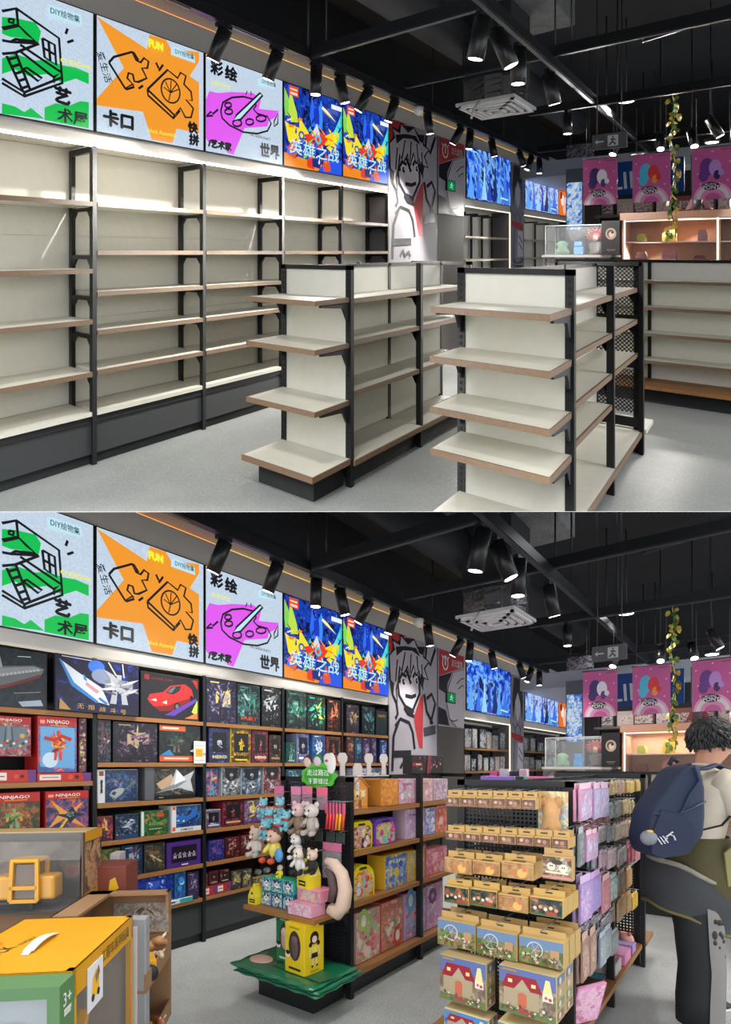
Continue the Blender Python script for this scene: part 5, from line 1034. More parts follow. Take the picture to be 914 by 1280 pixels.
def shard_figure(a, r, cols, cx=.5, cy=.5, s=1.0, n=18):
    """an angular fighting machine: trunk, limbs, wings and a blade as slanted plates"""
    c0, c1 = cols[-2], cols[-1]
    a.P(c0, (cx - .10 * s, cy + .16 * s), (cx + .10 * s, cy + .16 * s), (cx + .06 * s, cy - .06 * s), (cx - .06 * s, cy - .06 * s)); a.P(c1, (cx - .04 * s, cy + .27 * s), (cx + .04 * s, cy + .27 * s), (cx + .03 * s, cy + .16 * s), (cx - .03 * s, cy + .16 * s))
    for q in (-1, 1):
        a.P(c1, (cx + q * .02 * s, cy - .04 * s), (cx + q * .09 * s, cy - .06 * s), (cx + q * .13 * s, cy - .36 * s), (cx + q * .04 * s, cy - .36 * s)); a.P(c0, (cx + q * .1 * s, cy + .17 * s), (cx + q * .2 * s, cy + .12 * s), (cx + q * .2 * s, cy - .08 * s), (cx + q * .14 * s, cy - .08 * s))
    for i in range(n):
        an = r.uniform(-.5, 3.64); ln = s * r.uniform(.10, .34); w = s * r.uniform(.015, .042); dx, dy = math.cos(an), math.sin(an)
        x = cx + r.uniform(-.08, .08) * s; y = cy + r.uniform(-.16, .12) * s; c = r.choice(cols)
        a.P(c, (x - dy * w * .5, y + dx * w * .5), (x + dx * ln * .5 - dy * w, y + dy * ln * .5 + dx * w), (x + dx * ln, y + dy * ln), (x + dx * ln * .5 + dy * w, y + dy * ln * .5 - dx * w), (x + dy * w * .5, y - dx * w * .5))
def motif(a, kind, r, cols):
    if kind in ('mecha', 'orange', 'hexwin', 'window', 'frame'):
        pass
    if kind == 'mecha':
        shard_figure(a, r, cols, .5 + r.uniform(-.06, .06), .55, 1.25, 22); a.S(cols[-1], .05, (.14, .09), (r.uniform(.6, .86), .09)); a.S(cols[-2], .03, (.1, .93), (r.uniform(.3, .5), .93))
    elif kind == 'orange':
        a.B('D8602A', 0, .84, .62, .98); a.B('D8582A', 0, .02, 1, .17); a.S('F2D8C0', .05, (.06, .91), (.45, .91)); a.S('F0D0B0', .05, (.1, .10), (.7, .10)); shard_figure(a, r, ('3A4440', '5A3038', '2A5A4A', '6A6A60'), .4, .52, .7); a.P('2F8AC0', (.0, .18), (.22, .34), (.34, .18)); a.P('D8E8E0', (.72, .3), (.96, .46), (.9, .26))
    elif kind == 'window':
        a.B('16181C', .14, .30, .86, .88); shard_figure(a, r, cols, .5, .56, .55, 10); a.S(cols[1], .07, (.12, .16), (.88, .16)); a.S(cols[-1], .04, (.2, .08), (.8, .08))
    elif kind == 'hexwin':
        a.P('23262C', (.12, .98), (.88, .98), (.82, .62), (.62, .52), (.36, .52), (.18, .64)); shard_figure(a, r, cols, .5, .72, .4, 8); shard_figure(a, r, ('E4E6EA', 'C0C4CA', '6A7078', '2E3238', cols[-1]), .5, .26, .6, 22)
    elif kind == 'frame':
        a.B('4A2A80', 0, 0, 1, 1); a.B('1A1220', .12, .18, .88, .84)
        for i in range(5): shard_figure(a, r, ('A8A0B8', 'E0DCE8', '6A4A6A', 'C8C0D0'), .22 + .14 * i, .48, .34, 6)
        a.S('E0D8F0', .05, (.4, .08), (.6, .08))
    elif kind == 'car' or kind == 'race':
        c, d = (('C02424', '7A1414') if kind == 'car' else ('2A68B8', '1A3A70')); y = .0 if kind == 'car' else .04
        a.P(d, (.12, .34 + y), (.30, .16 + y), (.62, .20 + y), (.88, .46 + y), (.86, .60 + y), (.12, .44 + y)); a.P(c, (.10, .40 + y), (.14, .52 + y), (.36, .60 + y), (.48, .76 + y), (.74, .84 + y), (.86, .74 + y), (.90, .56 + y), (.66, .44 + y), (.44, .30 + y), (.2, .26 + y))
        a.P('1C2026', (.40, .60 + y), (.50, .74 + y), (.68, .80 + y), (.64, .66 + y), (.52, .56 + y)); a.P('59626C', (.43, .62 + y), (.52, .73 + y), (.58, .75 + y), (.50, .60 + y)); a.C('141416', .60, .30 + y, .055, .10); a.C('6A6A6E', .60, .30 + y, .03, .055); a.C('141416', .86, .52 + y, .03, .08); a.P('E8D8C8', (.15, .40 + y), (.24, .44 + y), (.25, .37 + y)); a.P('E8D8C8', (.34, .36 + y), (.42, .42 + y), (.42, .33 + y))
        if kind == 'car': a.P('5A3AA0', (.38, .08), (.55, .08), (.95, .46), (.95, .54)); a.P('B8D84A', (.86, .2), (.97, .5), (.97, .12)); a.P('E8783A', (.74, .04), (.97, .04), (.97, .2)); a.B('8A2020', .05, .84, .13, .95); a.P('A82828', (.86, .96), (.97, .96), (.97, .74))
        else: a.B('D8DCE0', 0, 0, 1, .17); a.B('DDE0E4', 0, 0, .14, 1); a.P('D85A2A', (.02, .05), (.12, .05), (.12, .2), (.02, .2)); a.P('D85A2A', (.02, .86), (.12, .86), (.12, .98), (.02, .98))
    elif kind == 'carrier':
        a.P('6A6E70', (.0, .28), (.30, .34), (.92, .62), (.96, .72), (.80, .76), (.0, .62)); a.P('8E9294', (.0, .40), (.5, .56), (.94, .70), (.80, .74), (.0, .58)); a.P('7A2A28', (.0, .26), (.34, .36), (.9, .60), (.9, .565), (.36, .31), (.0, .22)); a.P('9AA0A2', (.1, .60), (.34, .66), (.3, .86), (.22, .8), (.2, .92), (.12, .8))
        for i in range(14): a.P('B8BCBC', (.1 + i * .058, .44 + i * .017), (.14 + i * .058, .46 + i * .017), (.15 + i * .055, .50 + i * .016), (.11 + i * .055, .49 + i * .016))
        a.P('A8B4C4', (.56, .10), (.90, .16), (.94, .06), (.62, .02)); a.S('D8DCE0', .012, (.55, .88), (.75, .9)); a.S('8A9094', .012, (.5, .24), (.9, .3))
    elif kind == 'wing':
        a.C('3A78E0', .46, .86, .10, .12); a.C('8A9AB8', .52, .70, .12, .13); a.P('DDE4EC', (.03, .92), (.24, .72), (.52, .48), (.62, .16), (.48, .20), (.18, .50)); a.P('3A88D0', (.03, .92), (.06, .9), (.2, .52), (.48, .22), (.46, .18), (.17, .46)); a.P('3A88D0', (.30, .70), (.33, .66), (.35, .56), (.31, .60)); a.P('D89AA0', (.34, .56), (.50, .40), (.46, .36), (.33, .50)); a.P('3A88D0', (.50, .30), (.60, .20), (.58, .16), (.48, .26))
        r2 = random.Random(21); shard_figure(a, r2, ('9AA0A8', 'C8CCD2', '5A6068', 'E4E6EA', '8A9098', 'B8BCC4'), .74, .52, .9, 26); a.S('E8ECF0', .025, (.60, .98), (.70, .74)); a.S('D0D4DA', .025, (.78, .98), (.80, .72)); a.P('B89050', (.03, .02), (.16, .02), (.10, .12), (.04, .22)); a.S('D8DCE4', .014, (.06, .97), (.4, .96))
    elif kind == 'castle':
        a.B('6A7A86', .1, .2, .9, .74); a.P('4A5460', (.38, .3), (.62, .3), (.58, .7), (.5, .84), (.42, .7)); a.P('7A868E', (.44, .4), (.56, .4), (.54, .8), (.46, .8))
        for i in range(12): a.C(('C83A2A', 'E0B050', '3A4A3A', 'D8D0C0')[i % 4], .12 + .07 * i, .26 + .06 * (i % 3), .035)
        a.C('D8A040', .80, .52, .06); a.B('B02828', 0, .82, 1, 1)
    elif kind == 'dragon':
        a.P('6AA8D8', (.05, .1), (.95, .06), (.95, .82), (.05, .82)); a.C('C8E0F0', .3, .22, .2, .14)
        shard_figure(a, r, ('C83028', 'E05A38', '8A1C1C', 'E8B848', 'D84030'), .5, .52, .85, 22); a.S('C02A24', .06, (.15, .62), (.4, .58), (.6, .66), (.85, .60)); a.B('B82A26', 0, .84, 1, 1); a.S('E8B040', .02, (.35, .47), (.7, .45))
    elif kind == 'greenjet':
        shard_figure(a, r, ('4A7A4A', '6A9A58', '2A4A30', 'D8A048', '8AA878'), .5, .44, .8, 26); a.P('E08A3A', (.1, .1), (.5, .2), (.3, .05)); a.B('B82A26', 0, .80, 1, 1)
    elif kind == 'blackjet':
        a.P('E8A048', (.1, .8), (.5, .5), (.9, .75), (.6, .4), (.95, .1), (.4, .35), (.05, .15), (.3, .5)); a.P('2A323E', (.16, .48), (.45, .46), (.62, .62), (.7, .48), (.94, .42), (.70, .38), (.55, .22), (.48, .36)); shard_figure(a, r, ('3A4450', '5A6470', '8AA0A0', '2A323A'), .56, .44, .4, 14); a.P('E0C040', (.2, .04), (.32, .08), (.5, .34), (.46, .36)); a.B('B82A26', 0, .82, 1, 1)
    elif kind == 'heli':
        a.B('D8DADC', 0, 0, .17, 1); a.P('8A4A2A', (.03, .82), (.14, .82), (.14, .96), (.03, .96)); a.P('6A7274', (.28, .22), (.42, .14), (.62, .34), (.86, .62), (.96, .66), (.92, .54), (.70, .40), (.60, .24), (.40, .04)); a.P('A8AEB0', (.28, .22), (.34, .36), (.52, .44), (.66, .42), (.60, .26), (.42, .12)); a.P('3A4A56', (.32, .26), (.38, .34), (.46, .30), (.40, .20))
        a.S('4A5258', .02, (.20, .58), (.92, .66)); a.S('4A5258', .02, (.42, .84), (.96, .42)); a.S('8A9094', .014, (.82, .74), (.98, .52)); a.T('2A2A2C', '直升机', .085, .48, .1, .08) if False else None; a.S('3A3A3C', .05, (.085, .68), (.085, .30))
    elif kind == 'jet':
        a.B('5E6066', 0, 0, .16, 1); a.P('C8A888', (.2, .5), (.5, .8), (.6, .5), (.3, .3)); a.P('C4C8CC', (.18, .20), (.48, .40), (.60, .96), (.74, .70), (.98, .90), (.90, .60), (.96, .20), (.66, .34), (.40, .26)); a.P('8A9096', (.18, .20), (.40, .26), (.62, .36), (.84, .58), (.60, .50)); a.P('EEF0F2', (.56, .44), (.61, .94), (.80, .62)); a.P('6A7076', (.60, .20), (.74, .32), (.68, .34)); a.S('D0A850', .02, (.3, .93), (.46, .93)); a.B('181A1C', .16, 0, 1, .12); a.S('C8C8C8', .02, (.25, .06), (.34, .06))
    elif kind == 'jet2':
        a.P('98A4B0', (.2, .46), (.5, .62), (.86, .66), (.6, .5), (.72, .34), (.46, .46)); a.P('C8D0D8', (.3, .46), (.6, .56), (.7, .6), (.44, .44)); a.B('D0A040', .0, .0, .1, .2); a.S('D8D8D8', .04, (.18, .1), (.5, .1)); a.B('2A4470', .0, .0, 1, .16)
    elif kind == 'tank':
        a.P('3A5A34', (.22, .40), (.80, .40), (.86, .30), (.74, .16), (.28, .16), (.18, .28)); a.P('5A8A48', (.34, .40), (.70, .40), (.64, .54), (.42, .54)); a.S('6A9A50', .04, (.60, .48), (.96, .62)); a.B('8AB070', .28, .22, .76, .28)
        for i in range(5): a.C('24382A', .28 + i * .11, .2, .035)
        a.P('C84A38', (.58, .74), (.84, .74), (.84, .90), (.58, .90)); a.B('D8DCE0', 0, 0, .10, 1)
TITLE_BAND = {'NINJAGO': ('C0282A', .90, .13, .62)}
def toy_box(x, y0, w, z, h, d, side, cols, kind, title, tcol, label, rz=PI / 2, cat='toy box', group='boxes on the wall shelves', name='toy_box'):
    r = random.Random(label)
    loc = (x, y0, z)
    t = tag(MB().box(0, w, 0, d, 0, h, min(.004, w * .05)).build(name, M(side, .38), None, loc), label, cat, group); t.rotation_euler = (0, 0, rz)
    pr = MB().box(.004, w - .004, -.0015, .0, .004, h - .004).build('front_print', art(*by_tone(cols), scale=7 / max(w, .12) ** .5, focus=.30 if group.startswith('boxes') else .1, lo=.38 if group.startswith('boxes') else .36), t)
    k = w / h; fr = ((.004, -.0018, .004), (w - .008, 0, 0), (0, 0, h - .008), (0, -1, 0))
    a = Art(k); motif(a, kind, r, list(cols[1:]))
    if not kind:
        for i in range(9): a.C(r.choice(cols), r.uniform(.15, .85), r.uniform(.15, .85), r.uniform(.06, .16) / max(k, .6))
        a.S(cols[-1], .05, (.15, .9), (.85, .9))
    if a.l: a.clip(); a.build('picture', t, *fr, ink, .00012)
    if title:
        a = Art(k)
        if title == 'NINJAGO':
            a.B('E8482A', .03, .86, .17, .95); a.T('F6F0E8', 'LEGO', .10, .905, .11, .05); a.T(tcol, title, .50, .905, .58, .09, 0, .1); a.S('E8B040', .012, (.3, .845), (.75, .845))
        elif title == '无限战斗号': 
            for i, ch in enumerate('无限战斗号'): a.T(tcol, ch, .27 + i * .13, .10 - i * .012, .075, .09)
        elif title == 'SUPER CAR': a.T(tcol, title, .34, .88, .36, .05)
        elif title == '直升机': a.T(tcol, '直升机', .085, .5, .34, .085, -PI / 2)
        elif title == 'FAMOUS': a.T(tcol, title, .5, .085, .42, .085)
        else: a.T(tcol, title, .5, .16 if kind else .8, .7, .10)
        a.build('lettering', t, (fr[0][0], -.006, fr[0][2]), *fr[1:], ink, .0001)
    return t

def goods():
    for a in WALL_BOXES: toy_box(*a)
    for x, y, w, z, h, c, l in FLAT_BOXES:
        t = tag(MB().box(0, w, 0, .2, 0, h, .003).build('flat_box', M(c, .4), None, (x, y, z)), l + ' of the wall shelving', 'toy box', 'flat boxes lying on the wall shelves'); t.rotation_euler = (0, 0, PI / 2)
        a = Art(w / h); a.B('E8E0D8', .04, .2, .42, .8); a.S('7A2020', .08, (.08, .5), (.38, .5)); a.P('6A3A80', (.86, 0), (1, 0), (1, 1), (.82, 1)); a.C('D8503A', .6, .5, .05); a.C('5A1A1A', .72, .5, .04)
        a.build('print', t, (0, -.0005, 0), (w, 0, 0), (0, 0, h), (0, -1, 0), ink, .0002)
    price_tents(); island_products(); hung_goods(); packet_wall(); plush_end(); site_toys(); far_goods()

KZ = [w[3] + w[4] for w in WALL_BOXES if w[-1].startswith('khaki')][0] + .001
def price_tents():
    t = tag(MB().box(0, .115, 0, .003, 0, .185).build('price_card', M('E8ECE8', .5), None, (-3.765, 2.715, 1.505)), 'white card with a yellow block standing at the shelf edge below the red car box', 'card'); t.rotation_euler = (0, 0, PI / 2)
    a = Art(.62); a.B('F2B21E', .12, .30, .74, .66); a.S('C87A10', .03, (.2, .55), (.66, .55)); a.S('C87A10', .03, (.2, .44), (.66, .44))
    for i, c in enumerate(('E88AA0', '6AB8E0', '8AC86A', 'E8A85A', 'B88AD8')): a.C(c, .14 + i * .18, .80, .05); a.C(c, .16 + ((i * 3) % 5) * .17, .14, .045)
    a.O('C84A7A', .03, .86, .42, .07); a.build('print', t, (0, -.0005, 0), (.115, 0, 0), (0, 0, .185), (0, -1, 0), ink, .0002)
    for i, (x, y, c) in enumerate(((-3.70, 3.52, 'first'), (-3.70, 3.63, 'second'))):
        t = thing('dome_toy', 'clear round dome toy, %s of two atop the khaki box' % c, 'toy', (-3.86, y - .02, KZ), group='dome toys')
        MB().ball((0, 0, .031), (.038, .044, .031)).build('dome', clear_film('C8DCE4', .35, .08), t); MB().ball((.015, 0, .03), (.018, .024, .02), 8, 6).build('core', M('C8B8C0', .5, var=.3, scale=60), t)
    t = tag(MB().box(0, .27, 0, .02, 0, .035).build('label_strip', M('DDE4E4', .5), None, (-3.776, 2.44, .376)), 'white and teal label strip on the lowest shelf edge', 'label'); t.rotation_euler = (0, 0, PI / 2)
    a = Art(7.7); a.B('2AA8A8', .55, .05, 1, .95); a.S('2A2A2C', .3, (.05, .5), (.4, .5)); a.build('print', t, (0, -.0005, 0), (.27, 0, 0), (0, 0, .035), (0, -1, 0), ink)

def carry_case(y0, w, z, h, shell, cols, label, rounded=False, d=.09):
    t = thing('carry_case', label, 'toy case', (-2.147, y0, z), PI / 2, 'carry cases on the first island')
    k = .25 * h
    if rounded: P = [(0, 0), (w, 0), (w, h * .55), (w * .93, h * .78), (w * .75, h * .95), (w * .5, h), (w * .25, h * .95), (w * .07, h * .78), (0, h * .55)]
    else: P = [(.01, 0), (w - .01, 0), (w, .02), (w, h - .03), (w - .03, h), (.03, h), (0, h - .03), (0, .02)]
    MB().prism(P, (0, 0, 0), (1, 0, 0), (0, 0, 1), (0, 1, 0), d).build('shell', M(shell, .35), t)
    Q = [(w / 2 + (a - w / 2) * .84, h * .43 + (b - h * .5) * .78) for a, b in P]
    MB().prism(Q, (0, -.004, 0), (1, 0, 0), (0, 0, 1), (0, 1, 0), .004).build('picture_panel', art(*cols, scale=9, focus=.5), t)
    MB().prism([(w * .34, h * .86), (w * .66, h * .86), (w * .62, h * .93), (w * .38, h * .93)], (0, -.006, 0), (1, 0, 0), (0, 0, 1), (0, 1, 0), .004).build('handle_slot', M('3A3020', .6), t)
    a = Art(w / h); r = random.Random(label)
    for i in range(10): a.C(r.choice(cols), r.uniform(.22, .78), r.uniform(.15, .65), r.uniform(.04, .10))
    a.build('picture', t, (0, -.0045, 0), (w, 0, 0), (0, 0, h), (0, -1, 0), ink, .0002)

def island_products():
    for a in ISLAND_BOXES: toy_box(*a, group='packs on the first island')
    # house shaped carton with a pitched roof
    def house(y, w, h, c, label):
        t = thing('house_carton', label, 'toy box', (-2.147, y, 1.201), PI / 2)
        MB().prism([(0, 0), (w, 0), (w, h * .68), (w * .5, h), (0, h * .68)], (0, 0, 0), (1, 0, 0), (0, 0, 1), (0, 1, 0), .12).build('body', M(c, .45), t)
        m = MB(); 
        for s in (0, 1): m.bar((w / 2, .06, h + .004), (-.012 if s == 0 else w + .012, .06, h * .66), .135, .008, (0, 0, 1))
        m.build('roof', M('C87848', .5), t)
        MB().box(w * .12, w * .88, -.002, 0, .02, h * .62).build('front_print', art(c, 'F0C878', 'C8683A', 'E8B050', '8A6A50', scale=16), t)
        a = Art(w / h); a.B('F4DCA8', .2, .38, .42, .58); a.B('F4DCA8', .56, .38, .8, .58); a.B('A8542A', .4, .04, .6, .3); a.build('picture', t, (0, -.0022, 0), (w, 0, 0), (0, 0, h), (0, -1, 0), ink, .0002)
    house(2.755, .175, .21, 'E09038', 'first orange house shaped carton with pitched roof, top shelf of the first island')
    carry_case(2.735, .25, .931, .185, 'E8D01E', ('4A2A30', 'C88A4A', 'E8D8D0', 'A86AA8', 'D8B030'), 'yellow square carry case, second shelf of the first island')
    carry_case(3.01, .27, .931, .185, '6A48B0', ('C84A8A', 'F0C840', '6AC8C0', 'E86A4A', 'A8D0E8'), 'purple square carry case, second shelf of the first island')
    carry_case(2.74, .27, .601, .225, 'F0DE1E', ('E8582A', 'F0C838', '8AC0E0', 'D8407A', 'E8E0E8'), 'yellow round topped carry case, third shelf of the first island', True)
    t = thing('rose_pack_head', 'small pink plush head poking above the rose craft pack', 'plush', (-2.24, 3.80, .80))
    MB().ball((0, 0, .03), (.04, .05, .035)).build('head', M('E0A0A0', .8), t); MB().ball((.0, -.035, .065), .018, 8, 6).ball((0, .035, .065), .018, 8, 6).build('ear_tuft', M('D88A90', .8), t)
    a = [o for o in LOWER if o.get('label', '').startswith('orchid pink')][0]
    q = Art(.5); q.C('5A3A5A', .45, .72, .34, .16); q.C('8A5A8A', .45, .72, .22, .10); q.C('C890C0', .45, .72, .1, .05)
    for i in range(8): q.C('6A4468', .45 + .28 * math.cos(i * .785), .72 + .13 * math.sin(i * .785), .10, .05)
    q.build('flower_print', a, (.005, -.004, .0), (.19, 0, 0), (0, 0, .36), (0, -1, 0), ink, .0002)
    for nm, y, z0 in (('yes', 0, 0),):
        for lab, c, u, v in (('cream sheet pack of', 'A8C860', .28, .82), ('cream and red sheet', 'D84A3A', .72, .22), ('pink and blue sheet', '6AA8D8', .26, .84)):
            o = [p for p in LOWER if p.get('label', '').startswith(lab)][0]; bb = o.bound_box; w, h = bb[6][0], bb[6][2]
            q = Art(w / h); q.C(c, u, v, .2, .2 * w / h * 1.5); q.C('F4F0E8', u, v, .1, .1 * w / h * 1.5)
            rr = random.Random(lab)
            for i in range(16): q.C(rr.choice(('D86A70', 'E8A0A0', 'C84A58', 'A8B878', c)), rr.uniform(.1, .9), rr.uniform(.08, .6), rr.uniform(.04, .08), rr.uniform(.02, .04))
            q.build('badge_print', o, (0, -.004, 0), (w, 0, 0), (0, 0, h), (0, -1, 0), ink, .0002)
    # white cut-outs and a dark box on top of the first island
    for i, (y, h) in enumerate(((2.98, .17), (3.16, .10), (3.30, .17), (3.50, .17))):
        P = [(-.03, 0), (.03, 0), (.025, h * .5), (.05, h * .62), (.055, h * .8), (.03, h * .97), (-.03, h * .97), (-.055, h * .8), (-.05, h * .62), (-.025, h * .5)] if h > .12 else [(-.06, 0), (.06, 0), (.055, .06), (.03, .09), (-.03, .09), (-.055, .06)]
        t = tag(MB().prism(P, (0, 0, 0), (0, 1, 0), (0, 0, 1), (1, 0, 0), .006).build('card_cutout', M('D8D2CE', .6), None, (-2.41, y, 1.4155)), 'white card cutout, %s on top of the first island' % ORD[i], 'cutout', 'card cutouts on the first island')
    t = tag(MB().box(0, .54, 0, .10, 0, .16, .004).build('display_carton', M('2A262A', .4), None, (-2.36, 3.86, 1.4155)), 'black carton with pink and grey jewels and a red label on the first island', 'box'); t.rotation_euler = (0, 0, PI / 2)
    a = Art(3.4); a.B('A82430', 0, .42, .30, .60); a.S('F0C8C8', .07, (.1, .51), (.26, .51)); rr = random.Random(2)
    for i in range(26): a.C(rr.choice(('6A6068', '8A4A58', 'B0A8B0', '4A4248', 'C05A70')), rr.uniform(.05, .95), rr.uniform(.08, .95), .02)
    a.P('8A3A4A', (.42, 0), (.52, 0), (.58, 1), (.46, 1)); a.clip(); a.build('print', t, (0, -.0005, 0), (.54, 0, 0), (0, 0, .16), (0, -1, 0), ink, .0002)

CARD = {'small': ('BE9C60', ('5A4034', '6E4E3C', '86604C', 'A07C64', '6A4440')), 'mid': ('C29E60', ('B08A58', 'BC9866', 'A87C50', 'C4A878', '9C6844')), 'farm': ('C4A25C', ('1E2A20', '3A5A38', '8A6A50', 'C8B090', '2A3A48', 'A84A38')),
        'park': ('BE9E64', ('5A6A38', '7A8A50', '88A0B8', 'C8A880', '4A6A3A', 'A07850')), 'house': ('B8A474', ('6A5A50', '8E7E6C', 'A89880', 'B8A88C', '7A6858')), 'fox': ('B89660', ('4A4A3A', '8A8A78', 'C8BCA0', 'D8D0C0', 'A86A58')), 'house2': ('D8C490', ('3A6AA8', '4A8AC8', '6A9A5A', 'A8C8E0', 'D8C8A8'))}
def hung_goods():
    g = GOND['lower', 1]
    for Y, x0, w, z, h, d, n, kind, label in HUNG_BOXES:
        edge, cols = CARD[kind]
        for j in range(n):
            lab = label if j == 0 else (('behind the ' if j == 1 else 'third behind the ') + label)
            t = thing('hung_box', lab, 'toy box', (x0, Y + j * (d * .9 + .004), z), group='boxes hung on the pegboard end')
            bh = h * (.72 if kind == 'small' else .86 if kind in ('mid', 'farm', 'park') else 1.0); dd = d * .86
            rr = random.Random(label + str(j))
            tilt = rr.uniform(-.03, .03) if kind not in ('house', 'house2') else 0
            t.rotation_euler = (0, 0, tilt)
            MB().box(0, w, 0, dd, 0, bh, .003).build('carton', M(edge, .5), t)
            MB().box(.003, w - .003, -.0015, 0, .003, bh - (.003 if kind in ('house', 'house2') else .006)).build('front_print', art(*by_tone(cols), scale=16 if kind == 'small' else 13), t)
            if j == 0:
                a = Art(w / bh)
                if kind == 'small': a.S('B87A68', .06, (.1, .14), (.9, .14)); a.C('C8A890', .3, .55, .12); a.C('A8806A', .65, .5, .14)
                elif kind == 'mid': a.C('E0B060', .66, .36, .16); a.C('C07A50', .4, .4, .10); a.S('C89868', .05, (.1, .86), (.5, .86)); a.C('D0785A', .74, .62, .08)
                elif kind == 'farm':
                    for i in range(5): a.C(('D8C8B0', 'C8A080', 'E0D8C8')[i % 3], .14 + i * .17, .38 + .1 * (i % 2), .06)
                    a.P('B04030', (.5, .06), (.86, .06), (.82, .26), (.54, .26)); a.P('4A6A3A', (0, 0), (1, 0), (1, .08), (0, .12))
                elif kind == 'park':
                    a.B('6A86A8', 0, .62, 1, 1); a.O('D8D8D8', .03, .36, .56, .18); a.O('8A6A60', .02, .36, .56, .12)
                    for i in range(6): a.S('C8C8C8', .015, (.36, .56), (.36 + .18 * math.cos(i), .56 + .18 * (w / bh) * math.sin(i)))
                    a.P('6A8A4A', (0, .3), (.2, .62), (.3, .5), (.0, .3)); a.B('B8906A', .72, .34, .92, .68)
                    for i in range(34): a.C(('C8B090', 'A07858', 'D0C0B0', '8A4A3C', '3E5428', '5A6A34')[i % 6], rr.uniform(.05, .95), rr.uniform(.06, .42), rr.uniform(.018, .042))
                elif kind == 'house' or kind == 'house2':
                    y = 0 if kind == 'house' else .12
                    a.B('5E70A8' if kind == 'house' else '4A8AC8', 0, .66, 1, 1); a.P('6A7A4A', (0, .0), (1, 0), (1, .16), (0, .16)); a.B('AE9E80', .08, .16, .72, .60); a.P('9A2434', (.04, .56), (.14, .86), (.66, .86), (.78, .56)); a.P('B0A288', (.26, .54), (.42, .80), (.58, .54)); a.B('C86A50', .34, .18, .50, .44); a.C('C86A50', .42, .44, .08, .06)
                    a.B('E8D890', .16, .68, .24, .76); a.B('E8D890', .58, .66, .66, .74); a.P('F0DCA0', (.78, .60), (.95, .60), (.90, .90), (.83, .90)); a.B('E8E0D0', .78, .44, .96, .60); a.C('D86A5A', .84, .52, .03); a.C('A8503A', .91, .5, .03); a.B('A88A50', .05, .93, .32, .975)
                    for i in range(26): a.C(('D8CCBC', 'B89880', '9A5A4C', 'E0D8D0', '4A5A34', '6A4A3A')[i % 6], rr.uniform(.06, .94), rr.uniform(.05, .24), rr.uniform(.014, .03))
                    a.P('B04048', (.34, .10), (.62, .06), (.58, .13), (.36, .16))
                else:
                    a.C('D8D0C0', .3, .55, .15); a.C('E0D8C8', .72, .5, .15); a.C('3A3A32', .5, .75, .2, .1); a.S('E8D8B8', .08, (.1, .30), (.9, .28)); a.B('C88A80', .0, .02, 1, .14); a.C('2A2A2A', .27, .58, .025); a.C('2A2A2A', .34, .58, .025); a.C('2A2A2A', .69, .53, .025); a.C('2A2A2A', .76, .53, .025)
                a.clip(); a.build('picture', t, (.003, -.0017, .003), (w - .006, 0, 0), (0, 0, bh - .006), (0, -1, 0), ink, .0002)
            if kind not in ('house', 'house2'):
                MB().box(.002, w - .002, dd * .5, dd * .5 + .002, bh, bh + max(h - bh, .03)).build('hang_tab', M(edge, .5), t)
                MB().box(w / 2 - .016, w / 2 + .016, dd * .5 - .001, dd * .5 + .003, bh + .012, bh + .018).build('euro_slot', M('3A3020', .6), t)
                if kind == 'mid' and w < .2 and j == 0: MB().box(w * .3, w * .7, .006, dd * .42, bh, bh + .003).build('tray_opening', M('6A5430', .7), t)
            else:
                a = Art(dd / bh); rr = random.Random(4)
                for i in range(4): a.B(('8A6A5A', '7A8A6A', 'B09878', '6A7A9A')[i], .12, .05 + i * .24, .88, .24 + i * .24); a.C('D8C8B0', .4, .14 + i * .24, .12)
                a.build('side_print', t, (w + .0005, 0, 0), (0, dd, 0), (0, 0, bh), (1, 0, 0), ink, .0002)
        if kind not in ('house', 'house2'): MB().tube([(x0 + w / 2 + 1.33, -.005, z + max(h, bh + .03) + .004), (x0 + w / 2 + 1.33, Y - 2.70, z + max(h, bh + .03) + .004)], .003, 6).build('peg_hook', M('8A8C8E', .35, .8), g)
    o = thing('plush_pack', 'clear pack with a tan animal plush and rainbow card in the top hung row', 'toy pack', (-.885, 2.57, 1.12))
    MB().box(.02, .16, 0, .004, 0, .25).build('backing_card', art('C8A878', 'E8D8A8', '8AC0C0', 'D88AA8', 'C88A50', scale=8), o); MB().loft([(.09, -.02, .02, .045, .02), (.09, -.025, .08, .052, .03), (.09, -.025, .12, .036, .026), (.09, -.025, .17, .044, .03), (.09, -.02, .22, .02, .015)], 12).build('plush_body', M('C89A68', .8, var=.2, scale=40), o)
    for s in (-1, 1): MB().ball((.09 + s * .034, -.025, .20), (.018, .012, .03), 8, 6).build('ear', M('B8885A', .8), o)
    for i, (y, x, c) in enumerate(() and ((2.9, 0, 'violet'), (3.3, 0, 'mint'), (3.75, 0, 'pink'))):
        t = tag(MB().box(-.15, .15, 0, .36, 0, .035, .004).build('product_tray', M({'violet': 'A878D0', 'mint': '6AB0A8', 'pink': 'E05AA0'}[c], .45), None, (-1.04, y, 1.4265)), c + ' flat tray lying on top of the second island', 'tray', 'flat trays on the second island')

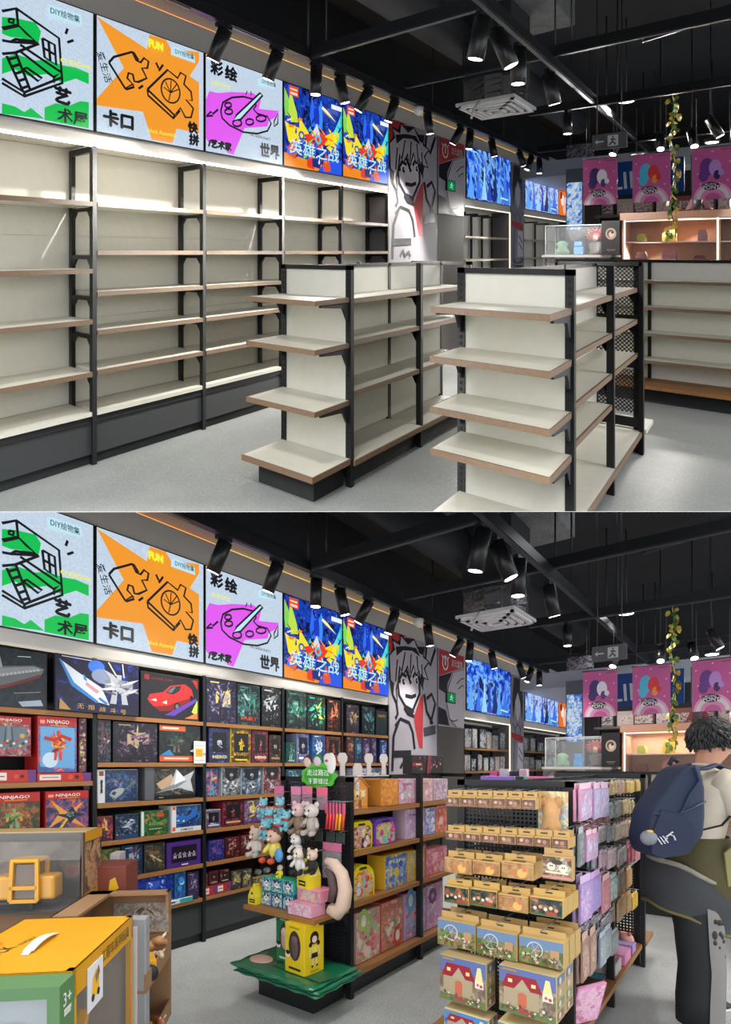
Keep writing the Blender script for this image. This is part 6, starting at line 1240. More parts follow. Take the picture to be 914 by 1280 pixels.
def packet_wall():
    g = GOND['lower', 1]
    for X, y, w, z, h, n, cols, label in PACKETS:
        k = max(1, round(w / .115)) if h < .16 else max(1, round(w / .17))
        for i in range(k):
            ww = w / k - .008
            for j in range(n):
                r = random.Random(label + str(i) + str(j)); nm = label
                if k > 1: nm = nm + ', %s piece' % ORD[i]
                if j: nm = 'rear ' + nm
                t = tag(MB().box(0, ww, 0, .012, 0, h * .84, .002).build('hung_packet', M(cols[0], .35), None, (X + .022 - j * .022 + r.uniform(-.006, .004), y + i * w / k, z + r.uniform(-.006, .006))), nm, 'packet', 'packets hung along the second island'); t.rotation_euler = (0, 0, PI / 2 + r.uniform(-.06, .06))
                MB().box(.002, ww - .002, -.0012, 0, .004, h * .8).build('front_print', art(*by_tone(cols), scale=22), t)
                MB().box(ww * .06, ww * .94, .005, .007, h * .84, h).build('header_card', M(cols[1], .5), t)
            MB().tube([(.44, y + (i + .5) * w / k - 2.70, z + h + .010), (X + 1.36, y + (i + .5) * w / k - 2.70, z + h + .010)], .0028, 6).build('peg_hook', M('8A8C8E', .35, .8), g)
    base = .172
    def flatbox(x, y, w, d, h, c, cols, label, rz=0):
        t = tag(MB().box(0, w, 0, d, 0, h, .003).build('toy_tray', M(c, .45), None, (x, y, base)), label, 'toy box', 'small boxes on the island base'); t.rotation_euler = (0, 0, rz)
        MB().box(.006, w - .006, .006, d - .006, h, h + .0015).build('top_print', art(*cols, scale=14), t); return t
    flatbox(-.90, 3.38, .14, .10, .05, '4A3A30', ('3A98A8', '6AC0C8', '2A6A78'), 'teal topped small box on the oak base shelf')
    flatbox(-.92, 3.62, .19, .16, .075, 'D8D0D0', ('D86A8A', 'F0C8A8', '8AC06A', '6A9AD0', 'F0E0E4'), 'white open tray of coloured beads on the oak base shelf')
    flatbox(-.92, 3.84, .20, .2, .07, 'E08AB8', ('E090C0', 'F0B8D8', 'D86AA8'), 'pink box beside the bead tray on the oak base shelf')
    flatbox(-.92, 4.10, .20, .12, .06, 'A890D0', ('A890D0', 'C8B8E8'), 'lavender box near the far end of the oak base shelf')
    t = thing('plush_toy', 'small peach plush animal lying at the far end of the base shelf', 'plush', (-.82, 4.28, base))
    MB().ball((0, 0, .05), (.08, .07, .05)).build('body', M('D8B0A0', .85, var=.2, scale=50), t); MB().ball((.03, -.06, .07), (.045, .04, .04)).build('head', M('C89080', .85), t)
    for s in (-1, 1): MB().ball((.03 + s * .03, -.07, .11), .014, 8, 6).build('ear', M('B87A6A', .85), t)
    t = tag(MB().box(0, .20, 0, .02, 0, .22, .003).build('doll_card', M('D890B8', .45), None, (-.78, 2.78, base + .003)), 'pink card pack leaning at the near end of the base shelf', 'packet'); t.rotation_euler = (.28, 0, PI / 2 - .5)
    MB().box(.01, .19, -.0015, 0, .01, .21).build('front_print', art('E0A0C8', 'F0C8DC', 'C86A98', 'D8B0D0', scale=9), t)

# ---------------------------------------------------------------- plush end of the first island
def plush(label, loc, body, head=None, h=.16, belly=None, ear='round', rz=0, scarf=None, face=True, name='plush_toy', group=None):
    head = head or body; t = thing(name, label, 'plush', loc, rz, group); s = h / .16
    f = lambda *v: tuple(q * s for q in v)
    MB().ball(f(0, 0, .05), f(.034, .028, .045), 12, 9).build('body', M(body, .9, var=.15, scale=60, bump=.3), t)
    MB().ball(f(0, -.008, .118), f(.040, .036, .036), 12, 9).build('head', M(head, .9, var=.12, scale=60, bump=.3), t)
    for q in (-1, 1):
        MB().tube([f(q * .025, -.005, .075), f(q * .045, -.018, .05), f(q * .05, -.025, .035)], [.013 * s, .012 * s, .010 * s], 8).build('arm', M(body, .9, var=.15, scale=60), t)
        MB().tube([f(q * .018, -.005, .02), f(q * .026, -.03, .008), f(q * .028, -.05, .008)], [.015 * s, .014 * s, .013 * s], 8).build('leg', M(belly or body, .9, var=.15, scale=60), t)
        if ear == 'round': MB().ball(f(q * .032, -.004, .150), f(.015, .009, .015), 8, 6).build('ear', M(head, .9), t)
        elif ear == 'long': MB().tube([f(q * .02, -.004, .145), f(q * .03, -.004, .175), f(q * .034, 0, .20)], [.010 * s, .012 * s, .005 * s], 8).build('ear', M(head, .9), t)
        elif ear == 'flop': MB().tube([f(q * .032, -.004, .145), f(q * .052, -.01, .125), f(q * .056, -.012, .10)], [.010 * s, .013 * s, .008 * s], 8).build('ear', M('2A2626', .9), t)
        if face: MB().ball(f(q * .013, -.043, .122), f(.0045, .003, .0055), 8, 6).build('eye', M('141414', .3), t)
    if face: MB().ball(f(0, -.045, .106), f(.012, .007, .008), 8, 6).build('muzzle', M('E8DCD0', .8), t)
    if scarf: MB().tube([f(.035 * math.cos(a), -.004 + .03 * math.sin(a), .086) for a in [i * PI / 6 for i in range(13)]], .008 * s, 6).build('scarf', M(scarf, .8), t)
    return t

def plush_end():
    g = GOND['lower', 0]
    bx, by = 2.70, 2.70
    def hook(x, z, y1): MB().tube([(x + bx, -.004, z), (x + bx, y1 - by, z)], .003, 6).build('peg_hook', M('8A8C8E', .35, .8), g)
    # rounded black frame round the pegboard
    for i, (x, z, c) in enumerate(((-2.66, 1.335, 'E07AA0'), (-2.50, 1.335, 'E88AB0'), (-2.40, 1.34, 'E07898'), (-2.27, 1.335, 'E86A88'))):
        t = thing('header_bag', 'clear bag under a pink header card, %s along the pegboard end' % ORD[i], 'toy pack', (x, 2.60, z - .13), group='pink topped bags on the plush end'); 
        MB().box(-.045, .045, 0, .006, .09, .145, .002).build('header_card', M(c, .5, var=.2, scale=40), t); MB().box(-.042, .042, -.004, .010, 0, .09, .004).build('bag', M('C8A8B4', .2, 0, .2, 40, alpha=.55), t); hook(x, z + .02, 2.59)
    k = 0
    for (x, z, y) in ((-2.72, 1.19, 2.52), (-2.64, 1.13, 2.50), (-2.56, 1.20, 2.52), (-2.66, 1.05, 2.48), (-2.54, 1.08, 2.48), (-2.48, 1.12, 2.50)):
        plush('small aqua plush with red bow, %s of the hung aqua cluster' % ORD[k], (x, y, z - .05), '7AC0CC', '88CCD8', .13, scarf='C8404A', group='aqua plushes on the plush end'); k += 1
        hook(x, z + .115, y)
    plush('brown hooded plush hung beside the aqua cluster', (-2.37, 2.50, 1.06), '8A7460', 'D8B8B8', .20); hook(-2.37, 1.28, 2.50)
    plush('pale grey plush hung beside the brown one', (-2.26, 2.50, 1.06), 'B8AEA6', 'D0C8C0', .20); hook(-2.26, 1.28, 2.50)
    for i, c in enumerate(('D83A4A', 'E84A3A', 'D83A5A', 'E8842A', 'F0B428', 'D84A3A')):
        x = -2.205 + i * .026
        t = tag(MB().tube([(0, 0, 0), (.012, 0, .10), (.014, 0, .105)], [.009, .009, .004], 8).build('squeeze_stick', M(c, .3), None, (x, 2.57, 1.09)), 'bright %s plastic stick, %s in the hung row' % (('red', 'scarlet', 'crimson', 'orange', 'yellow', 'vermilion')[i], ORD[i]), 'toy stick', 'plastic sticks on the plush end'); hook(x + .009, 1.265, 2.56)
        MB().box(-.008, .026, -.004, -.002, .10, .17).build('card_tag', M('C85A7A', .5), t)
    for i, x in enumerate((-2.40, -2.30, -2.20, -2.12)):
        t = tag(MB().box(-.035, .035, 0, .01, 0, .07, .003).build('dark_pack', M('38403E', .3, var=.4, scale=50), None, (x, 2.60, 1.0)), 'dark shiny pack, %s below the plastic sticks' % ORD[i], 'toy pack', 'dark packs on the plush end'); hook(x, 1.075, 2.60)
    plush('cream bald headed plush hung lowest beside the wall shelves', (-2.79, 2.52, .87), 'D8D0C8', 'D0B8A8', .20, belly='C8C0B8'); hook(-2.79, 1.0, 2.5)
    plush('tan eared plush tucked behind the cream one', (-2.70, 2.56, .93), '9A7A68', 'A88874', .15); hook(-2.70, 1.05, 2.56)
    t = plush('boy doll with brown hair, yellow sweater and orange shoes', (-2.55, 2.46, .87), 'E8D868', 'E0B8A0', .22, belly='1E1E20', ear='none'); hook(-2.55, 1.07, 2.5)
    MB().ball((0, .004, .180), (.060, .052, .042), 12, 8).build('hair', M('6A4A3A', .9), t); MB().ball((.085, -.05, .05), (.035, .02, .045), 10, 8).build('blue_bag', M('5A9AD0', .6), t)
    for q in (-1, 1): MB().ball((q * .039, -.075, .010), (.022, .03, .02), 8, 6).build('shoe', M('D8502A', .7), t)
    plush('spotted white and black plush dog, upper one of the hung pair', (-2.37, 2.48, .90), 'E0DCD8', 'DCD8D4', .17, ear='flop'); hook(-2.37, 1.04, 2.48)
    plush('second spotted plush dog with a pale face', (-2.31, 2.44, .82), 'D8D4D0', 'E0D4C4', .17, belly='2A2A2C', ear='flop'); hook(-2.31, .95, 2.44)
    plush('black and tan plush beside the spotted dogs', (-2.22, 2.46, .83), '2E2C2E', 'D8C0A8', .15, ear='round'); hook(-2.22, .96, 2.46)
    t = thing('header_bag', 'large clear bag of white fluff under a pink and yellow card', 'toy pack', (-2.17, 2.58, .78))
    MB().box(-.075, .075, 0, .006, .17, .225, .002).build('header_card', M('C86A90', .5, var=.25, scale=40), t); MB().box(-.072, .072, -.012, .012, 0, .17, .006).build('bag', M('A8AAAC', .2, 0, .1, 30, alpha=.45), t); MB().ball((-.03, -.0, .04), (.04, .010, .035), 10, 6).ball((.03, 0, .045), (.04, .010, .04), 10, 6).build('fluff', M('D8D8D8', .9), t); hook(-2.17, 1.0, 2.56)
    # oak shelf with small boxes
    s = MB().box(-.02, GW + .01, -.345, -.018, .555, .58).build('end_shelf', WOODL, g); MB().box(-.026, GW + .016, -.355, -.345, .553, .581).build('edge_strip', WOODL, s)
    for x in (0, GW): MB().prism([(0, 0), (-.27, 0), (-.27, -.016), (-.06, -.035), (-.02, -.11), (0, -.11)], (x - .008, -.018, .555), (0, 1, 0), (0, 0, 1), (1, 0, 0), .016).build('shelf_bracket', M(BLK, .42, .2), g)
    zt = .5815
    for j in range(2):
        for i in range(3):
            x = -2.635 + i * .098; z = zt + j * .095
            t = tag(MB().box(0, .092, 0, .09, 0, .09, .004).build('blind_box', M('3A6A88' if j == 0 else '3AA89A', .35), None, (x, 2.42, z)), '%s small box, %s of the %s row on the oak end shelf' % (('blue black', 'teal green')[j], ORD[i], ('bottom', 'upper')[j]), 'toy box', 'small stacked boxes on the oak end shelf')
            MB().box(.004, .088, -.0015, 0, .004, .086).build('front_print', art('2A4A58', '4A88A8', 'D8E4E4', '3A7A88', '1E2A30', scale=18), t)
            a = Art(1); a.C('E8ECEC', .5, .55, .22); a.C('22262A', .34, .74, .09); a.C('22262A', .66, .74, .09); a.C('22262A', .43, .56, .05); a.C('22262A', .58, .56, .05); a.build('picture', t, (0, -.0016, 0), (.092, 0, 0), (0, 0, .09), (0, -1, 0), ink, .0002)
            MB().box(.004, .088, .004, .086, .09, .0915).build('lid_print', M('3ABE90', .3), t)
    plush('tiny black haired figure in yellow standing on the green stack', (-2.50, 2.46, zt + .187), 'E8D83A', 'E8D0C0', .085, ear='none', name='mini_figure')
    def yellow_house(x, y, z, s, label, rz=0):
        t = thing('house_box', label, 'toy box', (x, y, z), rz)
        MB().prism([(0, 0), (.085 * s, 0), (.085 * s, .06 * s), (.055 * s, .12 * s), (.03 * s, .12 * s), (0, .06 * s)], (0, 0, 0), (1, 0, 0), (0, 0, 1), (0, 1, 0), .085 * s).build('carton', M('E8D430', .4), t)
        a = Art(1); a.B('2A2A2C', .16, .12, .84, .36); a.S('E8D430', .06, (.24, .24), (.76, .24)); a.C('F0E8D8', .5, .62, .13); a.C('2A2224', .5, .72, .1); a.build('print', t, (0, -.0005, 0), (.085 * s, 0, 0), (0, 0, .11 * s), (0, -1, 0), ink, .0002)
        MB().box(.03 * s, .055 * s, .02 * s, .065 * s, .12 * s, .145 * s).build('carry_tab', M('E8D430', .4), t)
    yellow_house(-2.72, 2.38, zt, .9, 'small yellow gable box at the shelf end nearest the wall')
    yellow_house(-2.335, 2.44, zt + .15, 1.25, 'larger yellow gable box standing on the pink boxes', -.2)
    t = tag(MB().box(0, .19, 0, .13, 0, .075, .003).build('pink_box', M('E0A0B8', .4), None, (-2.335, 2.36, zt)), 'long pale pink box at the front of the oak shelf', 'toy box')
    MB().box(.004, .186, -.0015, 0, .004, .07).build('front_print', art('D8A8B8', 'F0D0D8', 'B888A8', 'E8C0C8', scale=18), t)
    t = tag(MB().box(0, .19, 0, .13, 0, .075, .003).build('pink_box', M('E890A8', .4), None, (-2.325, 2.43, zt + .0755)), 'pink box with coloured pictures, laid on the long pale pink box', 'toy box')
    MB().box(.004, .186, -.0015, 0, .004, .07).build('front_print', art('D8788A', '6AA8B8', 'E8C080', 'E0A0A8', '8AB8C8', scale=18), t)
    # curved beige plush bag
    t = thing('plush_cushion', 'beige curved plush cushion with dark lining beside the pink boxes', 'plush', (-2.08, 2.46, zt))
    MB().tube([(.0, 0, .05), (.055, .0, .035), (.10, 0, .09), (.115, 0, .18), (.09, 0, .27), (.03, .0, .325), (-.03, 0, .335)], [.038, .044, .046, .043, .038, .032, .022], 12).build('body', M('D8BCA8', .9, var=.1, scale=40, bump=.3), t)
    MB().tube([(.02, -.02, .10), (.045, -.02, .18), (.02, -.02, .26), (-.02, -.02, .29)], [.02, .028, .025, .012], 8).build('lining', M('5A4648', .8), t)
    # folded mats in film and tall boxes on the base
    t = thing('folded_mat', 'stack of folded green mats in clear film on the base shelf', 'mat', (-2.67, 2.24, .187))
    for k in range(3):
        m = MB(); vs = []; nx, ny = 19, 11; rr = random.Random(k + 5); ox, oy = rr.uniform(-.02, .02), rr.uniform(-.015, .015)
        for lay in (1, 0):
            for j in range(ny):
                for i in range(nx):
                    e = (.012 if i in (0, nx - 1) or j in (0, ny - 1) else 0); wob = .008 * math.sin(j * 1.9 + k * 2) * (i in (0, nx - 1)), .008 * math.sin(i * 1.7 + k) * (j in (0, ny - 1))
                    vs.append((i / (nx - 1) * .70 - .02 + ox + wob[0], j / (ny - 1) * .42 - .02 + oy + wob[1], k * .022 + (.0205 - e * .5 + .0015 * math.sin(i * 1.1 + k) * math.cos(j * 1.3) if lay else .001 + e * .5)))
        N = nx * ny
        fs = [(j * nx + i, j * nx + i + 1, (j + 1) * nx + i + 1, (j + 1) * nx + i) for j in range(ny - 1) for i in range(nx - 1)]
        fs += [(N + a, N + d, N + c, N + b) for a, b, c, d in fs]
        for i in range(nx - 1): fs += [(i + 1, i, N + i, N + i + 1), ((ny - 1) * nx + i, (ny - 1) * nx + i + 1, N + (ny - 1) * nx + i + 1, N + (ny - 1) * nx + i)]
        for j in range(ny - 1): fs += [(j * nx, (j + 1) * nx, N + (j + 1) * nx, N + j * nx), ((j + 1) * nx + nx - 1, j * nx + nx - 1, N + j * nx + nx - 1, N + (j + 1) * nx + nx - 1)]
        m.add(vs, fs, True).build('mat_layer', M('1A7350', .3, var=.25, scale=14, bump=.25, coat=.7), t)
    MB().ball((.10, .12, .068), (.09, .07, .008), 14, 6).build('skin_coloured_print', M('D8B0A0', .4), t)
    a = Art(1.8); a.P('2A6A48', (.30, .2), (.9, .1), (.95, .5), (.4, .6)); a.S('14503A', .02, (.1, .4), (.6, .3)); a.build('fold_print', t, (.02, .02, .070), (.7, 0, 0), (0, .34, 0), (0, 0, 1), ink, .0003)
    for i, (x, y, c, d_, lab) in enumerate(((-2.48, 2.40, '1E7A50', '16573C', 'tall green window box holding a pale plush on the green mats'), (-2.31, 2.31, 'E8C81E', 'C8A818', 'tall yellow window box with a drawn doll on its side on the green mats'))):
        w, dd, h = ((.165, .15, .29), (.17, .16, .295))[i]
        t = thing('window_box', lab, 'toy box', (x, y, .2565), -.06)
        MB().box(0, w, 0, dd, 0, h, .003).build('carton', M(c, .4), t)
        a = Art(w / h); a.C('3A3234', .5, .56, .30, .30, 24); a.build('window_opening', t, (0, -.0005, 0), (w, 0, 0), (0, 0, h), (0, -1, 0), ink)
        MB().ball((w * .5, -.002, h * .52), (.032, .010, .07), 12, 8).build('plush_inside', M('C8A8A0' if i == 0 else '5A4A48', .8), t); MB().ball((w * .5, -.004, h * .66), (.03, .010, .03), 10, 6).build('plush_head', M('D8C0B8' if i == 0 else '6A5450', .8), t)
        a = Art(w / h); a.S('D8E0D0' if i == 0 else '2A2624', .045, (.2, .10), (.8, .10)); a.S('C8D8C0' if i == 0 else 'A89020', .03, (.25, .92), (.75, .92)); a.C('F0E0D0', .16, .36, .12); a.C('1E1A1A', .16, .40, .10, .045); a.build('print', t, (0, -.0012, 0), (w, 0, 0), (0, 0, h), (0, -1, 0), ink, .0003)
        if i:
            a = Art(dd / h); K = '1E1A1C'; a.C(K, .5, .72, .22, .13); a.C(K, .30, .60, .09); a.C(K, .70, .60, .09); a.C('F0D8C8', .5, .69, .13); a.C(K, .45, .70, .016); a.C(K, .56, .70, .016); a.P('F0E050', (.34, .56), (.66, .56), (.62, .42), (.38, .42)); a.P(K, (.36, .42), (.64, .42), (.68, .32), (.32, .32)); a.S('F0D8C8', .03, (.32, .54), (.22, .36)); a.S('F0D8C8', .03, (.68, .54), (.78, .36)); a.S('F0D8C8', .03, (.42, .32), (.40, .18)); a.S('F0D8C8', .03, (.58, .32), (.60, .18)); a.C(K, .38, .16, .05, .025); a.C(K, .62, .16, .05, .025); a.S('8A7818', .02, (.3, .06), (.7, .06))
            a.build('side_print', t, (w + .0005, 0, 0), (0, dd, 0), (0, 0, h), (1, 0, 0), ink, .0002)
    # bush shaped sign on the frame
    t = thing('bush_sign', 'green bush shaped sign with white lettering and three little heads', 'sign', (-2.49, 2.66, 1.36))
    P = [(.27 * .5 + .15 * math.cos(q) * (1 + .06 * math.cos(9 * q)), .06 + .085 * math.sin(q) * (1 + .06 * math.cos(9 * q))) for q in [i * PI / 20 for i in range(40)]]
    MB().prism(P, (0, 0, 0), (1, 0, 0), (0, 0, 1), (0, 1, 0), .012).build('bush', M('5ABE3A', .5), t)
    a = Art(1.9); a.C('3AA02E', .5, .5, .46, .44); a.T('F4F8F0', '走过路过', .5, .66, .72, .30); a.T('F4F8F0', '不要错过', .5, .26, .66, .26); a.build('lettering', t, (0, -.0005, -.01), (.27, 0, 0), (0, 0, .142), (0, -1, 0), ink, .0004)
    for i, (x, z, c, d_) in enumerate(((.04, .155, 'E8C8B8', '4A2E2A'), (.13, .160, 'E0D0D8', '1E8A48'), (.22, .165, 'F0ECE8', 'F0ECE8'))):
        MB().ball((x, 0, z), (.034, .014, .036), 12, 8).build('head', M(c, .6), t); MB().ball((x, .004, z + .012), (.040, .014, .034), 12, 8).build('hair', M(d_, .7), t)
        if i == 2: MB().ball((x + .03, -.002, z - .02), (.04, .012, .07), 10, 8).build('ghost_body', M('F0ECE8', .7), t); MB().ball((x, -.014, z - .004), (.014, .006, .009), 8, 6).build('mouth', M('C84A4A', .5), t)
    for i in range(3):
        t = tag(MB().box(0, .10, 0, .08, 0, .006).build('paper_sheet', M('D8DCE0', .6), None, (-2.25 + i * .05, 2.82 + i * .1, 1.4165)), 'white paper leaflet, %s lying on top of the first island' % ORD[i], 'paper', 'leaflets on the first island'); t.rotation_euler = (0, 0, .4 * i)

# ---------------------------------------------------------------- building site toys in the near corner
TR = YAW + .127
def near(L, D): return at(L, D)
def site_toys():
    def put(name, label, L, D, z, cat='toy box'):
        x, y = near(L, D); return thing(name, label, cat, (x, y, z), TR)
    x, y = near(-1.30, 1.95)
    o = tag(MB().box(-.62, .27, -.75, .55, 0, .30, .01).build('display_platform', M('2A2A2C', .6), None, (x, y, 0)), 'low dark platform under the building site toys', 'platform'); o.rotation_euler = (0, 0, TR)
    card = M('8E6C4C', .7, var=.08, scale=6); yel = M('C98F06', .45); yel2 = M('CC9206', .32, coat=.3); blk = M('1C1C1E', .6); film = clear_film('B8BCBE', .07, .08)
    # green box
    t = put('green_box', 'green edged white window box nearest the corner', -1.12, 1.30, .301)
    W_, Dp, H = .355, .09, .64
    m = MB().box(0, W_, 0, Dp, H - .03, H).box(0, W_, 0, Dp, 0, .03).box(W_ - .03, W_, 0, Dp, .03, H - .03).box(0, .03, 0, Dp, .03, H - .03); m.build('green_frame', M('4C7446', .5), t)
    MB().box(.03, W_ - .03, .03, Dp - .004, .03, H - .03).build('inner_card', M('969EA2', .5, var=.1), t); MB().box(.08, W_ - .10, .02, .03, .05, H - .10).build('inner_frame', M('A8AEB0', .5), t); MB().box(.03, W_ - .03, .001, .003, .03, H - .03).build('clear_window', film, t)
    a = Art(.2); a.T('D8DCD4', '3+', .5, .93, .55, .055); a.S('C8D0C0', .016, (.25, .885), (.75, .885)); a.S('C8D0C0', .012, (.25, .87), (.7, .87)); a.build('lettering', t, (W_ + .0005, 0, 0), (0, Dp, 0), (0, 0, H), (1, 0, 0), ink)
    # yellow box: top, corner posts, windows and the loader inside
    W_, Dp, H = .40, .575, .60
    t = put('yellow_box', 'yellow toy box with a white carry handle and open side window', -1.245, 1.50, .301)
    MB().box(0, W_, 0, Dp, H - .004, H).build('lid', yel, t); MB().box(0, W_, -.002, .004, H - .045, H).build('front_band', yel, t); MB().box(0, W_, 0, Dp, 0, .02).build('floor_card', M('8A8A8C', .6), t); MB().box(0, .004, 0, Dp, 0, H).build('far_side', M('7A6A50', .6), t); MB().box(0, W_, Dp - .004, Dp, 0, H).build('back_card', M('9A8E80', .6, var=.1), t)
    MB().box(W_ - .004, W_, 0, Dp, H - .085, H).build('side_band', yel, t); MB().box(W_ - .02, W_, Dp - .025, Dp, 0, H).build('corner_post', yel, t); MB().box(W_ - .02, W_, 0, .03, 0, H).build('corner_post', yel, t); MB().box(W_ - .004, W_, 0, Dp, 0, .05).build('lower_band', yel, t)
    MB().box(W_ - .002, W_ - .001, .03, Dp - .025, .05, H - .085).build('clear_window', film, t)
    h = MB(); pts = [(.20, .15 + .022 * i, H + .002 + .016 * math.sin(i / 10 * PI)) for i in range(11)]
    for i in range(10): h.bar(pts[i], pts[i + 1], .032 if 1 <= i <= 8 else .022, .003)
    h.build('carry_handle', M('D0CEC6', .4), t)
    a = Art(.7); a.T('3A2A10', 'TRUCK', .25, .30, .36, .08, PI / 2 - .2); a.S('C8501E', .012, (.17, .16), (.17, .5)); a.T('5A4210', 'LUCKY', .35, .52, .2, .03, PI / 2 - .2); a.build('lettering', t, (0, 0, H + .0005), (W_, 0, 0), (0, Dp, 0), (0, 0, 1), ink)
    a = Art(7); a.T('4A3812', '工程车系列玩具', .66, .5, .5, .62); a.build('lettering', t, (W_ + .0005, 0, H - .08), (0, Dp, 0), (0, 0, .07), (1, 0, 0), ink)
    o = MB().box(0, .003, 0, .13, 0, .14, .001).build('picture_label', M('D8D8DC', .4), t, (W_ + .001, .105, H - .175)); a = Art(.93); a.P('E8B020', (.2, .2), (.7, .25), (.75, .55), (.55, .85), (.3, .7)); a.C('2A2A2C', .3, .22, .1); a.C('2A2A2C', .68, .26, .1); a.P('8A6A4A', (.5, .5), (.8, .7), (.7, .9), (.45, .7)); a.build('print', o, (.0035, .005, .005), (0, .12, 0), (0, 0, .13), (1, 0, 0), ink, .0002)
    x, y = near(-1.06, 1.72)
    v = thing('toy_loader', 'yellow toy loader with black wheels inside the yellow box', 'toy vehicle', (x - .02, y, .3215), TR)
    MB().box(-.08, .10, -.18, .14, .09, .17, .015).build('chassis', yel2, v); MB().prism([(-.17, .17), (-.02, .17), (.0, .26), (-.06, .36), (-.17, .36)], (-.07, 0, 0), (0, 1, 0), (0, 0, 1), (1, 0, 0), .14).build('cab', M('2A2C2E', .3), v); MB().prism([(.0, .16), (.16, .13), (.16, .18), (.04, .25)], (-.08, 0, 0), (0, 1, 0), (0, 0, 1), (1, 0, 0), .17).build('hood', yel2, v)
    MB().bar((.095, .10, .20), (.095, .17, .30), .03, .03).build('arm', yel2, v); MB().bar((.09, -.10, .3), (.09, -.14, .45), .012, .012).build('mirror_post', blk, v)
    for wy in (-.11, .10):
        for wx in (-.10, .12):
            w = MB().tube([(wx - .03, wy, .09), (wx - .028, wy, .09), (wx + .028, wy, .09), (wx + .03, wy, .09)], [.07, .088, .088, .07], 16).build('wheel', blk, v); MB().tube([(wx + .03, wy, .09), (wx + .036, wy, .09)], .045, 12).build('hub', M('E07A1E', .4), w)
    # tan tray box with two decks
    W_, Dp, H = .36, .43, .60
    t = put('tan_box', 'tan cardboard display box with two decks of toy trucks', -1.235, 2.10, .301)
    t.rotation_euler = (0, 0, TR)
    MB().box(0, .10, 0, Dp, H - .012, H).build('top_rail', card, t); MB().box(0, W_, Dp - .07, Dp, H - .012, H).build('top_rail', card, t); MB().box(W_ - .012, W_, Dp - .06, Dp, H - .10, H).build('corner_flap', card, t); MB().box(0, .006, 0, Dp, 0, H).build('side_wall', M('6A5240', .7), t); MB().box(0, W_, Dp - .006, Dp, 0, H).build('back_wall', card, t)
    MB().box(.10, W_ - .01, Dp - .012, Dp - .007, H - .20, H - .06).build('back_picture', art('8A8078', 'A89C90', '6A645C', 'B8AEA4', '5A4A38', scale=6), t)
    for z in (.0, .28): MB().box(0, W_, 0, Dp, z, z + .012).build('deck', M('8A6A4A', .7), t); MB().box(W_ - .008, W_, 0, Dp, z + .01, z + .075).build('tray_lip', card, t)
    MB().box(.28, W_ - .002, .001, .06, .02, H - .02, .004).build('white_card_edge', M('8C8E92', .35), t); MB().box(.30, .325, -.002, .001, .02, H - .05).build('silver_strip', M('E0E0E4', .2, .4), t)
    def truck(L, D, z, lab, s=1.0):
        x, y = near(L, D); v = thing('toy_truck', lab, 'toy vehicle', (x, y, z), TR - 1.2)
        MB().box(-.05 * s, .05 * s, -.10 * s, .06 * s, .03 * s, .075 * s, .008).build('body', yel2, v); MB().prism([(-.10, .075), (-.01, .075), (-.03, .15), (-.09, .15)], (-.048 * s, 0, 0), (0, s, 0), (0, 0, s), (1, 0, 0), .096 * s).build('cab', yel2, v); MB().prism([(-.098, .085), (-.03, .085), (-.04, .135), (-.088, .135)], (-.05 * s, 0, 0), (0, s, 0), (0, 0, s), (1, 0, 0), .1 * s).build('cab_window', M('4A2A1E', .3), v); MB().box(-.05 * s, .05 * s, -.108 * s, -.10 * s, .028 * s, .06 * s).build('bumper', M('C8B8B0', .4), v)
        for wy in (-.07, .035):
            for wx in (-.052, .052): MB().tube([((wx - .012) * s, wy * s, .03 * s), ((wx + .012) * s, wy * s, .03 * s)], .03 * s, 14).build('wheel', blk, v)
    truck(-.965, 2.27, .594, 'yellow toy truck on the upper deck of the tan box', 1.15); truck(-.95, 2.22, .314, 'yellow toy truck on the lower deck of the tan box', 1.15); truck(-1.14, 2.40, .594, 'second yellow toy truck half hidden under the tan rail', 1.0)
    def dino(L, D, z, lab, c, s=1.0, rz=0):
        x, y = near(L, D); v = thing('toy_dinosaur', lab, 'toy dinosaur', (x, y, z), TR + rz)
        MB().tube([(-.11 * s, 0, .04 * s), (-.06 * s, 0, .06 * s), (0, 0, .075 * s), (.04 * s, 0, .085 * s), (.07 * s, 0, .10 * s)], [.006 * s, .02 * s, .036 * s, .03 * s, .02 * s], 10).build('body', M(c, .6, var=.25, scale=40), v); MB().tube([(.06 * s, 0, .10 * s), (.09 * s, 0, .112 * s), (.13 * s, 0, .10 * s)], [.024 * s, .026 * s, .012 * s], 10).build('head', M(c, .6, var=.25, scale=40), v)
        for q in (-1, 1):
            MB().tube([(.02 * s, q * .025 * s, .07 * s), (.035 * s, q * .03 * s, .035 * s), (.03 * s, q * .03 * s, .004 * s)], [.014 * s, .011 * s, .012 * s], 8).build('leg', M(c, .6), v); MB().tube([(-.03 * s, q * .025 * s, .06 * s), (-.04 * s, q * .03 * s, .03 * s), (-.03 * s, q * .03 * s, .004 * s)], [.016 * s, .011 * s, .012 * s], 8).build('leg', M(c, .6), v)
            MB().tube([(.10 * s, q * .012 * s, .125 * s), (.125 * s, q * .018 * s, .15 * s)], [.006 * s, .002 * s], 6).build('horn', M('E8DCC8', .5), v)
    dino(-.945, 2.40, .594, 'pale horned toy dinosaur beside the upper truck', 'B8A890', .62, -.9); dino(-1.02, 2.44, .594, 'brown toy dinosaur at the back of the upper deck', 'A8764A', .85, .2); dino(-.93, 2.36, .314, 'brown toy dinosaur on the lower deck of the tan box', '9A5A3A', .7, -.9)
    # big clear front box with an excavator
    W_, Dp, H = .80, .26, .36
    t = put('clear_box', 'large clear fronted box with a yellow excavator', -2.10, 2.36, .82)
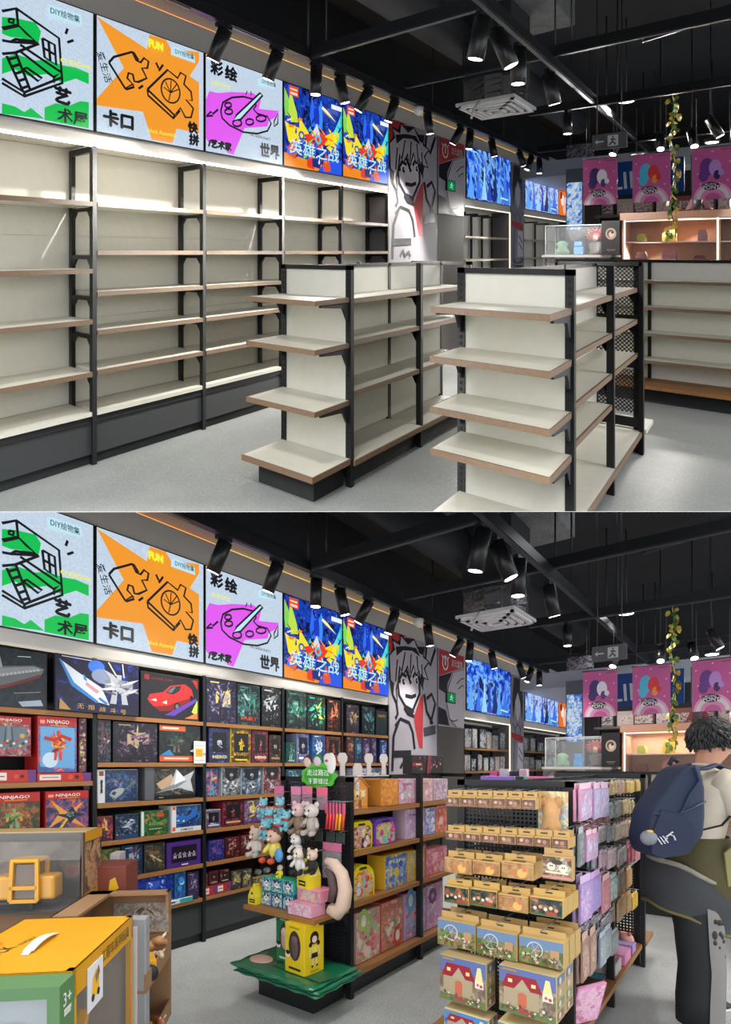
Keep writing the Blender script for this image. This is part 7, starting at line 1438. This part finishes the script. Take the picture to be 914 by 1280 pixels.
    MB().box(0, W_, .10, Dp, H - .006, H).build('top_flap', M('B0925C', .6), t); MB().box(0, W_, Dp - .006, Dp, 0, H).build('back_card', M('5A5046', .6, var=.12), t); MB().box(0, W_, 0, Dp, 0, .008).build('floor_card', M('4A4640', .7), t); MB().box(W_ - .006, W_, .02, Dp, 0, H).build('side_panel', M('5A4A3E', .5), t)
    MB().box(W_, W_ + .002, .05, Dp - .01, .04, H - .05).build('side_picture', art('3A2E28', '8A6A50', 'C89A70', '5A4436', scale=10), t); MB().box(W_, W_ + .003, .03, Dp, 0, .07).build('yellow_corner', yel, t); MB().box(W_, W_ + .003, .05, Dp, H - .045, H).build('yellow_corner', yel, t)
    m = MB(); m.add([(0, 0, 0), (W_ - .006, 0, 0), (W_ - .006, 0, .24), (0, 0, .24)], [(0, 1, 2, 3)]).build('front_film', film, t); MB().add([(0, 0, .24), (W_ - .006, 0, .24), (W_ - .006, .10, H), (0, .10, H)], [(0, 1, 2, 3)]).build('sloped_film', clear_film('A8A8A4', .22, .12), t)
    MB().box(.0, W_ - .08, .20, .205, .10, H - .06).build('inner_picture', art('4A4038', '5E544A', '76695C', '8A7868', 'A05A50', scale=3), t)
    x, y = near(-1.56, 2.40)
    sp = thing('sample_platform', 'stacked brown cartons carrying the clear box', 'box', (near(-2.1, 2.40)[0], near(-2.1, 2.40)[1], .301), TR); MB().box(0, .80, 0, .24, 0, .515, .004).build('carton', M('7A5A3E', .7), sp)
    v = thing('toy_excavator', 'yellow toy excavator with a boxy cab inside the clear box', 'toy vehicle', (near(-1.55, 2.47)[0], near(-1.55, 2.47)[1], .829), TR)
    MB().box(-.20, .03, -.04, .07, .0, .045, .01).build('crawler_track', blk, v); MB().box(-.14, .12, -.03, .07, .05, .16, .012).build('engine_cover', yel2, v)
    c = MB(); 
    for (a_, b_) in (((-.06, -.045, .05), (-.05, -.045, .23)), ((.055, -.045, .05), (.055, -.045, .23)), ((-.06, .055, .05), (-.05, .055, .23)), ((.055, .055, .05), (.055, .055, .23)), ((-.06, -.045, .11), (.055, -.045, .11)), ((-.06, -.045, .05), (.055, -.045, .05)), ((.055, -.045, .12), (.055, .055, .12))): c.bar(a_, b_, .016, .016)
    c.build('cab_frame', yel2, v); MB().box(-.062, .062, -.05, .06, .22, .24, .008).build('cab_roof', yel2, v); MB().box(-.05, .045, -.038, .05, .06, .215).build('cab_window', M('6A5A4A', .15), v); MB().tube([(-.14, 0, .10), (-.22, 0, .20), (-.30, 0, .10)], [.025, .022, .02], 8).build('boom', yel2, v)
    # red-brown carton behind
    t = put('carton', 'red brown carton standing behind the clear box', -1.365, 2.655, .301); MB().box(0, .17, 0, .2, 0, .69, .003).build('carton_body', M('7A3A2C', .6), t); a = Art(.29); a.P('E0B020', (.5, .80), (.8, .84), (.7, .92), (.55, .9)); a.build('print', t, (0, -.0005, 0), (.17, 0, 0), (0, 0, .69), (0, -1, 0), ink)
    t = put('carton', 'pale slim carton standing upright behind the red brown one', -1.365, 2.86, .301); MB().box(0, .05, 0, .1, 0, .72, .003).build('carton_body', M('B8B4B4', .5), t)

def far_goods():
    cols = ('4A545A', '7A8288', '2E3A40', 'A89890', 'B8B4B0', '5A6468', '8A7A74', '3A4448')
    n = 0
    for (y0, y1, z, zh, cnt) in ((7.86, 9.6, 1.76, .36, 6), (7.86, 9.6, 1.38, .30, 7), (10.5, 13.5, 1.76, .32, 7), (10.5, 13.5, 1.38, .30, 8)):
        s = (y1 - y0) / cnt
        for i in range(cnt):
            r = random.Random(n); w = s * r.uniform(.6, .92); h = zh * r.uniform(.65, .95)
            where = '%s niche, %s shelf' % ('near' if y0 < 9 else 'far', 'upper' if z > 1.5 else 'lower')
            t = tag(MB().box(0, w, 0, .2, 0, h, .004).build('stock_box', M(cols[n % 8], .5), None, (FASX - .03, y0 + i * s, z + .001)), '%s stock box of the %s' % (ORD[i], where), 'box', 'boxes in the lit niches'); t.rotation_euler = (0, 0, PI / 2)
            MB().box(.01, w - .01, -.002, 0, .01, h - .01).build('front_print', art(cols[n % 8], cols[(n + 3) % 8], 'C8CCD0', cols[(n + 5) % 8], scale=7), t); n += 1
    t = thing('low_counter', 'low dark counter with pink boxes behind the two islands', 'counter', (-3.1, 6.8, 0)); MB().box(0, 1.0, 0, .5, 0, 1.26, .01).build('body', M('4A4A4E', .6), t); MB().box(-.01, 1.01, -.02, .5, 1.26, 1.28).build('top', M('A8A4A4', .4), t)
    for i, (x, w, c, nm) in enumerate(((.02, .46, '9A78D0', 'violet'), (.49, .18, '6AB0A8', 'mint'), (.68, .30, 'E870A8', 'pink'))):
        o = tag(MB().box(0, w, 0, .2, 0, .055, .004).build('counter_tray', M(c, .45), None, (-3.1 + x, 6.80, 1.281)), nm + ' tray on the low dark counter behind the islands', 'tray', 'trays on the low counter')
    for i in range(4):
        o = tag(MB().box(0, .10, 0, .1, 0, .12 + .03 * (i % 2), .004).build('counter_box', M(('D85A8A', 'C8C4C4', '2A2A2C', 'D8B0C0')[i], .5), None, (-3.05 + i * .14, 7.05, 1.281)), '%s little box standing on the low dark counter' % ('hot pink', 'white', 'black', 'pale pink')[i], 'box', 'little boxes on the low counter')
# ================================================================ THE SHOPPER
def shopper():
    x, y = at(1.888, 3.10)
    t = thing('person', 'person with dark hair in a cream T-shirt carrying a navy backpack beside the packets', 'person', (x, y, 0), YAW)
    skin = M('C08A70', .55, var=.06, scale=30)
    V, Eg, Rd = [], [], []
    def node(p, r, par=None):
        V.append(p); Rd.append(r); k = len(V) - 1
        if par is not None: Eg.append((par, k))
        return k
    pel = node((-.02, 0, .93), (.13, .11)); wa = node((.0, 0, 1.08), (.12, .10), pel); ch = node((.05, 0, 1.27), (.13, .11), wa); nb = node((.072, 0, 1.42), (.07, .07), ch); nk = node((.088, .005, 1.50), (.055, .055), nb)
    hb = node((.105, .01, 1.565), (.075, .068), nk); hd = node((.122, .016, 1.635), (.098, .088), hb); node((.118, .014, 1.70), (.088, .08), hd)
    jaw = node((.185, .04, 1.575), (.045, .045), hb)
    def hand(wr, w, d, u, s):
        """palm, four bent fingers of unequal length and a thumb off the side of the palm; d points along the fingers, u is the curl side"""
        d, u = Vector(d).normalized(), Vector(u).normalized(); a = d.cross(u).normalized() * s; w = Vector(w)
        pm = node(tuple(w + d * .05), (.034, .020), wr); pe = node(tuple(w + d * .085), (.036, .016), pm)
        for i, (off, L) in enumerate(((-.030, .062), (-.010, .074), (.010, .070), (.028, .055))):
            k = node(tuple(w + d * .095 + a * off), (.0095, .0095), pe); p = w + d * .095 + a * off
            for f, c in ((.5, .25), (.3, .8), (.2, 1.1)):
                p = p + (d * math.cos(c) + u * math.sin(c)) * L * f; k = node(tuple(p), (.0085, .0085), k)
        p = w + d * .025 - a * .032; k = node(tuple(p), (.011, .011), pm)
        for c in (.5, .9): p = p + (d * math.cos(c) * .8 - a * .5 + u * math.sin(c)) * .030; k = node(tuple(p), (.0095, .0095), k)
    for s, sh, el, wr_ in ((-1, (.10, -.17, 1.39), (.20, -.21, 1.13), (.40, -.13, 1.05)), (1, (.06, .18, 1.40), (.13, .23, 1.13), (.19, .05, 1.20))):
        a = node(sh, (.062, .062), ch); m = node(tuple((Vector(sh) + Vector(el)) / 2), (.050, .050), a); e = node(el, (.043, .043), m); f = node(tuple(Vector(el).lerp(Vector(wr_), .35)), (.042, .042), e); w = node(wr_, (.027, .024), f)
        hand(w, wr_, Vector(wr_) - Vector(el), (0, 0, -1) if s < 0 else (.6, 0, .8), s)
    for s, hp, kn, an, to in ((-1, (-.03, -.10, .88), (-.03, -.13, .50), (-.055, -.15, .09), (.10, -.15, .04)), (1, (.0, .10, .88), (.10, .14, .50), (.165, .17, .09), (.31, .18, .04))):
        a = node(hp, (.095, .09), pel); k = node(kn, (.062, .062), a); c = node(tuple(Vector(kn).lerp(Vector(an), .4)), (.058, .058), k); n = node(an, (.040, .040), c); node(to, (.035, .03), n)
    me = bpy.data.meshes.new('body'); me.from_pydata(V, Eg, []); ob = bpy.data.objects.new('body', me); COL.objects.link(ob)
    sk = ob.modifiers.new('skin', 'SKIN'); sk.use_smooth_shade = True; sv = me.skin_vertices[0].data
    for i, r in enumerate(Rd): sv[i].radius = r
    sv[0].use_root = True
    ss = ob.modifiers.new('sub', 'SUBSURF'); ss.levels = 2; ss.render_levels = 2
    dg = bpy.context.evaluated_depsgraph_get(); dg.update(); bm_ = bpy.data.meshes.new_from_object(ob.evaluated_get(dg)); bpy.data.objects.remove(ob)
    for p in bm_.polygons: p.use_smooth = True
    bm_.materials.clear(); bm_.materials.append(skin); body = link('body', bm_, t)
    # face (turned towards the goods), ear
    f = Vector((.86, .42, -.25)).normalized(); side = Vector((.44, -.90, 0)); up = side.cross(f) * -1; hc = Vector((.122, .016, 1.635))
    for q in (-1, 1):
        c = hc + f * .088 + side * q * .032 + up * .012; MB().ball(tuple(c), .012, 8, 6).build('eye', M('E8E4DE', .3), t); MB().ball(tuple(c + f * .008), .006, 8, 6).build('iris', M('1E1612', .3), t)
        e = hc - f * .005 + side * q * .088 + up * -.005; MB().ball(tuple(e), (.024, .012, .034), 10, 8).build('ear', M('B87A62', .55), t)
    MB().tube([tuple(hc + f * .09 + up * .01), tuple(hc + f * .118 - up * .022), tuple(hc + f * .095 - up * .03)], [.010, .016, .012], 8).build('nose', skin, t)
    MB().tube([tuple(hc + f * .083 + side * -.025 - up * .055), tuple(hc + f * .092 - up * .053), tuple(hc + f * .083 + side * .025 - up * .055)], [.004, .007, .004], 6).build('mouth', M('9A5A50', .5), t)
    # hair: cap with many short locks
    m = MB(); r = random.Random(6); cap = Vector((.115, .012, 1.665)); R = Vector((.112, .102, .108))
    m.ball(tuple(cap), tuple(R), 20, 14)
    for i in range(420):
        z = r.uniform(-.55, 1); a0 = r.uniform(0, 2 * PI); s = math.sqrt(1 - z * z); n = Vector((s * math.cos(a0), s * math.sin(a0), z))
        if n.dot(f) > .55 and z < .45: continue
        p = cap + Vector((n.x * R.x, n.y * R.y, n.z * R.z)) * .96; d = (Vector((.25 * r.uniform(-1, 1), .25 * r.uniform(-1, 1), -.75)) + n * .55 + f * .3).normalized()
        m.tube([p, p + n * .007 + d * .014, p + n * .005 + d * .040], [.012, .010, .003], 4, False)
    m.build('hair', M('17181A', .5, var=.35, scale=60), t)
    # T-shirt
    cream = M('CFC4B4', .85, var=.05, scale=25, bump=.1)
    m = MB(); m.loft([(-.015, 0, .95, .150, .165), (.0, 0, 1.05, .145, .170), (.025, 0, 1.16, .142, .178), (.05, 0, 1.28, .152, .198), (.062, .0, 1.36, .140, .215), (.072, 0, 1.42, .112, .170), (.082, 0, 1.462, .078, .095), (.086, 0, 1.485, .066, .070)], 24)
    m.tube([(.075, -.13, 1.40), (.105, -.185, 1.375), (.15, -.20, 1.26), (.165, -.203, 1.215)], [.085, .088, .083, .086], 14); m.tube([(.06, .13, 1.41), (.07, .19, 1.385), (.10, .21, 1.26)], [.08, .084, .08], 14)
    m.build('shirt', cream, t); MB().tube([(.087 + .068 * math.cos(a), .072 * math.sin(a), 1.487 - .012 * math.cos(a)) for a in [i * PI / 10 for i in range(21)]], .008, 6).build('collar', M('C8C4BA', .8), t)
    # trousers
    dark = M('15181C', .75, var=.15, scale=12, bump=.25)
    m = MB(); m.loft([(-.02, 0, 1.0, .15, .17), (-.02, 0, .93, .16, .18), (-.02, 0, .82, .15, .17)], 20)
    NL = [(-.035, -.085, .90, .135, .11), (-.035, -.105, .72, .130, .112), (-.035, -.125, .50, .120, .110), (-.03, -.135, .38, .116, .108), (-.045, -.145, .22, .122, .110), (-.05, -.15, .085, .118, .108)]
    m.loft(NL, 20); m.loft([(.0, .09, .90, .13, .11), (.05, .115, .70, .12, .105), (.105, .135, .48, .11, .10), (.145, .155, .25, .105, .10), (.165, .17, .10, .10, .095)], 18); m.build('trousers', dark, t)
    m = MB(); vs, fs = [], []; rr = random.Random(2)
    for i, (cx, cy, cz, rx, ry) in enumerate(NL[1:]):
        for k in range(7):
            a = math.radians(-97 + k * 9); vs.append((cx + (rx + .006) * math.cos(a), cy + (ry + .006) * math.sin(a), cz))
    for i in range(4):
        for k in range(6): fs.append((i * 7 + k, i * 7 + k + 1, (i + 1) * 7 + k + 1, (i + 1) * 7 + k))
    m.add(vs, fs, True).build('stripe_panel', M('7C7A78', .8, var=.12, scale=14, bump=.3), t)
    m = MB()
    for z in (.64, .585, .53, .47):
        for k in range(3):
            a = math.radians(-82 + k * 13 + rr.uniform(-4, 4)); m.ball((-.035 + .122 * math.cos(a), -.118 + .112 * math.sin(a), z + rr.uniform(-.015, .015)), (rr.uniform(.010, .022), .012, rr.uniform(.012, .026)), 8, 6)
    stuff(m.build('stripe_print', M('2A2A2C', .7), t))
    for s, (cx, cy) in ((-1, (-.0, -.15)), (1, (.215, .175))):
        sh = MB().loft([(cx, cy, .0, .135, .048), (cx, cy, .03, .138, .050), (cx - .02, cy, .06, .105, .046), (cx - .055, cy, .10, .055, .044)], 16).build('shoe', M('1C1C1E', .5), t); MB().loft([(cx, cy, 0, .138, .051), (cx, cy, .018, .141, .053)], 16).build('sole', M('D8D8D4', .5), sh)
    # jacket tied about the hips: olive body, grey lining band
    olive = M('4E482A', .8, var=.18, scale=10, bump=.35)
    m = MB(); m.loft([(.02, 0, 1.09, .160, .178), (.02, -.01, 1.0, .19, .195), (.03, -.015, .90, .205, .205), (.05, -.02, .80, .19, .20), (.08, -.02, .73, .15, .17)], 24, False); m.build('olive_jacket', olive, t)
    gray = M('34373B', .75, var=.16, scale=9, bump=.35)
    vs, fs = [], []; n = 28
    for j, (dz, k) in enumerate(((0, .96), (-.06, 1.03), (-.13, 1.06), (-.20, 1.02), (-.25, .98), (-.262, .99))):
        for i in range(n):
            a = 2 * PI * i / n; cx = -.03; rx, ry = .235 * k, .215 * k; slope = -.10 * math.cos(a)
            vs.append((cx + rx * math.cos(a), ry * math.sin(a), .875 + slope + dz + .008 * math.sin(5 * a + j)))
    for j in range(5):
        for i in range(n): fs.append((j * n + i, j * n + (i + 1) % n, (j + 1) * n + (i + 1) % n, (j + 1) * n + i))
    MB().add(vs, fs, True).build('grey_lining', gray, t)
    MB().tube([vs[5 * n + i] for i in list(range(n)) + [0]], .009, 6).build('olive_hem', M('6A6238', .8), t); MB().tube([tuple(Vector(vs[i]) * 1.0) for i in range(14, 27)], .014, 6).build('pale_band', M('8E8A7E', .8), t)
    MB().prism([(0, 0), (.10, .03), (.13, .16), (.07, .26), (-.02, .18)], (.06, -.225, .84), (1, 0, 0), (0, 0, 1), (0, 1, 0), .012).build('khaki_sleeve', M('8A8458', .8, var=.15, scale=12, bump=.3), t)
    MB().prism([(0, -.03), (.022, 0), (0, .034), (-.02, .004)], (.125, -.236, .69), (1, 0, 0), (0, 0, 1), (0, 1, 0), .004).build('white_badge', M('D0D0D0', .5), t)
    # navy backpack
    q = lambda px, py: ((px - 865) * .00427 - .146, 1.5 - (py - 955) * .00427)
    b = thing('backpack', 'navy backpack with pale stripes and a grey pouch on the shopper', 'backpack', (x, y, 0), YAW)
    navy = M('18263F', .7, var=.12, scale=18, bump=.2)
    P = [q(*p) for p in ((851, 956), (862, 957), (868, 985), (868, 1020), (866, 1042), (846, 1066), (812, 1070), (800, 1064), (797, 1045), (803, 1012), (822, 985), (838, 962))]
    bm = bmesh.new(); lo = [bm.verts.new((a, -.345, z)) for a, z in P]; hi = [bm.verts.new((a, -.12, z)) for a, z in P]; k = len(P)
    bm.faces.new(lo); bm.faces.new(hi[::-1])
    for i in range(k): bm.faces.new((lo[i], hi[i], hi[(i + 1) % k], lo[(i + 1) % k]))
    bmesh.ops.recalc_face_normals(bm, faces=bm.faces[:]); bmesh.ops.bevel(bm, geom=bm.edges[:], offset=.028, segments=3, affect='EDGES', profile=.5); bm.verts.index_update()
    m = MB(); m.add([v.co[:] for v in bm.verts], [[v.index for v in fc.verts] for fc in bm.faces], True); bm.free(); m.build('main_bag', navy, b)
    P2 = [q(*p) for p in ((812, 1010), (838, 1018), (850, 1030), (846, 1062), (812, 1068), (800, 1062), (800, 1040))]
    MB().prism(P2, (0, -.362, 0), (1, 0, 0), (0, 0, 1), (0, 1, 0), .03).build('side_pocket', M('18243E', .75, var=.12, scale=18, bump=.2), b)
    pp = [q(*p) for p in ((803, 1014), (822, 1016), (836, 1014), (850, 1008), (866, 1000))]; MB().tube([(a, -.350, z) for a, z in pp], .005, 6).build('zip_line', M('26385A', .5), b)
    pp = [q(*p) for p in ((852, 958), (858, 975), (846, 992), (838, 1010), (822, 1030), (812, 1036))]; MB().tube([(a, -.352, z) for a, z in pp], [.012, .012, .011, .010, .008, .006], 6, flat=.4).build('compression_strap', M('1E2F50', .6), b)
    for s_, w_ in ((-1, .13), (1, .11)):
        m = MB(); e = q(856, 962); m.tube([(e[0] + .01, -.20 + .05 * (s_ + 1), e[1]), (-.02, s_ * w_ - .02, 1.475), (.05, s_ * w_, 1.495), (.12, s_ * w_, 1.465), (.19, s_ * w_, 1.36)], .034, 8, flat=.3); m.build('shoulder_strap', M('1C2C4C', .65, bump=.2), b)
    e = q(864, 1042); MB().tube([(e[0], -.22, e[1]), (.03, -.215, 1.17), (.12, -.205, 1.26)], .012, 6, flat=.4).build('lower_strap', M('1A1A22', .7), b)
    MB().bar((.135, -.24, 1.23), (.155, -.245, .905), .022, .004, (0, 1, 0)).build('hanging_strap', M('16161A', .7), b)
    pp = [q(*p) for p in ((849, 952), (842, 948), (838, 956))]; MB().tube([(a, -.23, z) for a, z in pp], .012, 6).build('grab_loop', M('1A1E2A', .7), b)
    W_ = M('C8CCD2', .6)
    for i in range(3):
        p = [q(*v) for v in ((805 + i * 3.6, 1043 - i), (811 + i * 3.6, 1051 - i))]; MB().bar((p[0][0], -.368, p[0][1]), (p[1][0], -.368, p[1][1]), .004, .010, (0, 1, 0)).build('pale_stripe', W_, b)
    m = MB()
    for s_ in (((816, 1042), (820, 1039), (825, 1041)), ((820, 1039), (824, 1036)), ((825, 1041), (827, 1046)), ((817, 1043), (815, 1047))):
        p = [q(*v) for v in s_]
        for i in range(len(p) - 1): m.bar((p[i][0], -.368, p[i][1]), (p[i + 1][0], -.368, p[i + 1][1]), .004, .010, (0, 1, 0))
    m.build('leaping_mark', W_, b)
    a, z = q(799, 1044); MB().ball((a, -.34, z), (.043, .038, .040), 12, 9).build('grey_pouch', M('7A8088', .8, var=.15, scale=20, bump=.3), b); MB().ball((a, -.35, z + .034), (.018, .016, .009), 10, 6).build('yellow_tag', M('E0B020', .5), b)
_goods = goods
def goods():
    _goods(); shopper()
# ================================================================ BUILD
ROOM = 'upper'; shop()
ROOM = 'lower'; shop()
if 'goods' in globals(): goods()
struct(MB().prism([(-2.2, 0), (2.2, 0), (2.2, 4.2), (-2.2, 4.2)], (at(0, 2.2)[0], at(0, 2.2)[1], EYE + 2.2 * SEAM - .001), (CY, SY, 0), Vector((-SY, CY, SEAM)), (0, 0, 1), .002).build('storey_divider', M('141416', .9, var=0)))  # thin divider added at the seam, blocks light between the storeys
LOWER.pop()

# ---------------------------------------------------------------- lay the upper storey on its raked floor and cut both storeys along the slab
def rake(p):
    return Vector((p.x, p.y, p.z + RAKE * depth(p.x, p.y)))
CACHE = {}
def raked(me, mat3):
    key = (me.name, tuple(round(v, 5) for r in mat3 for v in r))
    if key not in CACHE:
        c = me.copy(); c.transform(mat3.to_4x4())
        sh = Matrix(((1, 0, 0, 0), (0, 1, 0, 0), (-SY * RAKE, CY * RAKE, 1, 0), (0, 0, 0, 1))); c.transform(sh); CACHE[key] = c
    return CACHE[key]
def settle(o, W0, parent_origin):
    W = W0 @ Matrix.LocRotScale(o.location, o.rotation_euler, o.scale); org = rake(W.translation)
    if o.type == 'MESH': o.data = raked(o.data, W.to_3x3())
    if o.type == 'LIGHT':
        d = W.to_3x3() @ Vector((0, 0, -1)); d = Vector((d.x, d.y, d.z + RAKE * depth(d.x, d.y))) if o.data.type == 'SPOT' else d + Vector((0, 0, 0))
        o.rotation_euler = d.to_track_quat('-Z', 'Y').to_euler() if o.data.type == 'SPOT' else o.rotation_euler
    else: o.rotation_euler = (0, 0, 0); o.scale = (1, 1, 1)
    o.location = org - parent_origin
    for ch in o.children: settle(ch, W, org)
for o in UPPER: settle(o, Matrix.Identity(4), Vector((0, 0, 0)))
def trim_to_slab(o, org, W, side):
    if o.type == 'MESH':
        co = Vector((0, 0, EYE)); no = Vector((SY * SEAM, -CY * SEAM, 1)).normalized() * side
        ds = [(W @ v.co - co).dot(no) for v in o.data.vertices]
        if ds and min(ds) < .002:
            if max(ds) <= .002: return [o]
            bm = bmesh.new(); bm.from_mesh(o.data); iw = W.inverted()
            r = bmesh.ops.bisect_plane(bm, geom=bm.verts[:] + bm.edges[:] + bm.faces[:], plane_co=iw @ (co + no * .0025), plane_no=(W.to_3x3().transposed() @ no).normalized(), clear_inner=True)
            ed = [e for e in r['geom_cut'] if isinstance(e, bmesh.types.BMEdge)]
            if ed and len(o.data.polygons) < 60:
                try: bmesh.ops.holes_fill(bm, edges=ed)
                except Exception: pass
            me = o.data.copy(); bm.to_mesh(me); bm.free(); o.data = me
            if not me.polygons: return [o]
    return []
def walk(o, P, side):
    W = P @ Matrix.LocRotScale(o.location, o.rotation_euler, o.scale); gone = trim_to_slab(o, None, W, side)
    for ch in list(o.children): gone += walk(ch, W, side)
    return gone
for lst, side in ((UPPER, 1), (LOWER, -1)):
    for o in lst:
        for g in walk(o, Matrix.Identity(4), side):
            for ch in list(g.children): ch.parent = None; bpy.data.objects.remove(ch)
            try: bpy.data.objects.remove(g)
            except ReferenceError: pass
# a thing whose every part lay beyond the slab is not there
for o in [q for q in sc.objects if q.type == 'EMPTY' and not q.parent]:
    if not any(c.type == 'MESH' for c in o.children): bpy.data.objects.remove(o)
